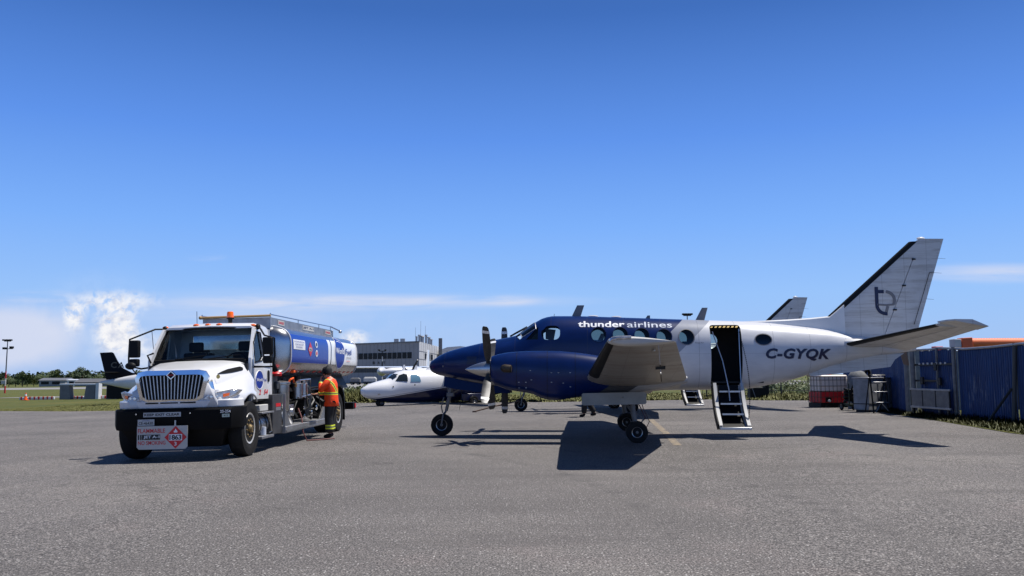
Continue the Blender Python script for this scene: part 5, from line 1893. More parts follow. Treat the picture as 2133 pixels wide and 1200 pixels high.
    # ---- catwalk with hand rails on top of the tank
    mb = MB()
    for s in (-1, 1):
        mb.box(s * 0.74 - 0.012, s * 0.74 + 0.012, 2.42, 8.25, 2.50, 2.80)
    mb.box(-0.73, 0.73, 2.42, 2.44, 2.56, 2.80)
    mb.box(-0.73, 0.73, 8.22, 8.25, 2.50, 2.80)
    cw = mb.build('catwalk', 'alu_dull', tank, 0)
    mb = MB()
    mb.tube([(-0.78, 2.35, 2.82), (0.78, 2.35, 2.83)], 0.026, 8)
    mb.ball((-0.78, 2.35, 2.82), 0.04)
    mb.build('front_rail', 'tan', tank, 40)
    for s in (-1, 1):
        mb = MB()
        mb.tube([(s * 0.76, 2.36, 2.86), (s * 0.76, 8.1, 2.90)], 0.014, 6)
        for y in (2.40, 4.6, 6.6, 7.9):
            mb.tube([(s * 0.76, y, 2.78), (s * 0.76, y, 2.89)], 0.012, 5)
        mb.tube([(s * 0.76, 7.9, 2.90), (s * 0.9, 8.45, 2.80)], 0.018, 6)
        mb.ball((s * 0.9, 8.5, 2.78), 0.05)
        mb.build('hand_rail', 'steel', tank)
    for (y0, y1, m_) in ((2.95, 3.45, 'white_dull'), (5.0, 6.1, 'white_dull'), (7.3, 7.9, 'white_dull')):
        mb = MB()
        mb.box(0.755, 0.76, y0, y1, 2.66, 2.77)
        lb = mb.build('catwalk_label', m_, tank, 0)
        text_obj('lettering', 'JET A-1' if y0 > 4.5 and y1 < 7 else 'DANGER', lambda u, v: (0.763, y0 + 0.05 + (y1 - y0 - 0.1) * u, 2.685 + 0.06 * v), 'navy' if 4 < y0 < 7 else 'red_decal', tank, 0.02)
    for y in (3.4, 5.6, 7.6):
        mb = MB()
        mb.lathe([(0, 0.26), (0.16, 0.26), (0.18, 0.20), (0.19, 0)], (0, y, 2.60), (0, 0, 1), 18)
        mb.build('manhole_cover', 'alu', tank, 40)
    # cab-back equipment: vertical stack, hoses, cabinets
    mb = MB()
    mb.box(-0.95, 0.95, 1.85, 2.30, 0.95, 1.55)
    mb.box(-1.0, 0.2, 1.90, 2.32, 1.0, 2.1)
    mb.build('equipment_cabinet', 'dark_metal', root, bevel=0.02)
    mb = MB()
    mb.tube([(0.86, 1.80, 2.25), (0.93, 1.84, 1.95), (0.97, 1.88, 1.75), (1.0, 2.0, 1.62)], 0.055, 10)
    mb.tube([(0.75, 1.78, 0.9), (0.75, 1.78, 2.35)], 0.06, 10)
    mb.build('suction_hose', 'black', root, 50)
    # ---- pump bay on the left side
    mb = MB()
    mb.box(0.55, 1.12, 1.42, 2.06, 0.30, 1.12)
    cab1 = mb.build('side_cabinet', 'cabinet', root, bevel=0.01)
    mb = MB()
    mb.box(1.121, 1.126, 1.62, 1.95, 0.86, 0.93)
    mb.build('warning_label', 'red_decal', cab1, 0)
    mb = MB()
    mb.box(1.121, 1.126, 1.62, 1.95, 0.78, 0.85)
    mb.build('warning_label', 'grey_decal', cab1, 0)
    mb = MB()
    mb.hexa([(0.5, 2.10, 0.28), (1.19, 2.10, 0.28), (1.19, 5.62, 0.28), (0.5, 5.62, 0.28), (0.5, 2.10, 0.42), (1.20, 2.10, 0.42), (1.20, 5.62, 0.42), (0.5, 5.62, 0.42)])
    rl = mb.build('side_rail', 'alu_dull', root, bevel=0.01)
    mb = MB()
    mb.box(1.203, 1.21, 2.12, 5.6, 0.30, 0.345)
    mb.build('rail_trim', 'alu', rl, 0)
    mb = MB()
    mb.box(0.42, 0.46, 2.1, 6.2, 0.42, 1.5)
    mb.build('bay_back_panel', 'black', root)
    mb = MB()
    mb.hexa([(-0.8, 2.45, 1.15), (0.95, 2.45, 1.15), (0.95, 9.3, 1.15), (-0.8, 9.3, 1.15), (-0.75, 2.45, 1.52), (0.75, 2.45, 1.52), (0.75, 9.3, 1.52), (-0.75, 9.3, 1.52)])
    mb.build('tank_cradle', 'black', root)
    mb = MB()
    for y in (2.12, 5.58):
        mb.box(1.13, 1.18, y - 0.025, y + 0.025, 0.42, 1.12 if y < 3 else 0.62)
    mb.hexa([(1.12, 2.12, 0.42), (1.17, 2.12, 0.42), (1.17, 2.55, 0.42), (1.12, 2.55, 0.42), (1.12, 2.12, 0.80), (1.17, 2.12, 0.80), (1.17, 2.15, 0.80), (1.12, 2.15, 0.80)])
    mb.hexa([(1.12, 5.1, 0.42), (1.17, 5.1, 0.42), (1.17, 5.55, 0.42), (1.12, 5.55, 0.42), (1.12, 5.52, 0.72), (1.17, 5.52, 0.72), (1.17, 5.55, 0.72), (1.12, 5.55, 0.72)])
    mb.build('bay_frame', 'alu', root)
    mb = MB()
    mb.lathe([(0, 0.05), (0.03, 0.15), (0.06, 0.17), (0.58, 0.17), (0.60, 0.19), (0.64, 0.19), (0.66, 0.14), (0.68, 0.0)], (0.98, 2.48, 0.72), (0, 0, 1), 20)
    flt = mb.build('filter_vessel', 'steel', root, 40)
    mb = MB()
    mb.cyl((0.98, 2.48, 0.42), (0.98, 2.48, 0.74), 0.07, None, 10)
    mb.tube([(0.98, 2.48, 0.62), (1.02, 2.85, 0.60), (1.02, 3.0, 0.5), (1.02, 3.05, 0.44)], 0.055, 10)
    mb.box(0.88, 1.10, 2.72, 3.02, 0.62, 0.86)
    mb.cyl((1.02, 2.9, 0.70), (1.13, 2.9, 0.70), 0.09, None, 14)
    mb.build('pipe_manifold', 'alu', root, 40, bevel=0.006)
    mb = MB()
    mb.box(0.80, 1.02, 2.3, 2.75, 0.45, 0.62)
    mb.build('pump_body', mat('bronze_dark', (0.12, 0.07, 0.03), 0.5, 0.5), root, bevel=0.02)
    mb = MB()
    mb.tube([(1.02, 3.55, 1.38), (1.08, 3.55, 1.40), (1.08, 4.50, 1.42), (1.08, 4.55, 1.05), (1.08, 3.45, 1.0)], 0.022, 6)
    mb.build('meter_frame', 'alu', root)
    for y, r_ in ((3.62, 0.13), (4.20, 0.10)):
        mb = MB()
        mb.lathe([(0, r_), (0.34, r_), (0.36, r_ * .7), (0.40, r_ * .7), (0.42, r_ * .4)], (1.0, y, 0.98), (0, 0, 1), 18)
        mb.build('flow_meter', 'steel', root, 40)
    mb = MB()
    mb.cyl((1.0, 3.62, 1.40), (1.0, 3.62, 1.50), 0.09, None, 14)
    mb.build('meter_head', 'black', root)
    for (y, z, r_) in ((3.25, 1.30, 0.055), (3.95, 0.55, 0.05), (5.05, 0.72, 0.06), (3.95, 0.75, 0.035), (4.6, 0.62, 0.05)):
        mb = MB()
        mb.lathe([(0, 0.02), (0.01, r_), (0.035, r_), (0.04, r_ * .85), (0.036, 0)], (1.06, y, z), (1, 0, 0), 16)
        mb.build('gauge', 'chrome' if z < 1 else 'brass', root, 40)
    mb = MB()
    random.seed(11)
    for k in range(16):
        y = 3.1 + random.random() * 2.6
        z = 0.5 + random.random() * 0.7
        pts = [(0.55 + random.random() * .3, y, z)]
        for j in range(4):
            q = pts[-1]
            pts.append((0.6 + random.random() * .5, q[1] + random.uniform(-.25, .35), max(.45, min(1.4, q[2] + random.uniform(-.3, .3)))))
        mb.tube(pts, 0.018 + random.random() * 0.028, 6)
    mb.build('bay_pipework', 'dark_metal', root, 50)
    mb = MB()
    for (y, z) in ((2.2, 1.30), (2.9, 1.2), (4.9, 1.0)):
        mb.box(0.8, 1.0, y - 0.1, y + 0.1, z - 0.08, z + 0.08)
        mb.cyl((0.9, y, z + .08), (0.9, y, z + .26), 0.05, None, 10)
    mb.build('valve_body', 'cabinet', root, 40, bevel=0.01)
    mb = MB()
    mb.lathe([(0, 0.11), (0.05, 0.12), (0.08, 0.10), (0.10, 0.05)], (0.97, 2.15, 1.50), (0, 0, 1), 14)
    mb.build('valve_wheel', 'red', root, 40)
    mb = MB()
    mb.tube([(0.98, 2.9, 1.28), (1.04, 2.95, 1.42), (1.06, 3.12, 1.45), (1.02, 3.3, 1.36)], 0.022, 7)
    mb.build('valve_lever', 'orange', root, 40)
    mb = MB()
    mb.box(1.00, 1.08, 3.10, 3.24, 1.57, 1.64)
    mb.build('bay_lamp', 'orange', root, bevel=0.01)
    mb = MB()
    mb.cyl((0.55, 4.4, 0.88), (1.05, 4.4, 0.88), 0.34, None, 24)
    mb.build('hose_reel', 'black', root, 40)
    mb = MB()
    mb.cyl((1.051, 4.4, 0.88), (1.09, 4.4, 0.88), 0.10, 0.07, 14)
    mb.build('reel_hub', 'dark_metal', root, 40)
    # under-cab tanks and steps
    mb = MB()
    mb.cyl((0.82, 0.75, 0.52), (0.82, 1.34, 0.52), 0.24, None, 24)
    ft = mb.build('air_tank', 'alu', root, 40)
    mb = MB()
    for y in (0.86, 1.2):
        mb.lathe([(-0.02, 0.247), (0.02, 0.247)], (0.82, y, 0.52), (0, 1, 0), 24)
    mb.build('tank_strap', 'dark_metal', ft, 40)
    mb = MB()
    mb.box(0.72, 1.08, 0.72, 1.25, 0.80, 0.93)
    mb.build('battery_box', 'white_dull', root, bevel=0.015)
    mb = MB()
    mb.box(0.75, 1.15, 0.66, 1.42, 0.75, 0.785)
    st = mb.build('cab_step', 'alu_dull', root, bevel=0.006)
    mb = MB()
    mb.box(0.75, 1.15, 0.66, 1.42, 0.26, 0.31)
    mb.build('cab_step', 'alu_dull', root, bevel=0.006)
    mb = MB()
    mb.tube([(1.12, 1.18, 0.74), (1.12, 1.36, 0.38), (1.12, 1.24, 0.36)], 0.016, 6)
    mb.tube([(1.10, 1.12, 0.74), (1.10, 1.30, 0.58)], 0.016, 6)
    mb.build('step_strut', 'steel', root)
    mb = MB()
    mb.cyl((1.04, 1.05, 0.32), (1.04, 1.05, 0.48), 0.06, None, 12)
    mb.build('fluid_bottle', 'pale_decal', root, 40)
    # rear
    mb = MB()
    mb.box(-1.15, 1.17, 8.95, 9.30, 0.52, 0.72)
    rb_ = mb.build('rear_bumper', 'black', root, bevel=0.01)
    for s in (-1, 1):
        mb = MB()
        mb.box(s * 1.175 - 0.012, s * 1.175 + 0.012, 9.12, 9.28, 0.56, 0.68)
        mb.box(s * 0.95, s * 1.1, 9.301, 9.32, 0.56, 0.68)
        mb.build('tail_light', 'red', rb_, 0)
    return root


truck = make_truck()


# ------------------------------------------------------------------ second turboprop parked behind
index_kids()
plane2 = copy_tree(plane, None, ('registration', 'registration_shadow', 'airline_name', 'type_script', 'emblem', 'sunshade', 'latch', 'cowl_joint'))
plane2.location = (0.34 - 0.3175, 34.68 - 0.02, 0.0)
plane2.rotation_euler = (0, 0, 0.05)
for o in plane2.children:
    if o.name.split('.')[0] == 'main_gear_leg':
        o.location.x -= 0.42
plane2['label'] = 'second turboprop mostly hidden behind the blue one, only fin, stairs and wheels showing'


# ------------------------------------------------------------------ people
def skin_mesh(name, pts, edges, material, parent, sub=2, root_i=0):
    me = bpy.data.meshes.new(name)
    me.from_pydata([p[0] for p in pts], edges, [])
    o = bpy.data.objects.new(name, me)
    COL.objects.link(o)
    m = o.modifiers.new('skin', 'SKIN')
    m.use_smooth_shade = True
    sv = me.skin_vertices[0].data
    for i, p in enumerate(pts):
        r = p[1]
        sv[i].radius = (r, r) if not isinstance(r, tuple) else r
        sv[i].use_root = (i == root_i)
    s = o.modifiers.new('sub', 'SUBSURF')
    s.levels = s.render_levels = sub
    dg = bpy.context.evaluated_depsgraph_get()
    out = bpy.data.meshes.new_from_object(o.evaluated_get(dg))
    bpy.data.objects.remove(o)
    bpy.data.meshes.remove(me)
    out.materials.clear()
    out.materials.append(M[material] if isinstance(material, str) else material)
    out.polygons.foreach_set('use_smooth', [True] * len(out.polygons))
    out.name = name
    return link(name, out, parent)


def stripe_mat(name, base, bands, diag=None, rough=0.6):
    """cloth with reflective tape: bands = [(z0, z1)] yellow edge with a silver middle"""
    m = bpy.data.materials.new(name)
    m.use_nodes = True
    t = NT(m.node_tree)
    b = t.n['Principled BSDF']
    tc = t.node('ShaderNodeTexCoord')
    x, y, z = t.xyz(tc.outputs['Object'])
    n = t.noise(tc.outputs['Object'], 9, 5, 0.6)
    c = t.ramp(n, [(0.3, tuple(q * 0.85 for q in base)), (0.7, base)])

    def btw(v, a, e):
        return t.math('MULTIPLY', t.step(v, a - .002, a + .002), t.math('SUBTRACT', 1.0, t.step(v, e - .002, e + .002)))
    for z0, z1 in bands:
        w_ = z1 - z0
        c = t.mix(btw(z, z0, z1), c, (*lin((215, 225, 60)), 1))
        c = t.mix(btw(z, z0 + w_ * .32, z1 - w_ * .32), c, (*lin((95, 100, 78)), 1))
    if diag:
        v = t.math('ADD', t.math('ABSOLUTE', y), t.math('MULTIPLY', z, -0.55))
        a, e, zlo = diag
        up = t.step(z, zlo - .002, zlo + .002)
        w_ = e - a
        c = t.mix(t.math('MULTIPLY', btw(v, a, e), up), c, (*lin((215, 225, 60)), 1))
        c = t.mix(t.math('MULTIPLY', btw(v, a + w_ * .32, e - w_ * .32), up), c, (*lin((95, 100, 78)), 1))
    t.l.new(c, b.inputs['Base Color'])
    b.inputs['Roughness'].default_value = rough
    bp = t.node('ShaderNodeBump')
    bp.inputs['Strength'].default_value = 0.5
    bp.inputs['Distance'].default_value = 0.03
    t.l.new(t.noise(tc.outputs['Object'], 7, 3, 0.6, 1.0), bp.inputs['Height'])
    t.l.new(bp.outputs[0], b.inputs['Normal'])
    return m


M['jacket'] = stripe_mat('orange_jacket', lin((255, 74, 6)), [(1.03, 1.095)], (-0.60, -0.53, 1.09))
M['trousers'] = stripe_mat('black_trousers', (0.010, 0.010, 0.011), [(0.22, 0.32)])
M['dark_cloth'] = mat('dark_cloth', (0.010, 0.010, 0.012), 0.8, var=0.3, vscale=9)
M['hair'] = mat('hair', (0.012, 0.009, 0.007), 0.6)


def finger_chain(pts, edges, wrist_i, W, d, side, r=0.0095, curl=0.5):
    """four fingers and a thumb rooted in the palm at W, pointing along d"""
    d = Vector(d).normalized()
    s_ = Vector(side).normalized()
    nrm = d.cross(s_).normalized()
    palm = len(pts)
    pts.append((tuple(Vector(W) + d * 0.05), (0.034, 0.018)))
    edges.append((wrist_i, palm))
    for k, (off, L) in enumerate(((-0.028, .060), (-0.010, .072), (0.010, .068), (0.028, .052))):
        b = len(pts)
        p0 = Vector(W) + d * 0.085 + s_ * off
        p1 = p0 + d * L * 0.55 + nrm * L * 0.15 * curl
        p2 = p1 + d * L * 0.40 + nrm * L * 0.45 * curl
        for p in (p0, p1, p2):
            pts.append((tuple(p), r))
        edges += [(palm, b), (b, b + 1), (b + 1, b + 2)]
    b = len(pts)
    p0 = Vector(W) + d * 0.035 - s_ * 0.035
    p1 = p0 + d * 0.035 - s_ * 0.022 + nrm * 0.01
    pts.append((tuple(p0), r * 1.15))
    pts.append((tuple(p1), r))
    edges += [(palm, b), (b, b + 1)]


def make_person(label, loc, rot, jacket='jacket', trousers='trousers', pose='work', cap=True):
    p = thing('person', label, 'person', loc, (0, 0, rot))
    lean = 0.05
    if pose == 'work':
        la = [(0.03, 0.19, 1.36), (0.17, 0.27, 1.14), (0.235, 0.10, 1.355)]
        ra = [(0.03, -0.19, 1.375), (0.12, -0.24, 1.10), (0.40, -0.14, 1.05)]
        kn = [(0.03, 0.10, 0.49), (0.05, -0.10, 0.49)]
        an = [(-0.02, 0.11, 0.09), (0.02, -0.11, 0.09)]
        hd = (0.14, 0, 1.565)
    else:
        la = [(0.02, 0.20, 1.40), (0.04, 0.27, 1.12), (0.12, 0.25, 0.88)]
        ra = [(0.02, -0.20, 1.40), (0.0, -0.27, 1.12), (-0.05, -0.26, 0.88)]
        kn = [(0.14, 0.10, 0.50), (-0.04, -0.10, 0.49)]
        an = [(0.16, 0.10, 0.09), (-0.26, -0.10, 0.11)]
        hd = (0.06, 0, 1.60)
    nk = (hd[0] - 0.055, 0, hd[2] - 0.125)
    pts = [((0, 0, 0.93), (0.13, 0.10)), ((0.02, 0, 1.15), (0.13, 0.10)), ((0.04, 0, 1.33), (0.14, 0.10)), (nk, 0.055), ((hd[0] - 0.02, 0, hd[2] - 0.06), (0.062, 0.07)), (hd, (0.078, 0.095)), ((hd[0] - 0.01, 0, hd[2] + 0.075), (0.068, 0.085))]
    ed = [(0, 1), (1, 2), (2, 3), (3, 4), (4, 5), (5, 6)]
    nose = len(pts)
    pts.append(((hd[0] + 0.10, 0, hd[2] - 0.015), 0.014))
    ed.append((5, nose))
    pts.append(((hd[0] + 0.055, 0, hd[2] - 0.085), 0.03))
    ed.append((4, nose + 1))
    for sd, A in ((1, la), (-1, ra)):
        b = len(pts)
        pts.append((A[0], 0.06))
        pts.append((A[1], 0.042))
        pts.append((A[2], 0.027))
        ed += [(2, b), (b, b + 1), (b + 1, b + 2)]
        d = Vector(A[2]) - Vector(A[1])
        finger_chain(pts, ed, b + 2, A[2], d, (0, 1, 0.2) if pose == 'work' else (1, 0, 0), curl=0.8)
    for sd, k, a in ((1, kn[0], an[0]), (-1, kn[1], an[1])):
        b = len(pts)
        pts.append(((0.0, sd * 0.09, 0.86), 0.085))
        pts.append((k, 0.058))
        pts.append((a, 0.038))
        ed += [(0, b), (b, b + 1), (b + 1, b + 2)]
    skin_mesh('body', pts, ed, 'skin', p)
    # clothes
    mb = MB()
    mb.loft([[(cx + rx * math.cos(2 * math.pi * k / 24) * (1 + 0.04 * math.sin(k * 2.1 + z * 9)), ry * math.sin(2 * math.pi * k / 24), z) for k in range(24)] for z, rx, ry, cx in
             ((0.76, .170, .215, 0.0), (0.765, .175, .22, 0.0), (0.90, .162, .208, 0.0), (1.04, .152, .200, 0.01), (1.18, .158, .205, 0.02), (1.30, .152, .205, 0.03), (1.38, .122, .175, 0.035), (1.43, .085, .105, nk[0] - .02), (nk[2] + 0.01, .072, .08, nk[0] - .005))])
    for A in (la, ra):
        S, E_, Hn = (Vector(q) for q in A)
        e = E_.lerp(Hn, 0.90)
        mb.tube([S + Vector((0, -0.03 if S.y > 0 else 0.03, 0.01)), S.lerp(E_, .25), S.lerp(E_, .75), E_, E_.lerp(e, .3), e.lerp(E_, .1), e], [0.078, 0.084, 0.074, 0.070, 0.068, 0.058, 0.054], 12)
    mb.build('jacket', jacket, p, 70)
    tp = [((0.0, 0, 0.92), (0.15, 0.12))]
    te = []
    for sd, k, a in ((1, kn[0], an[0]), (-1, kn[1], an[1])):
        b = len(tp)
        tp += [((0.0, sd * 0.10, 0.80), 0.125), (k, 0.105), (tuple(Vector(k).lerp(Vector(a), 0.6)), 0.105), (tuple(Vector(k).lerp(Vector(a), 0.95)), 0.108)]
        te += [(0, b), (b, b + 1), (b + 1, b + 2), (b + 2, b + 3)]
    skin_mesh('trousers', tp, te, trousers, p)
    for a in an:
        up = 0.0
        skin_mesh('boot', [((a[0], a[1], a[2] + 0.04), 0.062), ((a[0] - 0.01, a[1], 0.062 + a[2] - 0.09), 0.060), ((a[0] + 0.10, a[1], 0.050 + a[2] - 0.09), 0.05), ((a[0] + 0.17, a[1], 0.042 + a[2] - 0.09), (0.045, 0.036))], [(0, 1), (1, 2), (2, 3)], 'black', p, 1)
    mb = MB()
    if cap:
        mb.lathe([(-0.06, 0.112), (0.02, 0.122), (0.07, 0.105), (0.105, 0.07), (0.12, 0.0)], (hd[0] - 0.02, 0, hd[2] + 0.035), (0.12, 0, 1), 16)
        mb.prism([(0.05, -0.08), (0.16, -0.065), (0.19, 0), (0.16, 0.065), (0.05, 0.08)], 0, 0.012, lambda q, a: (hd[0] - 0.02 + q[0], q[1], hd[2] + 0.045 - q[0] * 0.35 + a))
        mb.build('cap', 'dark_cloth', p, 40)
        mb = MB()
        for s in (-1, 1):
            mb.ball((hd[0] - 0.02, s * 0.105, hd[2] - 0.005), 0.045, 10, 7, 0, (0.9, 0.55, 1.2))
        mb.tube([(hd[0] - .02, -0.115, hd[2] + .03), (hd[0] - .03, -0.09, hd[2] + .14), (hd[0] - .03, 0, hd[2] + .165), (hd[0] - .03, 0.09, hd[2] + .14), (hd[0] - .02, 0.115, hd[2] + .03)], 0.011, 6)
        mb.build('ear_defenders', 'black', p, 50)
    mb = MB()
    mb.ball((hd[0] - 0.045, 0, hd[2] + 0.022), 0.098, 14, 9, 0, (0.95, 0.95, 1.08))
    mb.build('hair', 'hair', p, 60)
    for s in (-1, 1):
        mb = MB()
        mb.ball((hd[0] + 0.083, s * 0.032, hd[2] + 0.012), 0.012, 8, 6)
        mb.build('eye', 'black', p, 60)
    mb = MB()
    mb.box(hd[0] + 0.078, hd[0] + 0.090, -0.022, 0.022, hd[2] - 0.062, hd[2] - 0.054)
    mb.build('mouth', 'red_decal', p, 0)
    return p


make_person('worker in orange reflective jacket and black cap beside the tanker', (-4.36, 20.70, gz(-4.36)), math.pi - 0.12)
make_person('person in black clothes standing behind the wing, only legs showing', (2.62, 29.85, gz(2.6)), math.pi + 0.1, 'dark_cloth', 'dark_cloth', 'walk', False)
mb = MB()
mb.tube([(-4.95, 20.55, 1.02), (-4.85, 20.45, 0.72), (-5.0, 20.2, 0.60), (-5.3, 20.05, 0.55)], 0.017, 7)
tag(mb.build('fuel_nozzle_hose', 'black', None, 50), 'short black hose the orange jacket worker reaches for', 'hose')
mb = MB()
pts = [(-5.05, 20.3, 0.62), (-4.98, 20.0, 0.70), (-4.86, 19.85, 0.50), (-4.80, 19.75, 0.18), (-4.72, 19.8, gz(-4.7) + 0.02), (-4.50, 20.0, gz(-4.5) + 0.015), (-4.2, 20.35, gz(-4.2) + 0.015)]
mb.tube(pts, 0.014, 7)
tag(mb.build('bonding_cable', mat('cable_red', (0.16, 0.05, 0.045), 0.6), None, 50), 'thin reddish cable hanging from the tanker down to the asphalt', 'cable')
# tow bar by the second aircraft
mb = MB()
mb.tube([(-1.5, 34.0, 0.03), (-0.75, 34.25, 0.22), (0.26, 34.6, 0.42)], 0.03, 7)
mb.box(-1.58, -1.42, 33.9, 34.1, 0.0, 0.06)
tag(mb.build('tow_bar', mat('towbar_brown', (0.10, 0.06, 0.04), 0.6), None, 40), 'thin tow bar leaning up to the nose wheel of the second turboprop', 'tow bar')


# ------------------------------------------------------------------ generic background aircraft
def lofted_body(st, n=20, e=2.2):
    rings = []
    for s, zt, zb, hw in st:
        zc, hz = (zt + zb) / 2, (zt - zb) / 2
        rings.append([(s, math.copysign(abs(math.cos(a)) ** (2 / e), math.cos(a)) * hw, zc + math.copysign(abs(math.sin(a)) ** (2 / e), math.sin(a)) * hz) for a in [2 * math.pi * (k + .5) / n for k in range(n)]])
    return rings


def two_tone(name, fz, top, bot):
    m = bpy.data.materials.new(name)
    m.use_nodes = True
    t = NT(m.node_tree)
    b = t.n['Principled BSDF']
    tc = t.node('ShaderNodeTexCoord')
    x, y, z = t.xyz(tc.outputs['Object'])
    a, k = fz
    f = t.math('SUBTRACT', z, t.math('ADD', t.math('MULTIPLY', x, k), a))
    c = t.mix(t.step(f, -0.006, 0.006), (*bot, 1), (*top, 1))
    c = t.mix(t.math('MULTIPLY', t.math('SUBTRACT', 1.0, t.step(t.math('ABSOLUTE', t.math('SUBTRACT', f, 0.05)), 0.008, 0.014)), 1.0), c, (*bot, 1))
    t.l.new(c, b.inputs['Base Color'])
    b.inputs['Roughness'].default_value = 0.3
    b.inputs['Coat Weight'].default_value = 0.3
    return m


def make_highwing():
    r = thing('small_airplane', 'white and dark blue high wing twin parked behind the blue nose', 'airplane', (-7.62, 43.15, gz(-7.7)), (0, 0, R(32)))
    st = [(0, 0.84, 0.74, .04), (0.05, 0.92, 0.62, .16), (0.18, 1.00, 0.50, .27), (0.45, 1.14, 0.40, .42), (0.85, 1.26, 0.30, .58), (1.25, 1.35, 0.22, .68), (1.45, 1.40, 0.20, .72), (1.75, 1.63, 0.19, .76), (2.0, 1.77, 0.18, .78), (2.4, 1.84, 0.18, .80), (3.2, 1.87, 0.18, .80), (6.5, 1.87, 0.22, .78), (8.5, 1.98, 0.62, .60), (10.5, 1.9, 1.15, .32), (11.4, 1.86, 1.5, .1)]
    M['two'] = two_tone('white_over_navy', (0.30, 0.145), (0.68, 0.68, 0.69), (0.004, 0.008, 0.045))
    mb = MB()
    mb.loft(lofted_body(st, 28))
    f = mb.build('fuselage', 'two', r, 60)
    fx = [q[0] for q in st]
    t_, b_, h_ = (pchip(fx, [q[i] for q in st]) for i in (1, 2, 3))

    def ht(s, z):
        zc, hz = (t_(s) + b_(s)) / 2, (t_(s) - b_(s)) / 2
        return h_(s) * (1 - min(abs(z - zc) / hz, .999) ** 2.2) ** (1 / 2.2)

    def pat(name, poly, sd, m, o=0.016):
        if len(poly) < 8:
            poly = [(a[0] + (b[0] - a[0]) * q / 6, a[1] + (b[1] - a[1]) * q / 6) for a, b in zip(poly, poly[1:] + poly[:1]) for q in range(6)]
        cx, cz = sum(p[0] for p in poly) / len(poly), sum(p[1] for p in poly) / len(poly)
        mb = MB()
        vs = [(cx, sd * (ht(cx, cz) + o), cz)]
        for q in (1, 2, 3):
            vs += [(cx + (a - cx) * q / 3, sd * (ht(cx + (a - cx) * q / 3, cz + (b - cz) * q / 3) + o), cz + (b - cz) * q / 3) for a, b in poly]
        n = len(poly)
        fs = [(0, 1 + i, 1 + (i + 1) % n) for i in range(n)] + [(1 + q * n + i, 1 + (q + 1) * n + i, 1 + (q + 1) * n + (i + 1) % n, 1 + q * n + (i + 1) % n) for q in (0, 1) for i in range(n)]
        mb.add(vs, fs)
        return mb.build(name, m, r, 60)
    M['far_glass'] = mat('far_glass', (0.012, 0.016, 0.018), 0.06, spec=0.9)
    M['blue_glass'] = mat('blue_glass', (0.10, 0.20, 0.28), 0.08, spec=0.9)
    for sd in (-1, 1):
        pat('cockpit_window', [(1.60, 1.28), (2.22, 1.26), (2.26, 1.62), (2.10, 1.66), (1.86, 1.58)], sd, 'far_glass')
        pat('cockpit_window', [(2.38, 1.24), (2.96, 1.24), (2.92, 1.48), (2.80, 1.61), (2.44, 1.61)], sd, 'blue_glass')
        for s in (5.4, 6.3, 7.2):
            pat('cabin_window', rrect(s, s + 0.42, 1.24, 1.56, 0.08, 3), sd, 'far_glass')
        mb = MB()
        mb.add([(1.47, sd * 0.04, 1.445), (1.53, sd * 0.46, 1.385), (1.80, sd * 0.50, 1.625), (1.75, sd * 0.04, 1.66)], [(0, 1, 2, 3)])
        o = mb.build('windscreen', 'far_glass', r, 0)
    for (s, z) in ((1.45, 1.0), (2.6, 1.08)):
        pat('vent_port', arc(s, z, 0.035, 0.04, 8), -1, 'black')
    pat('landing_light', arc(0.75, 0.62, 0.06, 0.05, 10), -1, 'lens')
    for sd in (-1, 1):
        mb = MB()
        mb.loft([foil_ring((4.5, sd * y, 1.86), (6.2 - 0.03 * y, sd * y, 1.83), 0.17, 0, 1) for y in (0.2, 2.0, 5.6)])
        wgo = mb.build('wing', 'white', r, 40)
        mb = MB()
        mb.lathe([(-1.6, 0.01), (-1.4, 0.12), (-0.9, 0.22), (0.0, 0.26), (1.0, 0.22), (1.8, 0.08), (2.0, 0.01)], (5.1, sd * 5.75, 1.80), (1, 0, 0), 16)
        mb.build('tip_tank', 'white', wgo, 60)
        mb = MB()
        mb.lathe([(-2.0, 0.02), (-1.85, 0.09), (-1.6, 0.15), (-1.58, 0.24), (-1.2, 0.30), (0, 0.34), (1.2, 0.22), (1.7, 0.06)], (5.4, sd * 2.15, 1.66), (1, 0, 0), 18)
        mb.build('engine_nacelle', 'white', wgo, 50)
        for k in range(3):
            a = R(20 + 120 * k)
            d = Vector((0, math.cos(a), math.sin(a)))
            mb = MB()
            mb.tube([Vector((3.75, sd * 2.15, 1.66)) + d * 0.1, Vector((3.75, sd * 2.15, 1.66)) + d * 0.6, Vector((3.75, sd * 2.15, 1.66)) + d * 1.15], [0.05, 0.075, 0.03], 6)
            mb.build('propeller_blade', 'blade', wgo, 40)
        mb = MB()
        mb.loft([foil_ring((9.8, sd * y, 2.0), (11.1, sd * y, 2.0), 0.12) for y in (0.1, 1.4, 2.3)])
        mb.build('tailplane', 'white', r, 40)
        mb = MB()
        mb.tube([(5.9, sd * 0.75, 0.6), (5.9, sd * 1.0, 0.3)], 0.06, 8)
        mb.box(5.3, 6.6, sd * 0.62 - .12, sd * 0.62 + .30 * sd, 0.22, 0.60)
        lg = mb.build('main_gear_leg', 'two', r, 40, bevel=0.05)
        wheel(lg, (5.9, sd * 1.08, 0.24), 0.24, 0.2, 0.11, names=('main_tyre', 'wheel_rim'), side=sd, n=20)
    mb = MB()
    mb.loft([foil_ring((8.9, 0, 1.9), (11.3, 0, 1.9), 0.10, 0, 1, True), foil_ring((10.2, 0, 3.5), (11.5, 0, 3.5), 0.09, 0, 1, True)])
    mb.build('vertical_fin', 'white', r, 40)
    mb = MB()
    mb.tube([(1.10, 0, 0.5), (1.05, 0, 0.2)], 0.05, 8)
    lg = mb.build('nose_gear_leg', 'grey_metal', r, 40)
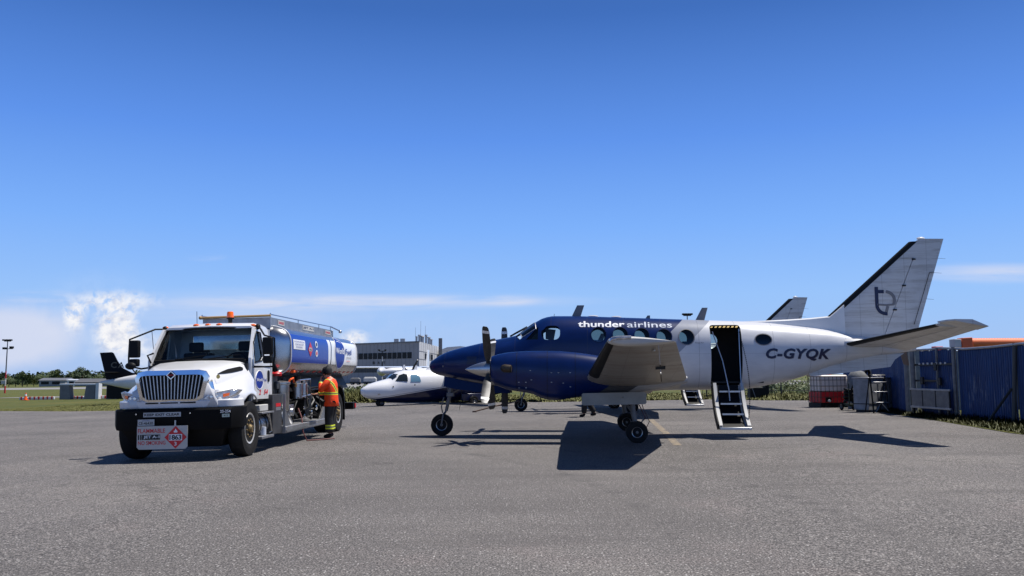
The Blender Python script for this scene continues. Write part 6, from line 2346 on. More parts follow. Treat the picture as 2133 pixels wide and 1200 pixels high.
    for sd in (-1, 1):
        wheel(lg, (1.05, sd * 0.12, 0.18), 0.18, 0.13, 0.08, names=('nose_tyre', 'wheel_rim'), side=sd, n=18)
    for (s, h) in ((2.2, 0.3), (2.9, 0.22), (3.6, 0.12)):
        mb = MB()
        mb.loft([foil_ring((s, 0, t_(s) - .03), (s + .22, 0, t_(s) - .03), .02, 0, 1, True, 5), foil_ring((s + .12, 0, t_(s) + h), (s + .22, 0, t_(s) + h), .012, 0, 1, True, 5)])
        mb.build('blade_aerial', 'white', r)
    return r


make_highwing()


def make_darktail():
    # parked behind the tanker, tail to the left
    r = thing('parked_airplane', 'airplane with black tail fin and white body behind the truck cab', 'airplane', (-17.9, 61.0, gz(-20)), (0, 0, math.pi + 0.03))
    # local x runs from nose to tail
    mb = MB()
    mb.loft(lofted_body([(0, 1.35, 1.25, .05), (0.4, 1.7, 1.0, .35), (1.6, 2.05, .75, .62), (2.6, 2.35, .62, .75), (3.6, 2.4, .6, .78), (6.5, 2.38, .62, .76), (8.0, 2.12, .78, .55), (9.5, 1.86, 1.00, .32), (10.8, 1.60, 1.28, .14), (11.3, 1.5, 1.38, .05)], 20))
    mb.build('fuselage', 'white', r, 60)
    mb = MB()
    P = [(8.2, 1.98), (9.1, 2.12), (9.75, 2.45), (10.12, 2.95), (10.42, 3.50), (10.55, 3.57), (11.38, 3.53), (10.85, 1.62), (9.5, 1.75)]
    mb.prism(P, -0.06, 0.06, lambda p, a: (p[0], a, p[1]))
    fin = mb.build('vertical_fin', mat('fin_black', (0.004, 0.004, 0.008), 0.5, spec=0.15), r, 0, bevel=0.03)
    for body, x0, x1 in (('C', 10.55, 10.15), ('A', 10.05, 9.62)):
        text_obj('fin_letter', body, lambda u, v: (x0 + (x1 - x0) * u, 0.063, 2.45 + 0.42 * v), mat('fin_letter_grey', (0.10, 0.085, 0.06), 0.5), fin, 0.02)
    for sd in (-1, 1):
        mb = MB()
        mb.loft([foil_ring((4.0, sd * y, 0.95 + 0.09 * y), (6.1 - 0.09 * y, sd * y, 0.92 + 0.09 * y), 0.16) for y in (0.3, 3.0, 6.4)])
        mb.build('wing', 'white', r, 40)
        mb = MB()
        mb.lathe([(-1.8, .05), (-1.6, .2), (-1.2, .33), (0, .4), (1.5, .25), (2.2, .06)], (4.4, sd * 2.2, 1.25), (1, 0, 0), 16)
        mb.build('engine_nacelle', 'white', r, 50)
        mb = MB()
        mb.loft([foil_ring((9.95 + 0.3 * y / 2, sd * y, 2.14), (10.75 + 0.1 * y, sd * y, 2.14), 0.06) for y in (0.05, 1.0, 1.9)])
        mb.build('tailplane', 'black', r, 40)
        mb = MB()
        mb.tube([(5.0, sd * 2.2, 1.0), (5.0, sd * 2.2, 0.3)], 0.06, 8)
        lg = mb.build('main_gear_leg', 'grey_metal', r, 40)
        wheel(lg, (5.0, sd * 2.2, 0.28), 0.28, 0.2, 0.13, names=('main_tyre', 'wheel_rim'), side=sd, n=18)
    mb = MB()
    mb.tube([(1.2, 0, 0.9), (1.1, 0, 0.26)], 0.05, 8)
    lg = mb.build('nose_gear_leg', 'grey_metal', r, 40)
    wheel(lg, (1.1, 0, 0.24), 0.24, 0.16, 0.11, names=('nose_tyre', 'wheel_rim'), side=1, n=18)
    return r


make_darktail()


def make_airliner():
    r = thing('parked_airliner', 'distant high wing airliner with white engine pods before the terminal', 'airplane', (-11.0, 100.0, gz(-12)), (0, 0, 0.0))
    # local x = lateral in view, nose towards the camera (-y)
    mb = MB()
    rings = []
    for y, z0, z1, hw in ((-9.0, 1.5, 1.7, .1), (-8.6, 1.1, 2.2, .6), (-7.5, .8, 2.5, 1.0), (-6, .6, 2.7, 1.2), (5, .6, 2.7, 1.2), (10, 1.5, 2.6, .5), (12, 2.2, 2.5, .1)):
        zc, hz = (z0 + z1) / 2, (z1 - z0) / 2
        rings.append([(hw * math.cos(a), y, zc + hz * math.sin(a)) for a in [2 * math.pi * k / 18 for k in range(18)]])
    mb.loft(rings)
    mb.build('fuselage', 'white', r, 60)
    for sd in (-1, 1):
        mb = MB()
        mb.loft([[(sd * x, -1.2 + .04 * x, 2.62), (sd * x, 0.0, 2.74), (sd * x, 1.2 - .04 * x, 2.62), (sd * x, 0, 2.54)] for x in (0.2, 4.5, 11.0)])
        mb.build('wing', 'white', r, 40)
        mb = MB()
        mb.lathe([(-2.6, .08), (-2.3, .34), (-1.5, .48), (0, .5), (1.6, .35), (2.6, .1)], (sd * 4.0, -0.6, 2.15), (0, 1, 0), 16)
        mb.build('engine_nacelle', 'white', r, 50)
        mb = MB()
        mb.tube([(sd * 1.5, 0.5, 1.0), (sd * 1.9, 0.5, 0.3)], 0.1, 8)
        lg = mb.build('main_gear_leg', 'dark_metal', r, 40)
        wheel(lg, (sd * 1.9, 0.5, 0.42), 0.42, 0.3, 0.2, (1, 0, 0), ('main_tyre', 'wheel_rim'), 18, side=sd)
    mb = MB()
    mb.tube([(0, -6.5, 1.0), (0, -6.6, 0.3)], 0.08, 8)
    lg = mb.build('nose_gear_leg', 'dark_metal', r, 40)
    wheel(lg, (0.15, -6.6, 0.3), 0.3, 0.2, 0.15, (1, 0, 0), ('nose_tyre', 'wheel_rim'), 18)
    mb = MB()
    mb.loft([foil_ring((0, 9.2, 2.4), (0, 12.5, 2.5), .12, 0, 1, True), foil_ring((0, 11.0, 5.6), (0, 12.8, 5.6), .1, 0, 1, True)])
    mb = MB()
    mb.hexa([(-.1, 9.2, 2.4), (.1, 9.2, 2.4), (.1, 12.3, 2.4), (-.1, 12.3, 2.4), (-.06, 11, 5.0), (.06, 11, 5.0), (.06, 12.6, 5.0), (-.06, 12.6, 5.0)])
    mb.build('vertical_fin', 'white', r, 0)
    return r


air = make_airliner()


# ------------------------------------------------------------------ terminal building
def make_terminal():
    r = thing('terminal_building', 'grey three storey terminal with a dark window band and roof plant', 'building', (-24.6, 225.0, -0.55), (0, 0, 0))
    M['cladding'] = mat('grey_cladding', (0.27, 0.27, 0.275), 0.6, 0.1, var=0.12, vscale=0.4)
    M['cladding_light'] = mat('pale_cladding', (0.52, 0.52, 0.53), 0.55, var=0.08, vscale=0.4)
    M['win_dark'] = mat('window_dark', (0.008, 0.009, 0.010), 0.35, spec=0.2)
    M['win_mid'] = mat('window_mid', (0.03, 0.033, 0.036), 0.3, spec=0.3)
    A, B = Vector((0, 0, 0)), Vector((-32.0, 24.0, 0))        # facade, receding to the left
    Cc = Vector((1.6, 42.0, 0))
    H = 10.95
    mb = MB()
    D = B + Cc
    mb.hexa([B, A, Cc, D] + [p + Vector((0, 0, H)) for p in (B, A, Cc, D)])
    body = mb.build('wall', 'cladding', r, 0)
    u = (B - A).normalized()
    nrm = Vector((u.y, -u.x, 0)) * 1.0
    if nrm.y > 0:
        nrm = -nrm
    v = (Cc - A).normalized()
    nrm2 = Vector((v.y, -v.x, 0))
    if nrm2.x < 0:
        nrm2 = -nrm2

    def quad(p, d, n_, s0, s1, z0, z1, depth):
        a, b = p + d * s0, p + d * s1
        Z = Vector((0, 0, 1))
        o = n_ * depth
        return [a + Z * z0, b + Z * z0, b + Z * z0 + o, a + Z * z0 + o, a + Z * z1, b + Z * z1, b + Z * z1 + o, a + Z * z1 + o]
    mb = MB()
    mb.hexa(quad(A, v, nrm2, 0.0, 42.0, 0.0, H - 0.02, 0.12))
    mb.build('end_wall', 'cladding_light', r, 0)
    for k in range(20):
        s0 = 2.6 + k * 1.86
        f = MB()
        f.hexa(quad(A, u, nrm, s0, s0 + 1.5, 6.55, 8.2, 0.10))
        f.build('window', 'win_dark', r, 0)
    for k in range(20):
        s0 = 2.6 + k * 1.9
        f = MB()
        f.hexa(quad(A, u, nrm, s0, s0 + 1.75, 2.9, 4.15, 0.10))
        f.build('window', 'win_mid', r, 0)
    for k in range(3):
        f = MB()
        f.hexa(quad(A, v, nrm2, 10.0 + k * 6.0, 14.6 + k * 6.0, 6.6, 8.1, 0.2))
        f.build('window', 'win_dark', r, 0)
    for k in range(26):
        f = MB()
        f.hexa(quad(A, u, nrm, 0.3 + k * 1.5, 0.36 + k * 1.5, 0, H, 0.02))
        f.build('panel_joint', 'grey_metal', body, 0)
    for k in range(10):
        f = MB()
        f.hexa(quad(A, v, nrm2, 3.0 + k * 4.0, 3.25 + k * 4.0, 0, H - .1, 0.16))
        f.build('panel_joint', 'grey_metal', body, 0)
    for z in (4.3, 6.3, 8.4):
        f = MB()
        f.hexa(quad(A, v, nrm2, 0.0, 42.0, z, z + 0.12, 0.17))
        f.build('panel_joint', 'grey_metal', body, 0)
    f = MB()
    top = [p + Vector((0, 0, H)) for p in (B, A, Cc, D)]
    f.hexa(quad(A, u, nrm, -0.3, 40.3, H - 0.25, H + 0.12, 0.25))
    f.build('parapet', 'grey_metal', r, 0)
    for ch, s in (('B', 16.4), ('A', 14.5), ('Y', 12.4)):
        def fn(a, b, s=s):
            p = A + u * (s - 0.75 * a + 0.75) + nrm * 0.14
            return (p.x, p.y, 5.15 + 0.75 * b)
        text_obj('wall_letter', ch, lambda a, b, s=s: fn(a, b, s), 'black_decal', r, 0.03)
    # roof plant
    rng = random.Random(5)
    for (s, d, w_, h, rd) in ((9.4, 6, 0.6, 1.2, 0), (7.0, 6, 0.6, 1.2, 0), (2.2, 9, 0.5, 1.6, 1), (1.2, 9, 0.6, 2.0, 1), (0.2, 10, 0.9, 1.7, 1), (-0.6, 10, 0.6, 2.2, 1), (-1.4, 11, 0.8, 1.8, 1), (-2.2, 11, 0.7, 1.4, 1)):
        p = A + u * max(s, 0.4) + v * d + Vector((max(0, -s) * 0.9, 0, 0)) * 0
        p = A + u * s + Vector((0, d, 0)) if s > 0 else A + Vector((0.1, 0, 0)) * 0 + v * (d - s * 6)
        mb = MB()
        if rd:
            mb.cyl((p.x, p.y, H), (p.x, p.y, H + h), w_ * .5, None, 10)
            mb.cyl((p.x, p.y, H + h), (p.x, p.y, H + h + .25), w_ * .75, w_ * .6, 10)
        else:
            mb.box(p.x - w_, p.x + w_, p.y - w_, p.y + w_, H, H + h)
        mb.build('roof_vent', 'alu_dull', r, 30)
    for (s, h) in ((2.4, 4.2), (0.6, 6.0), (-1.0, 4.6)):
        p = A + u * 0.5 + v * 9 + Vector((-s * 0.8, 0, 0))
        mb = MB()
        mb.cyl((p.x, p.y, H - .5), (p.x, p.y, H + h), 0.05, 0.03, 5)
        mb.build('roof_aerial', 'grey_metal', r)
    p = A + v * 24
    mb = MB()
    mb.box(p.x + 2.2, p.x + 3.2, p.y, p.y + 1, 0, H + 1.9)
    mb.build('chimney_slab', 'grey_metal', r, 0)
    return r


make_terminal()
r = thing('terminal_annex', 'low pale block beyond the terminal with a rounded roof', 'building', (-20.0, 262.0, -0.5))
mb = MB()
rings = []
for x, h in ((-2.5, 9.6), (0, 10.6), (4, 10.9), (9, 10.3), (13, 9.4), (13.2, 9.0)):
    rings.append([(x, 0, 0), (x, 0, h), (x, 20, h), (x, 20, 0)])
mb.loft(rings)
mb.build('wall', 'cladding_light', r, 0)
for k in range(7):
    mb = MB()
    mb.box(-2.2 + 2.1 * k, -2.0 + 2.1 * k, -0.08, 0, 0, 9.3)
    mb.build('panel_joint', 'grey_metal', r, 0)
for k in range(5):
    mb = MB()
    mb.box(-1.5 + 2.6 * k, 0.6 + 2.6 * k, -0.10, 0, 5.8, 7.2)
    mb.build('window', 'win_dark', r, 0)

# far parked service vehicles
def cart(x, y, w_, h, m_, label, cat, name):
    r = thing(name, label, cat, (x, y, gz(x) + 0.02))
    mb = MB()
    mb.box(-w_ / 2, w_ / 2, -1.0, 1.0, 0.45, 0.65)
    mb.build('deck', 'dark_metal', r)
    mb = MB()
    mb.box(-w_ / 2 + .1, w_ / 2 - .1, -0.9, 0.9, 0.65, h)
    mb.hexa([(-w_ / 2 + .1, -0.9, h), (w_ / 2 - .1, -0.9, h), (w_ / 2 - .1, 0.9, h), (-w_ / 2 + .1, 0.9, h), (-w_ / 2 + .4, -0.7, h + .35), (w_ / 2 - .5, -0.7, h + .35), (w_ / 2 - .5, 0.7, h + .35), (-w_ / 2 + .4, 0.7, h + .35)])
    mb.build('body', m_, r, 0, bevel=0.05)
    for sx in (-1, 1):
        for sy in (-1, 1):
            wheel(r, (sx * (w_ / 2 - .5), sy * 0.9, 0.35), 0.35, 0.2, 0.18, names=('wheel', 'rim'), side=sy, n=14)


cart(-32.5, 196, 3.0, 1.4, 'white_dull', 'white baggage cart, largest of those below the distant wing', 'cart', 'baggage_cart')
cart(-36.2, 198, 2.4, 1.3, 'grey_metal', 'grey baggage tug at the left of the white cart', 'tug', 'baggage_tug')
cart(-28.6, 196, 2.8, 1.2, 'dark_metal', 'dark baggage cart at the right of the white cart', 'cart', 'baggage_cart')
cart(-25.5, 195, 2.0, 1.0, 'pale_decal', 'pale small cart nearest the white airplane nose', 'cart', 'baggage_cart')


# light masts
def mast(name, label, x, y, h, heads, striped, z0=None):
    z0 = gz(x) if z0 is None else z0
    r = thing(name, label, 'light mast', (x, y, z0))
    n = 7
    for k in range(n):
        mb = MB()
        mb.cyl((0, 0, h * k / n), (0, 0, h * (k + 1) / n), 0.13 - 0.06 * k / n, 0.13 - 0.06 * (k + 1) / n, 10)
        mb.build('pole_section', ('red' if (k % 2 == 0 and k < 3) else 'grey_metal' if k > 2 else 'white_dull') if striped == 1 else ('white_dull' if k % 2 else 'black') if striped == 2 else 'grey_metal', r, 40)
    mb = MB()
    mb.box(-0.55, 0.55, -0.05, 0.05, h - 0.05, h + 0.08)
    mb.build('cross_arm', 'dark_metal', r)
    for q in range(heads):
        x_ = -0.55 + 1.1 * q / max(heads - 1, 1)
        mb = MB()
        mb.box(x_ - 0.17, x_ + 0.17, -0.4, 0.2, h + 0.08, h + 0.32)
        mb.build('lamp_head', 'black', r, bevel=0.04)
    return r


m1 = mast('light_mast', 'tall lamp mast with red and white base on the left grass', -84.0, 142.0, 8.6, 3, 1)
mb = MB()
mb.box(-0.5, 0.9, -0.1, 0.1, 7.3, 7.4)
mb.box(0.55, 1.0, -0.4, 0.2, 7.4, 7.75)
mb.box(-0.6, -0.15, -0.4, 0.2, 7.25, 7.6)
mb.build('lower_lamps', 'black', m1, bevel=0.03)
mb = MB()
mb.box(-0.5, 0.25, -0.4, -0.2, 1.5, 2.1)
mb.build('control_box', 'white_dull', m1, bevel=0.03)
mast('light_mast', 'black and white banded lamp pole in front of the terminal', -22.5, 148.0, 6.1, 2, 2)
mast('light_mast', 'far floodlight mast peeping above the blue cabin roof', 24.7, 120.0, 9.6, 4, 0)

# ------------------------------------------------------------------ left field: barrier frames, cone, barricades, sheds
def frame(x, y, w_, label, dark=False):
    r = thing('concrete_frame', label, 'barrier', (x, y, gz(x)), (0, 0, 0.12))
    mb = MB()
    mb.box(-w_ / 2, w_ / 2, -0.5, 0.5, 1.36, 1.50)
    mb.build('top_slab', 'white', r, bevel=0.02)
    M['concrete'] = M.get('concrete') or mat('concrete', (0.17, 0.17, 0.18), 0.8, var=0.2, vscale=2)
    for s in (-1, 1):
        mb = MB()
        x0 = s * (w_ / 2 - 0.05)
        x1 = s * (w_ / 2 - 1.05)
        x2 = s * (w_ / 2 - 0.85)
        mb.hexa([(x0, -0.5, 0), (x1, -0.5, 0), (x1, 0.5, 0), (x0, 0.5, 0), (x0, -0.5, 1.36), (x2, -0.5, 1.36), (x2, 0.5, 1.36), (x0, 0.5, 1.36)])
        mb.build('leg_block', 'concrete', r, 0)
    mb = MB()
    mb.box(w_ / 2 + .01, w_ / 2 + 0.3, -0.5, 0.4, 0.0, 1.55)
    mb.build('end_panel', 'white', r, 0)
    if dark:
        mb = MB()
        mb.box(-w_ / 2 + 1.06, w_ / 2 - 1.06, 0.1, 0.2, 0, 1.36)
        mb.box(-w_ / 2 + 0.1, w_ / 2 - 0.4, -0.52, -0.505, 0.05, 1.3)
        mb.build('dark_infill', 'black', r, 0)


frame(-41.9, 83.0, 3.3, 'white topped grey frame standing left of the dark tail')
frame(-36.9, 81.0, 2.5, 'white topped frame with black infill beside the truck hood', True)
mb = MB()
r = thing('traffic_cone', 'orange traffic cone with white collar on the left grass', 'cone', (-46.6, 82.2, gz(-46.6)))
mb.lathe([(0.04, 0.17), (0.66, 0.05), (0.70, 0.04), (0.70, 0)], (0, 0, 0), (0, 0, 1), 14)
mb.box(-0.24, 0.24, -0.24, 0.24, 0, 0.05)
mb.build('cone_body', 'orange', r, 40)
mb = MB()
mb.lathe([(0.40, 0.112), (0.58, 0.076)], (0, 0, 0), (0, 0, 1), 14, 0, False)
mb.build('collar', 'white', r, 40)
bar0 = None
BAR_LABELS = ('red and white barricade at the far left end of the row', 'red and white barricade right behind the traffic cone', 'red and white barricade just right of the traffic cone', 'red and white barricade nearest the left leg of the frame', 'red and white barricade seen between the frame legs, left one',
              'red and white barricade seen between the frame legs, right one', 'red and white barricade just right of the white end panel', 'red and white barricade touching the black infill frame')
for i, u_ in enumerate((48, 66, 84, 102, 148, 164, 196, 212)):
    y = 83.6
    x = (u_ + 9 - 1066.5) / 1775 * y
    if bar0 is None:
        bar0 = thing('barricade', 'low red and white barricade lying in a row on the left grass', 'barricade', group='barricades on the left grass')
        mb = MB()
        mb.box(-0.42, 0.42, -0.12, 0.12, 0.0, 0.28)
        mb.build('beam', 'white', bar0, bevel=0.03)
        for k in (-0.21, 0.21):
            mb = MB()
            mb.box(k - 0.10, k + 0.10, -0.125, 0.125, 0.01, 0.285)
            mb.build('red_block', 'red', bar0, bevel=0.03)
        index_kids()
        o = bar0
    else:
        o = copy_tree(bar0)
    o.location = (x, y, gz(x))
    o.rotation_euler = (0, 0, 0.05 + 0.04 * ((i * 7) % 5 - 2))
    o['label'] = BAR_LABELS[i]


def shed(x, y, w_, d, h, roof_h, wm, rm, label, win=0):
    r = thing('shed', label, 'shed', (x, y, gz(x)))
    mb = MB()
    mb.box(-w_ / 2, w_ / 2, 0, d, -0.3, h)
    mb.build('wall', wm, r, 0)
    mb = MB()
    mb.hexa([(-w_ / 2 - .4, -.4, h), (w_ / 2 + .4, -.4, h), (w_ / 2 + .4, d + .4, h), (-w_ / 2 - .4, d + .4, h), (-w_ / 2 + .2, d * .3, h + roof_h), (w_ / 2 - .2, d * .3, h + roof_h), (w_ / 2 - .2, d * .7, h + roof_h), (-w_ / 2 + .2, d * .7, h + roof_h)])
    mb.build('roof', rm, r, 0)
    for k in range(win):
        mb = MB()
        mb.box(-w_ / 2 + 0.8 + k * (w_ - 1.6) / max(win, 1), -w_ / 2 + 0.8 + (k + .7) * (w_ - 1.6) / max(win, 1), -0.06, 0, 0.9, h - 0.5)
        mb.build('window', 'win_dark', r, 0)


shed(-196, 365, 11, 8, 2.6, 1.0, 'cladding', 'alu_dull', 'wide grey shed in front of the far left trees', 2)
shed(-177, 345, 4.4, 5, 2.5, 0.4, 'white', 'white', 'small white shed at the right of the grey shed', 1)
shed(-160, 335, 22, 12, 1.5, 1.4, 'grey_metal', 'grey_metal', 'long low dark roofed shed left of the black tail', 0)


# ------------------------------------------------------------------ trees and plants
def leaf_mat(name, a, b):
    m = bpy.data.materials.new(name)
    m.use_nodes = True
    t = NT(m.node_tree)
    bs = t.n['Principled BSDF']
    tc = t.node('ShaderNodeTexCoord')
    n = t.noise(tc.outputs['Object'], 1.1, 4, 0.7)
    t.l.new(t.ramp(n, [(0.3, a), (0.7, b)]), bs.inputs['Base Color'])
    bs.inputs['Roughness'].default_value = 0.7
    return m


M['leaf_dark'] = leaf_mat('leaf_dark', (0.020, 0.040, 0.016), (0.045, 0.075, 0.026))
M['leaf_mid'] = leaf_mat('leaf_mid', (0.030, 0.055, 0.014), (0.075, 0.105, 0.028))
M['leaf_pale'] = leaf_mat('leaf_pale', (0.055, 0.080, 0.022), (0.115, 0.140, 0.045))
M['bark'] = mat('bark', (0.06, 0.045, 0.035), 0.9)


def leafcloud(rng, clumps, per, size):
    mb = MB()
    for (c, rr) in clumps:
        for k in range(per):
            d = Vector((rng.gauss(0, 1), rng.gauss(0, 1), rng.gauss(0, 1))).normalized() * rr * rng.random() ** 0.45
            p = Vector(c) + Vector((d.x, d.y, d.z * 0.85))
            a = Vector((rng.gauss(0, 1), rng.gauss(0, 1), rng.gauss(0, 1))).normalized()
            b = a.orthogonal().normalized()
            s = size * rng.uniform(.6, 1.4)
            mb.add([p - a * s, p + b * s * .6, p + a * s, p - b * s * .6], [(0, 1, 2, 3)])
    return mb


def tree(x, y, h, wdt, label, m_, seed, group=None, z=None):
    rng = random.Random(seed)
    r = thing('tree', label, 'tree', (x, y, gz(x) if z is None else z), (0, 0, rng.random() * 6), group)
    mb = MB()
    mb.tube([(0, 0, -0.3), (0.05 * h * rng.uniform(-1, 1), 0, h * .35), (0, 0.03 * h, h * .75)], [h * .035, h * .025, h * .008], 7)
    for k in range(5):
        a = rng.random() * 6.3
        z0 = h * rng.uniform(.3, .55)
        mb.tube([(0, 0, z0), (math.cos(a) * wdt * .25, math.sin(a) * wdt * .25, z0 + h * .15)], [h * .014, h * .006], 5)
    mb.build('trunk', 'bark', r, 60)
    cl = []
    for k in range(11):
        a = rng.random() * 6.3
        q = rng.random() ** .6
        zz = rng.uniform(.28, .86)
        rad = wdt * .42 * q * (1 - max(0, zz - .5) * 0.9)
        cl.append(((math.cos(a) * rad, math.sin(a) * rad, h * zz), wdt * rng.uniform(.16, .26)))
    cl.append(((0, 0, h * .86), wdt * .2))
    lc = leafcloud(rng, cl, 85, h * .045)
    lc.build('crown', m_, r, 0)
    return r


kinds = [('leaf_dark', 'dark round tree'), ('leaf_mid', 'mid green tree'), ('leaf_pale', 'pale green bushy tree')]
spots = [(-8, 400, 6.0, 6, 0), (12, 405, 7.0, 5, 0), (24, 395, 5.0, 6, 1), (38, 402, 5.6, 7, 0), (52, 396, 6.6, 7, 1), (62, 398, 5.4, 6, 1), (76, 404, 5.2, 7, 2), (88, 396, 5.6, 6, 1), (99, 400, 5.0, 5, 0), (112, 408, 7.4, 6, 1), (122, 404, 7.8, 6, 2), (134, 410, 5.2, 7, 0),
         (152, 402, 6.4, 6, 0), (165, 398, 7.2, 7, 1), (174, 398, 8.6, 8, 0), (184, 402, 7.6, 6, 1), (198, 410, 5.6, 6, 0), (210, 405, 5.2, 6, 1), (224, 410, 5.0, 6, 0)]
TREE_LABELS = ('dark tree cut by the left picture edge', 'taller dark tree directly behind the lamp mast', 'mid green tree just right of the lamp mast', 'wide dark tree second to the right of the lamp mast', 'mid green tree left of the traffic cone', 'narrow mid green tree above the traffic cone',
               'pale bushy tree right of the traffic cone', 'mid green tree between the cone and the grey shed', 'small dark tree at the left end of the grey shed', 'tall mid green tree behind the left half of the grey shed', 'pale bushy tree over the middle of the grey shed', 'wide low dark tree behind the right end of the grey shed',
               'dark tree behind the small white shed', 'tall mid green tree just right of the white shed', 'tallest and widest dark tree left of the black tail fin', 'tall mid green tree between the tallest tree and black fin', 'low dark tree behind the tip of the black tail fin', 'mid green tree behind the middle of the black tail fin', 'small dark tree at the foot of the black tail fin')
for i, (u_, y, h, wd, k) in enumerate(spots):
    x = (u_ - 1066.5) / 1775 * y
    tree(x, y, h, wd, TREE_LABELS[i], kinds[k][0], 100 + i, 'far tree line on the left')
rng = random.Random(3)
cl = []
for k in range(150):
    x = rng.uniform(-420, -170)
    y = 520 + rng.uniform(-30, 60)
    cl.append(((x, y, gz(x) + rng.uniform(1.5, 5.5)), rng.uniform(3, 5.5)))
o = leafcloud(rng, cl, 60, 0.9).build('far_wood', 'leaf_dark', None, 0, kind='stuff')


def plant(x, y, h, w_, label, m_, seed, cat='shrub', dens=70, group=None):
    rng = random.Random(seed)
    r = thing('shrub', label, cat, (x, y, gz(x)), (0, 0, 0), group)
    mb = MB()
    for k in range(5):
        a = rng.random() * 6.3
        mb.tube([(0, 0, -0.05), (math.cos(a) * w_ * .2, math.sin(a) * w_ * .2, h * .6)], [0.02, 0.008], 4)
    mb.build('stems', 'bark', r)
    cl = [((rng.uniform(-.5, .5) * w_ * .7, rng.uniform(-.5, .5) * w_ * .7, h * rng.uniform(.3, .8)), w_ * rng.uniform(.18, .3)) for k in range(7)]
    leafcloud(rng, cl, dens, 0.06 + h * 0.03).build('foliage', m_, r, 0)


for i, (u_, y, h, w_, m_, lab) in enumerate(((1560, 53, 1.2, 2.2, 'leaf_pale', 'pale shrub under the tail, leftmost by the wire fence'), (1590, 51.5, 1.0, 1.4, 'leaf_dark', 'dark low shrub beside the black crate'), (1625, 55, 1.7, 2.6, 'leaf_mid', 'tall green shrub behind the wire fence'), (1655, 54, 1.5, 2.4, 'leaf_pale', 'pale shrub left of the white tote tank'), (1682, 52, 0.9, 1.8, 'leaf_mid', 'low shrub against the red tote tank'), (1700, 58, 1.8, 3.0, 'leaf_mid', 'broad shrub hidden behind the tote tank'), (748, 52.5, 1.0, 1.3, 'leaf_pale', 'pale weed clump behind the tanker tail'), (735, 53.5, 0.8, 1.2, 'leaf_pale', 'yellowish weed clump at the tanker mud flap'))):
    plant((u_ - 1066.5) / 1775 * y, y, h * (0.72 if u_ > 1000 else 1), w_, lab, m_, 40 + i)


def grass(name, spots_fn, n, hmin, hmax, seed, m_, wd=0.012):
    rng = random.Random(seed)
    mb = MB()
    for k in range(n):
        x, y, s = spots_fn(rng)
        h = rng.uniform(hmin, hmax) * s
        a = rng.random() * math.pi
        lx, ly = rng.gauss(0, .3) * h, rng.gauss(0, .3) * h
        w_ = wd * rng.uniform(.7, 1.6)
        z = gz(x) + 0.0
        mb.v += [(x - math.cos(a) * w_, y - math.sin(a) * w_, z), (x + math.cos(a) * w_, y + math.sin(a) * w_, z), (x + lx, y + ly, z + h)]
        b = len(mb.v) - 3
        mb.f.append((b, b + 1, b + 2))
        mb.m.append(0)
    me = bpy.data.meshes.new(name)
    me.from_pydata(mb.v, [], mb.f)
    me.materials.append(M[m_])
    me.polygons.foreach_set('use_smooth', [True] * len(me.polygons))
    me.normals_split_custom_set_from_vertices([(0, 0, 1)] * len(me.vertices))
    return link(name, me, None, kind='stuff')


M['grass_blade'] = leaf_mat('grass_blade', (0.052, 0.066, 0.004), (0.115, 0.108, 0.013))
M['grass_blade2'] = leaf_mat('grass_blade2', (0.038, 0.055, 0.010), (0.110, 0.100, 0.030))
def strip_spot(rng):
    x = rng.uniform(-32, 22)
    return x, EDGE(x) + rng.random() ** 1.6 * 16 - 0.35 * rng.random(), 0.35 if x < -13 else 1.0
grass('field_grass', strip_spot, 60000, 0.04, 0.12, 1, 'grass_blade', 0.03)
def weed_spot(rng):
    x = rng.gauss(-9.0, 0.9)
    return x, EDGE(x) + 0.3 + rng.random() * 5, math.exp(-((x + 9.2) / 1.5) ** 2) + 0.25
grass('tall_weeds', weed_spot, 7000, 0.25, 0.75, 2, 'grass_blade', 0.025)
def berm_spot(rng):
    x = rng.uniform(13.6, 20)
    return x, EDGE(x) + 1.5 + rng.random() * 9, 1.0
grass('berm_weeds', berm_spot, 9000, 0.08, 0.28, 4, 'grass_blade', 0.03)
FEDGE = pl([(18.5, 11.2), (19.2, 11.25), (24, 12.0), (29.5, 12.8), (34, 14.0), (42, 15.6)])
def fence_spot(rng):
    y = rng.uniform(17, 36)
    e = FEDGE(y)
    q = rng.random()
    x = e + 0.05 + q ** 1.2 * (13.4 - 0.0 + max(0, (y - 28) * .25) - e)
    return x, y, 0.35 + 0.9 * q
grass('fence_grass', fence_spot, 26000, 0.06, 0.26, 6, 'grass_blade2', 0.012)

# ------------------------------------------------------------------ wire fence at the far right
r = thing('wire_fence', 'thin wire fence on dark posts beyond the tail stairs', 'fence', (0, 0, 0))
for k in range(7):
    x = 11.2 + k * 2.15
    y = 49.5
    mb = MB()
    mb.cyl((x, y, gz(x) - .1), (x, y, gz(x) + 1.9), 0.04, None, 8)
    mb.build('post', 'dark_metal', r, 40)
for z in (0.12, 0.4, 0.9, 1.4, 1.85):
    mb = MB()
    mb.cyl((11.2, 49.5, gz(12) + z), (24.2, 49.5, gz(12) + z), 0.018 if z > .3 else 0.03, None, 5)
    mb.build('wire', 'dark_metal', r, 40)
r = thing('black_crate', 'black crate with a pale side strap under the airplane tail', 'crate', (13.6, 47.4, gz(13)))
mb = MB()
mb.box(-0.55, 0.5, -0.3, 0.3, 0, 0.62)
mb.box(0.30, 0.5, -0.3, 0.3, 0.6, 1.0)
mb.build('crate_body', 'black', r, bevel=0.03)
mb = MB()
mb.hexa([(-.30, -.32, .1), (-.26, -.32, .1), (-.26, -.30, .1), (-.30, -.30, .1), (-.46, -.32, .6), (-.42, -.32, .6), (-.42, -.30, .6), (-.46, -.30, .6)])
mb.build('strap', 'grey_decal', r, 0)

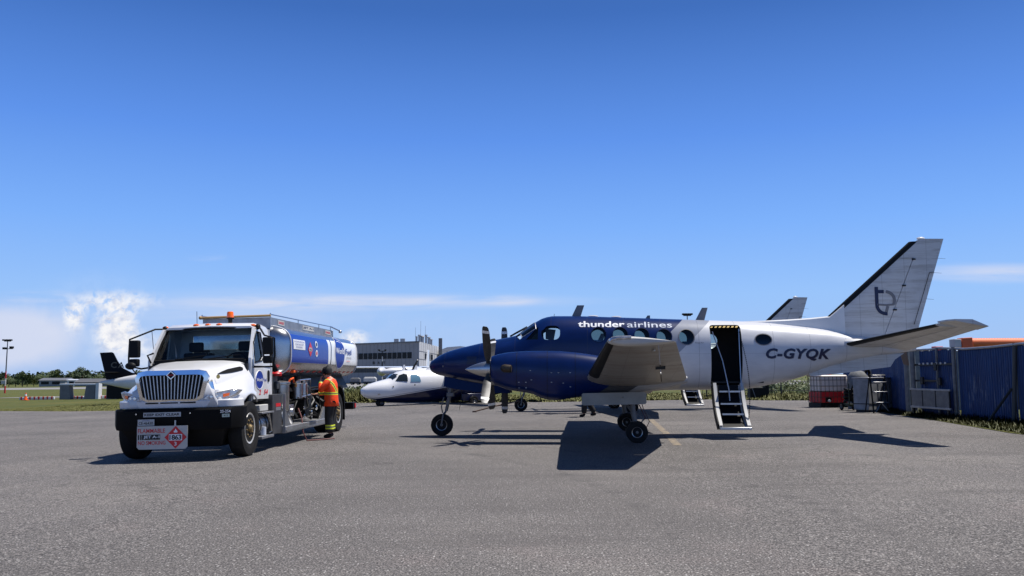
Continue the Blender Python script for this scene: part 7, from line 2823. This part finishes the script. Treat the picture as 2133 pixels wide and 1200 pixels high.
# ------------------------------------------------------------------ tote tank
r = thing('tote_tank', 'white caged liquid tote with a red lower half on black pallet', 'tote tank', (12.85, 34.9, gz(12.4)), (0, 0, 0.16))
M['cage'] = mat('cage_brown', (0.07, 0.045, 0.035), 0.6)
M['tote_white'] = mat('tote_white', (0.80, 0.72, 0.65), 0.45, var=0.08, vscale=3)
mb = MB()
mb.box(-0.58, 0.60, -0.46, 0.46, 0.62, 1.30)
mb.build('bottle', 'tote_white', r, bevel=0.07, seg=4)
mb = MB()
mb.box(-0.60, 0.62, -0.49, 0.49, 0.20, 0.63)
mb.build('red_panel', 'red', r, bevel=0.02)
mb = MB()
mb.cyl((0.0, 0, 1.30), (0, 0, 1.34), 0.12, None, 14)
mb.build('filler_cap', 'red', r, 40)
for k in range(8):
    x = -0.59 + 1.2 * k / 7
    mb = MB()
    mb.cyl((x, -0.505, 0.2), (x, -0.505, 1.24), 0.009, None, 6)
    mb.build('cage_bar', 'cage', r, 40)
for k in range(5):
    y = -0.48 + 0.96 * k / 4
    for sx in (-0.625, 0.645):
        mb = MB()
        mb.cyl((sx, y, 0.2), (sx, y, 1.24), 0.012, None, 6)
        mb.build('cage_bar', 'cage', r, 40)
for z in (0.42, 0.66, 0.86, 1.10, 1.24):
    mb = MB()
    mb.tube([(-0.63, -0.515, z), (0.65, -0.515, z), (0.65, 0.5, z), (-0.63, 0.5, z), (-0.63, -0.515, z)], 0.011, 6)
    mb.build('cage_rail', 'cage', r, 40)
mb = MB()
mb.box(-0.62, 0.64, -0.5, 0.5, 0.13, 0.19)
for x in (-0.62, -0.08, 0.46):
    mb.box(x, x + 0.18, -0.5, 0.5, 0.0, 0.13)
mb.build('pallet', 'black', r, bevel=0.01)
mb = MB()
mb.box(-0.42, -0.18, -0.53, -0.50, 0.22, 0.40)
mb.build('valve_recess', 'black', r)
mb = MB()
mb.cyl((-0.30, -0.53, 0.28), (-0.30, -0.62, 0.27), 0.05, None, 10)
mb.build('outlet_valve', 'white_dull', r, 40)

# hose cart
r = thing('hose_cart', 'dark cart of coiled black hoses between tote and grey bin', 'hose cart', (12.52, 31.9, gz(12.2)), (0, 0, 0.3))
r.scale = (0.66, 0.66, 1.0)
mb = MB()
mb.box(-0.35, 0.35, -0.4, 0.4, 0.15, 0.24)
mb.box(-0.35, -0.30, -0.4, -0.35, 0.2, 1.0)
mb.box(0.30, 0.35, -0.4, -0.35, 0.2, 1.0)
mb.build('cart_frame', mat('dark_green', (0.012, 0.022, 0.012), 0.5), r, bevel=0.01)
for k, (z, rr) in enumerate(((0.35, .30), (0.48, .31), (0.62, .29), (0.75, .27))):
    mb = MB()
    mb.tube([(rr * math.cos(R(a)), rr * .9 * math.sin(R(a)), z + 0.03 * math.sin(R(a * 2 + k * 50))) for a in range(0, 361, 20)], 0.055, 8)
    mb.build('hose_coil', 'black', r, 60)
mb = MB()
mb.tube([(0.25 * math.cos(R(a)), -0.46, 0.62 + 0.30 * math.sin(R(a))) for a in range(0, 361, 20)], 0.05, 8)
mb.build('hose_coil', 'black', r, 60)
for sx in (-1, 1):
    wheel(r, (sx * 0.4, 0.2, 0.15), 0.15, 0.08, 0.07, (1, 0, 0), ('wheel', 'rim'), 14, side=sx)
mb = MB()
mb.ball((0.28, -0.48, 0.62), 0.05)
mb.build('coupling', 'alu', r, 50)

# grey metal bin, steps, wrapped machine
r = thing('metal_bin', 'weathered grey sheet metal bin in front of the blue fence', 'bin', (12.42, 29.95, gz(12.4)), (0, 0, math.atan2(0.6, 0.8)))
M['cover'] = mat('dull_cover', (0.15, 0.155, 0.16), 0.8, var=0.35, vscale=5, bump=0.4, bscale=6)
M['sheet'] = mat('weathered_sheet', (0.26, 0.27, 0.285), 0.6, 0.1, var=0.4, vscale=2.4, bump=0.2, bscale=3)
mb = MB()
mb.box(0, 1.95, 0, 0.58, 0.08, 1.18)
mb.build('bin_body', 'sheet', r, bevel=0.015)
mb = MB()
mb.box(-0.03, 1.98, -0.03, 0.61, 1.18, 1.215)
mb.build('bin_rim', 'alu_dull', r, bevel=0.01)
for z in (0.28,):
    mb = MB()
    mb.box(-0.012, 1.96, -0.012, 0.59, z, z + 0.03)
    mb.build('seam', 'dark_metal', r)
for x in (0.6, 1.3):
    mb = MB()
    mb.box(x, x + 0.04, -0.015, 0.0, 0.1, 1.16)
    mb.build('stiffener', 'alu_dull', r)
mb = MB()
for x in (0.05, 1.8):
    mb.box(x, x + 0.1, 0.05, 0.53, 0, 0.08)
mb.build('skid', 'dark_metal', r)
r = thing('step_ladder', 'black framed step ladder with pale treads before the bin', 'step ladder', (12.62, 29.45, gz(12.6)), (0, 0, 0.12))
for sx in (-0.27, 0.27):
    mb = MB()
    mb.tube([(sx, 0.0, 0.0), (sx, 0.08, 0.7), (sx, 0.16, 1.30)], 0.026, 8)
    mb.build('side_rail', 'black', r, 40)
    mb = MB()
    mb.tube([(sx, 0.55, 0.0), (sx, 0.2, 1.18)], 0.02, 8)
    mb.build('rear_leg', 'black', r, 40)
mb = MB()
mb.tube([(-0.27, 0.16, 1.30), (0.27, 0.16, 1.30)], 0.026, 8)
mb.build('top_bar', 'black', r, 40)
for z, y in ((0.36, -0.04), (0.72, 0.05), (1.05, 0.10), (1.28, 0.16)):
    mb = MB()
    mb.box(-0.25, 0.25, y - 0.11, y + 0.09, z - 0.02, z + 0.02)
    mb.build('tread', 'alu', r, bevel=0.006)
for sx in (-1, 1):
    mb = MB()
    mb.tube([(sx * 0.02, -0.03, 0.34), (sx * 0.25, -0.10, 0.03)], 0.012, 6)
    mb.build('brace', 'alu', r, 40)
r = thing('wrapped_machine', 'grey wrapped machine with a small red top behind the bin', 'machine', (13.38, 33.2, gz(12.2)), (0, 0, 0.2))
mb = MB()
mb.loft([[(a * w_, b * w_, z) for a, b in arc(0, 0, 0.42, 0.36, 14)] for z, w_ in ((0.0, 1.0), (0.9, 1.02), (1.25, 0.92), (1.42, 0.6), (1.47, 0.3))])
mb.build('cover', 'cover', r, 50)
mb = MB()
mb.cyl((-0.05, 0, 1.45), (-0.05, 0, 1.56), 0.08, 0.06, 10)
mb.build('red_cap', 'red', r, 40)
mb = MB()
mb.tube([(0.25, -0.1, 1.35), (0.35, -0.1, 1.55), (0.5, 0, 1.42), (0.52, 0, 1.1)], 0.06, 8)
mb.build('black_hose', 'black', r, 50)

# ------------------------------------------------------------------ blue screened fence
def blue_mat():
    m = bpy.data.materials.new('blue_slats')
    m.use_nodes = True
    t = NT(m.node_tree)
    b = t.n['Principled BSDF']
    tc = t.node('ShaderNodeTexCoord')
    P = tc.outputs['Object']
    n = t.noise(t.mapping(P, (3, 3, 0.25)), 5, 6, 0.7)
    n2 = t.noise(t.mapping(P, (5, 5, 0.5)), 1.7, 5, 0.7)
    x, y, z = t.xyz(P)
    c = t.ramp(n, [(0.25, (0.0006, 0.016, 0.078)), (0.5, (0.0012, 0.032, 0.140)), (0.75, (0.006, 0.065, 0.22))])
    sc1 = t.math('MULTIPLY', t.step(n2, 0.54, 0.66), t.math('MULTIPLY', t.step(z, 0.35, 0.6), t.math('SUBTRACT', 1.0, t.step(z, 1.2, 1.5))))
    c = t.mix(t.math('MULTIPLY', sc1, 0.75), c, (0.22, 0.25, 0.32, 1))
    t.l.new(c, b.inputs['Base Color'])
    b.inputs['Roughness'].default_value = 0.55
    return m


M['blue_slats'] = blue_mat()


def corrug(a, b, z0, z1, depth=0.022, pitch=0.11, skew=0.0):
    a, b = Vector((*a, 0)), Vector((*b, 0))
    L = (b - a).length
    d = (b - a) / L
    n_ = Vector((-d.y, d.x, 0))
    k = int(L / pitch * 4)
    vs = []
    for i in range(k + 1):
        o = depth * (1 if i % 4 in (0, 1) else -1)
        s_ = L * i / k
        p = a + d * s_ + n_ * (o + 0.03 * math.sin(s_ * 2.1) + 0.018 * math.sin(s_ * 5.3 + 1))
        g = gz(p.x)
        vs += [(p.x, p.y, g + z0 + 0.012 * math.sin(i * 1.7)), (p.x, p.y, g + z1 + 0.015 * math.sin(i * 0.31) + 0.012 * math.sin(i * 2.3))]
    mb = MB()
    mb.add(vs, [(2 * i, 2 * i + 2, 2 * i + 3, 2 * i + 1) for i in range(k)])
    return mb


fr_ = thing('blue_fence', 'tall fence of weathered blue slats along the right edge', 'fence', (0, 0, 0))
runs = [((13.35, 13.0), (13.25, 17.5)), ((13.25, 17.5), (13.15, 22.3)), ((13.15, 22.3), (13.1, 25.15)), ((13.1, 25.15), (13.05, 27.4))]
for a, b in runs:
    o = corrug(a, b, 0.06, 2.06).build('slat_panel', 'blue_slats', fr_, 0)
    sm = o.modifiers.new('solid', 'SOLIDIFY')
    sm.thickness = 0.006
posts = [(13.22, 17.5, 0), (13.0, 22.3, 0.05), (12.98, 25.15, 0), (12.95, 26.1, 0)]
for i, (x, y, ln) in enumerate(posts):
    mb = MB()
    mb.cyl((x - ln * .5, y, gz(x) - .05), (x + ln * 2, y - ln, gz(x) + 2.12), 0.055 if i < 3 else 0.035, None, 10)
    mb.build('post', 'grey_metal' if i != 1 else mat('post_dark', (0.05, 0.05, 0.05), 0.6), fr_, 40)
mb = MB()
mb.cyl((12.98, 22.3, gz(13) + 0.95), (12.45, 22.7, gz(13) - .03), 0.035, None, 8)
mb.build('prop_strut', 'dark_metal', fr_, 40)
for z, y0, y1 in ((1.62, 25.15, 27.5), (1.12, 25.9, 27.5)):
    mb = MB()
    mb.box(12.93, 12.98, y0, y1, gz(13) + z - .03, gz(13) + z + .03)
    mb.build('cross_beam', 'dark_metal', fr_)
for k in range(7):
    mb = MB()
    y = 25.5 + k * 0.27
    mb.box(12.915, 12.93, y, y + 0.09, gz(13) + 1.62, gz(13) + 1.68)
    mb.build('clip', 'white_dull', fr_)
for (y, z) in ((27.05, 1.12), (25.95, 1.1), (26.15, 1.55)):
    mb = MB()
    mb.box(12.90, 12.97, y - .08, y + .08, gz(13) + z - .12, gz(13) + z + .12)
    mb.build('latch_box', 'dark_metal', fr_, bevel=0.01)
mb = MB()
mb.tube([(13.0, 27.9, gz(13) + 2.10), (13.02, 26.6, gz(13) + 2.09), (13.0, 25.9, gz(13) + 2.11), (13.02, 24.6, gz(13) + 2.04), (13.02, 23.2, gz(13) + 2.05), (13.1, 21.8, gz(13) + 2.10), (13.2, 19.5, gz(13) + 2.09), (13.2, 17, gz(13) + 2.1)], 0.035, 8)
mb.build('top_pipe', 'alu_dull', fr_, 50)
g_ = thing('blue_fence', 'brighter blue fence length running back behind the grey bin', 'fence', (0, 0, 0))
for a, b in (((13.0, 28.1), (14.4, 34.2)), ((14.4, 34.2), (16.2, 42.0))):
    o = corrug(a, b, 0.05, 1.95).build('slat_panel', 'blue_slats', g_, 0)
    sm = o.modifiers.new('solid', 'SOLIDIFY')
    sm.thickness = 0.006
for (x, y, w_) in ((12.93, 28.05, 0.09), (12.9, 27.55, 0.075), (14.35, 34.2, 0.05)):
    mb = MB()
    mb.cyl((x, y, gz(x) - .05), (x, y, gz(x) + 2.05), w_, None, 10)
    mb.build('post', 'grey_metal', g_, 40)
mb = MB()
mb.hexa([(12.80, 28.0, gz(13) + 1.65), (12.95, 27.92, gz(13) + 1.60), (12.97, 27.97, gz(13) + 1.60), (12.82, 28.06, gz(13) + 1.65), (12.72, 28.05, gz(13) + 2.05), (12.90, 27.95, gz(13) + 2.08), (12.92, 28.0, gz(13) + 2.08), (12.74, 28.1, gz(13) + 2.05)])
mb.build('plank', mat('brown_plank', (0.20, 0.13, 0.09), 0.8), g_, 0)

r = thing('slatted_ramp', 'grey aluminium slatted ramp leaning against the blue fence', 'ramp', (12.78, 26.35, gz(12.8)), (0, 0, math.pi / 2 + 0.02))
for z in (0.30, 0.85):
    mb = MB()
    mb.box(-1.25, 1.15, -0.03, 0.03, z - 0.03, z + 0.03)
    mb.build('side_rail', 'alu_dull', r, bevel=0.005)
for k in range(39):
    x = -1.2 + k * 0.061
    mb = MB()
    wide = k in (0, 13, 26, 38)
    mb.box(x - 0.012, x + 0.012, -0.02, 0.02, 0.33, 0.82)
    mb.build('slat', 'dark_metal' if wide else 'alu_dull', r, 0)
for x in (-1.1, 1.0):
    mb = MB()
    mb.box(x - 0.04, x + 0.04, -0.03, 0.03, 0.0, 0.27)
    mb.build('foot', 'dark_metal', r)

# things behind the fence
r = thing('orange_duct', 'ribbed orange duct showing above the top of the blue fence', 'duct', (16.9, 32.0, gz(14)))
mb = MB()
prof = []
for k in range(80):
    prof.append((0.25 + k * 0.05, 0.185 + (0.012 if k % 2 else 0)))
mb.lathe(prof, (0, 0, 2.46), (1, 0.0, 0), 16)
mb.build('duct_hose', mat('duct_orange', lin((225, 110, 55)), 0.6, var=0.15), r, 30)
mb = MB()
mb.hexa([(-0.15, -0.25, 2.22), (0.26, -0.25, 2.25), (0.26, 0.25, 2.25), (-0.15, 0.25, 2.22), (-0.12, -0.2, 2.66), (0.26, -0.2, 2.68), (0.26, 0.2, 2.68), (-0.12, 0.2, 2.66)])
mb.build('end_box', mat('duct_end', lin((215, 95, 45)), 0.6), r, 0, bevel=0.02)
mb = MB()
mb.box(-0.42, -0.16, -0.2, 0.2, 2.3, 2.62)
mb.build('white_box', 'white_dull', r, bevel=0.02)
for x in (0.0, 2.0, 4.0):
    mb = MB()
    mb.box(x - 0.05, x + 0.05, -0.15, 0.15, 0, 2.27)
    mb.build('stand', 'dark_metal', r)
r = thing('site_container', 'dark low container roof with red fittings behind the blue fence', 'container', (15.4, 31.4, gz(14)))
mb = MB()
mb.box(-0.9, 1.5, 0, 2.4, 0, 2.18)
mb.build('container_body', 'grey_metal', r, bevel=0.02)
mb = MB()
mb.box(0.2, 0.5, 0.1, 0.4, 2.18, 2.34)
mb.build('red_fitting', 'red', r, bevel=0.02)
mb = MB()
mb.box(-0.5, -0.1, 0.1, 0.4, 2.18, 2.26)
mb.build('pale_fitting', 'white_dull', r, bevel=0.02)
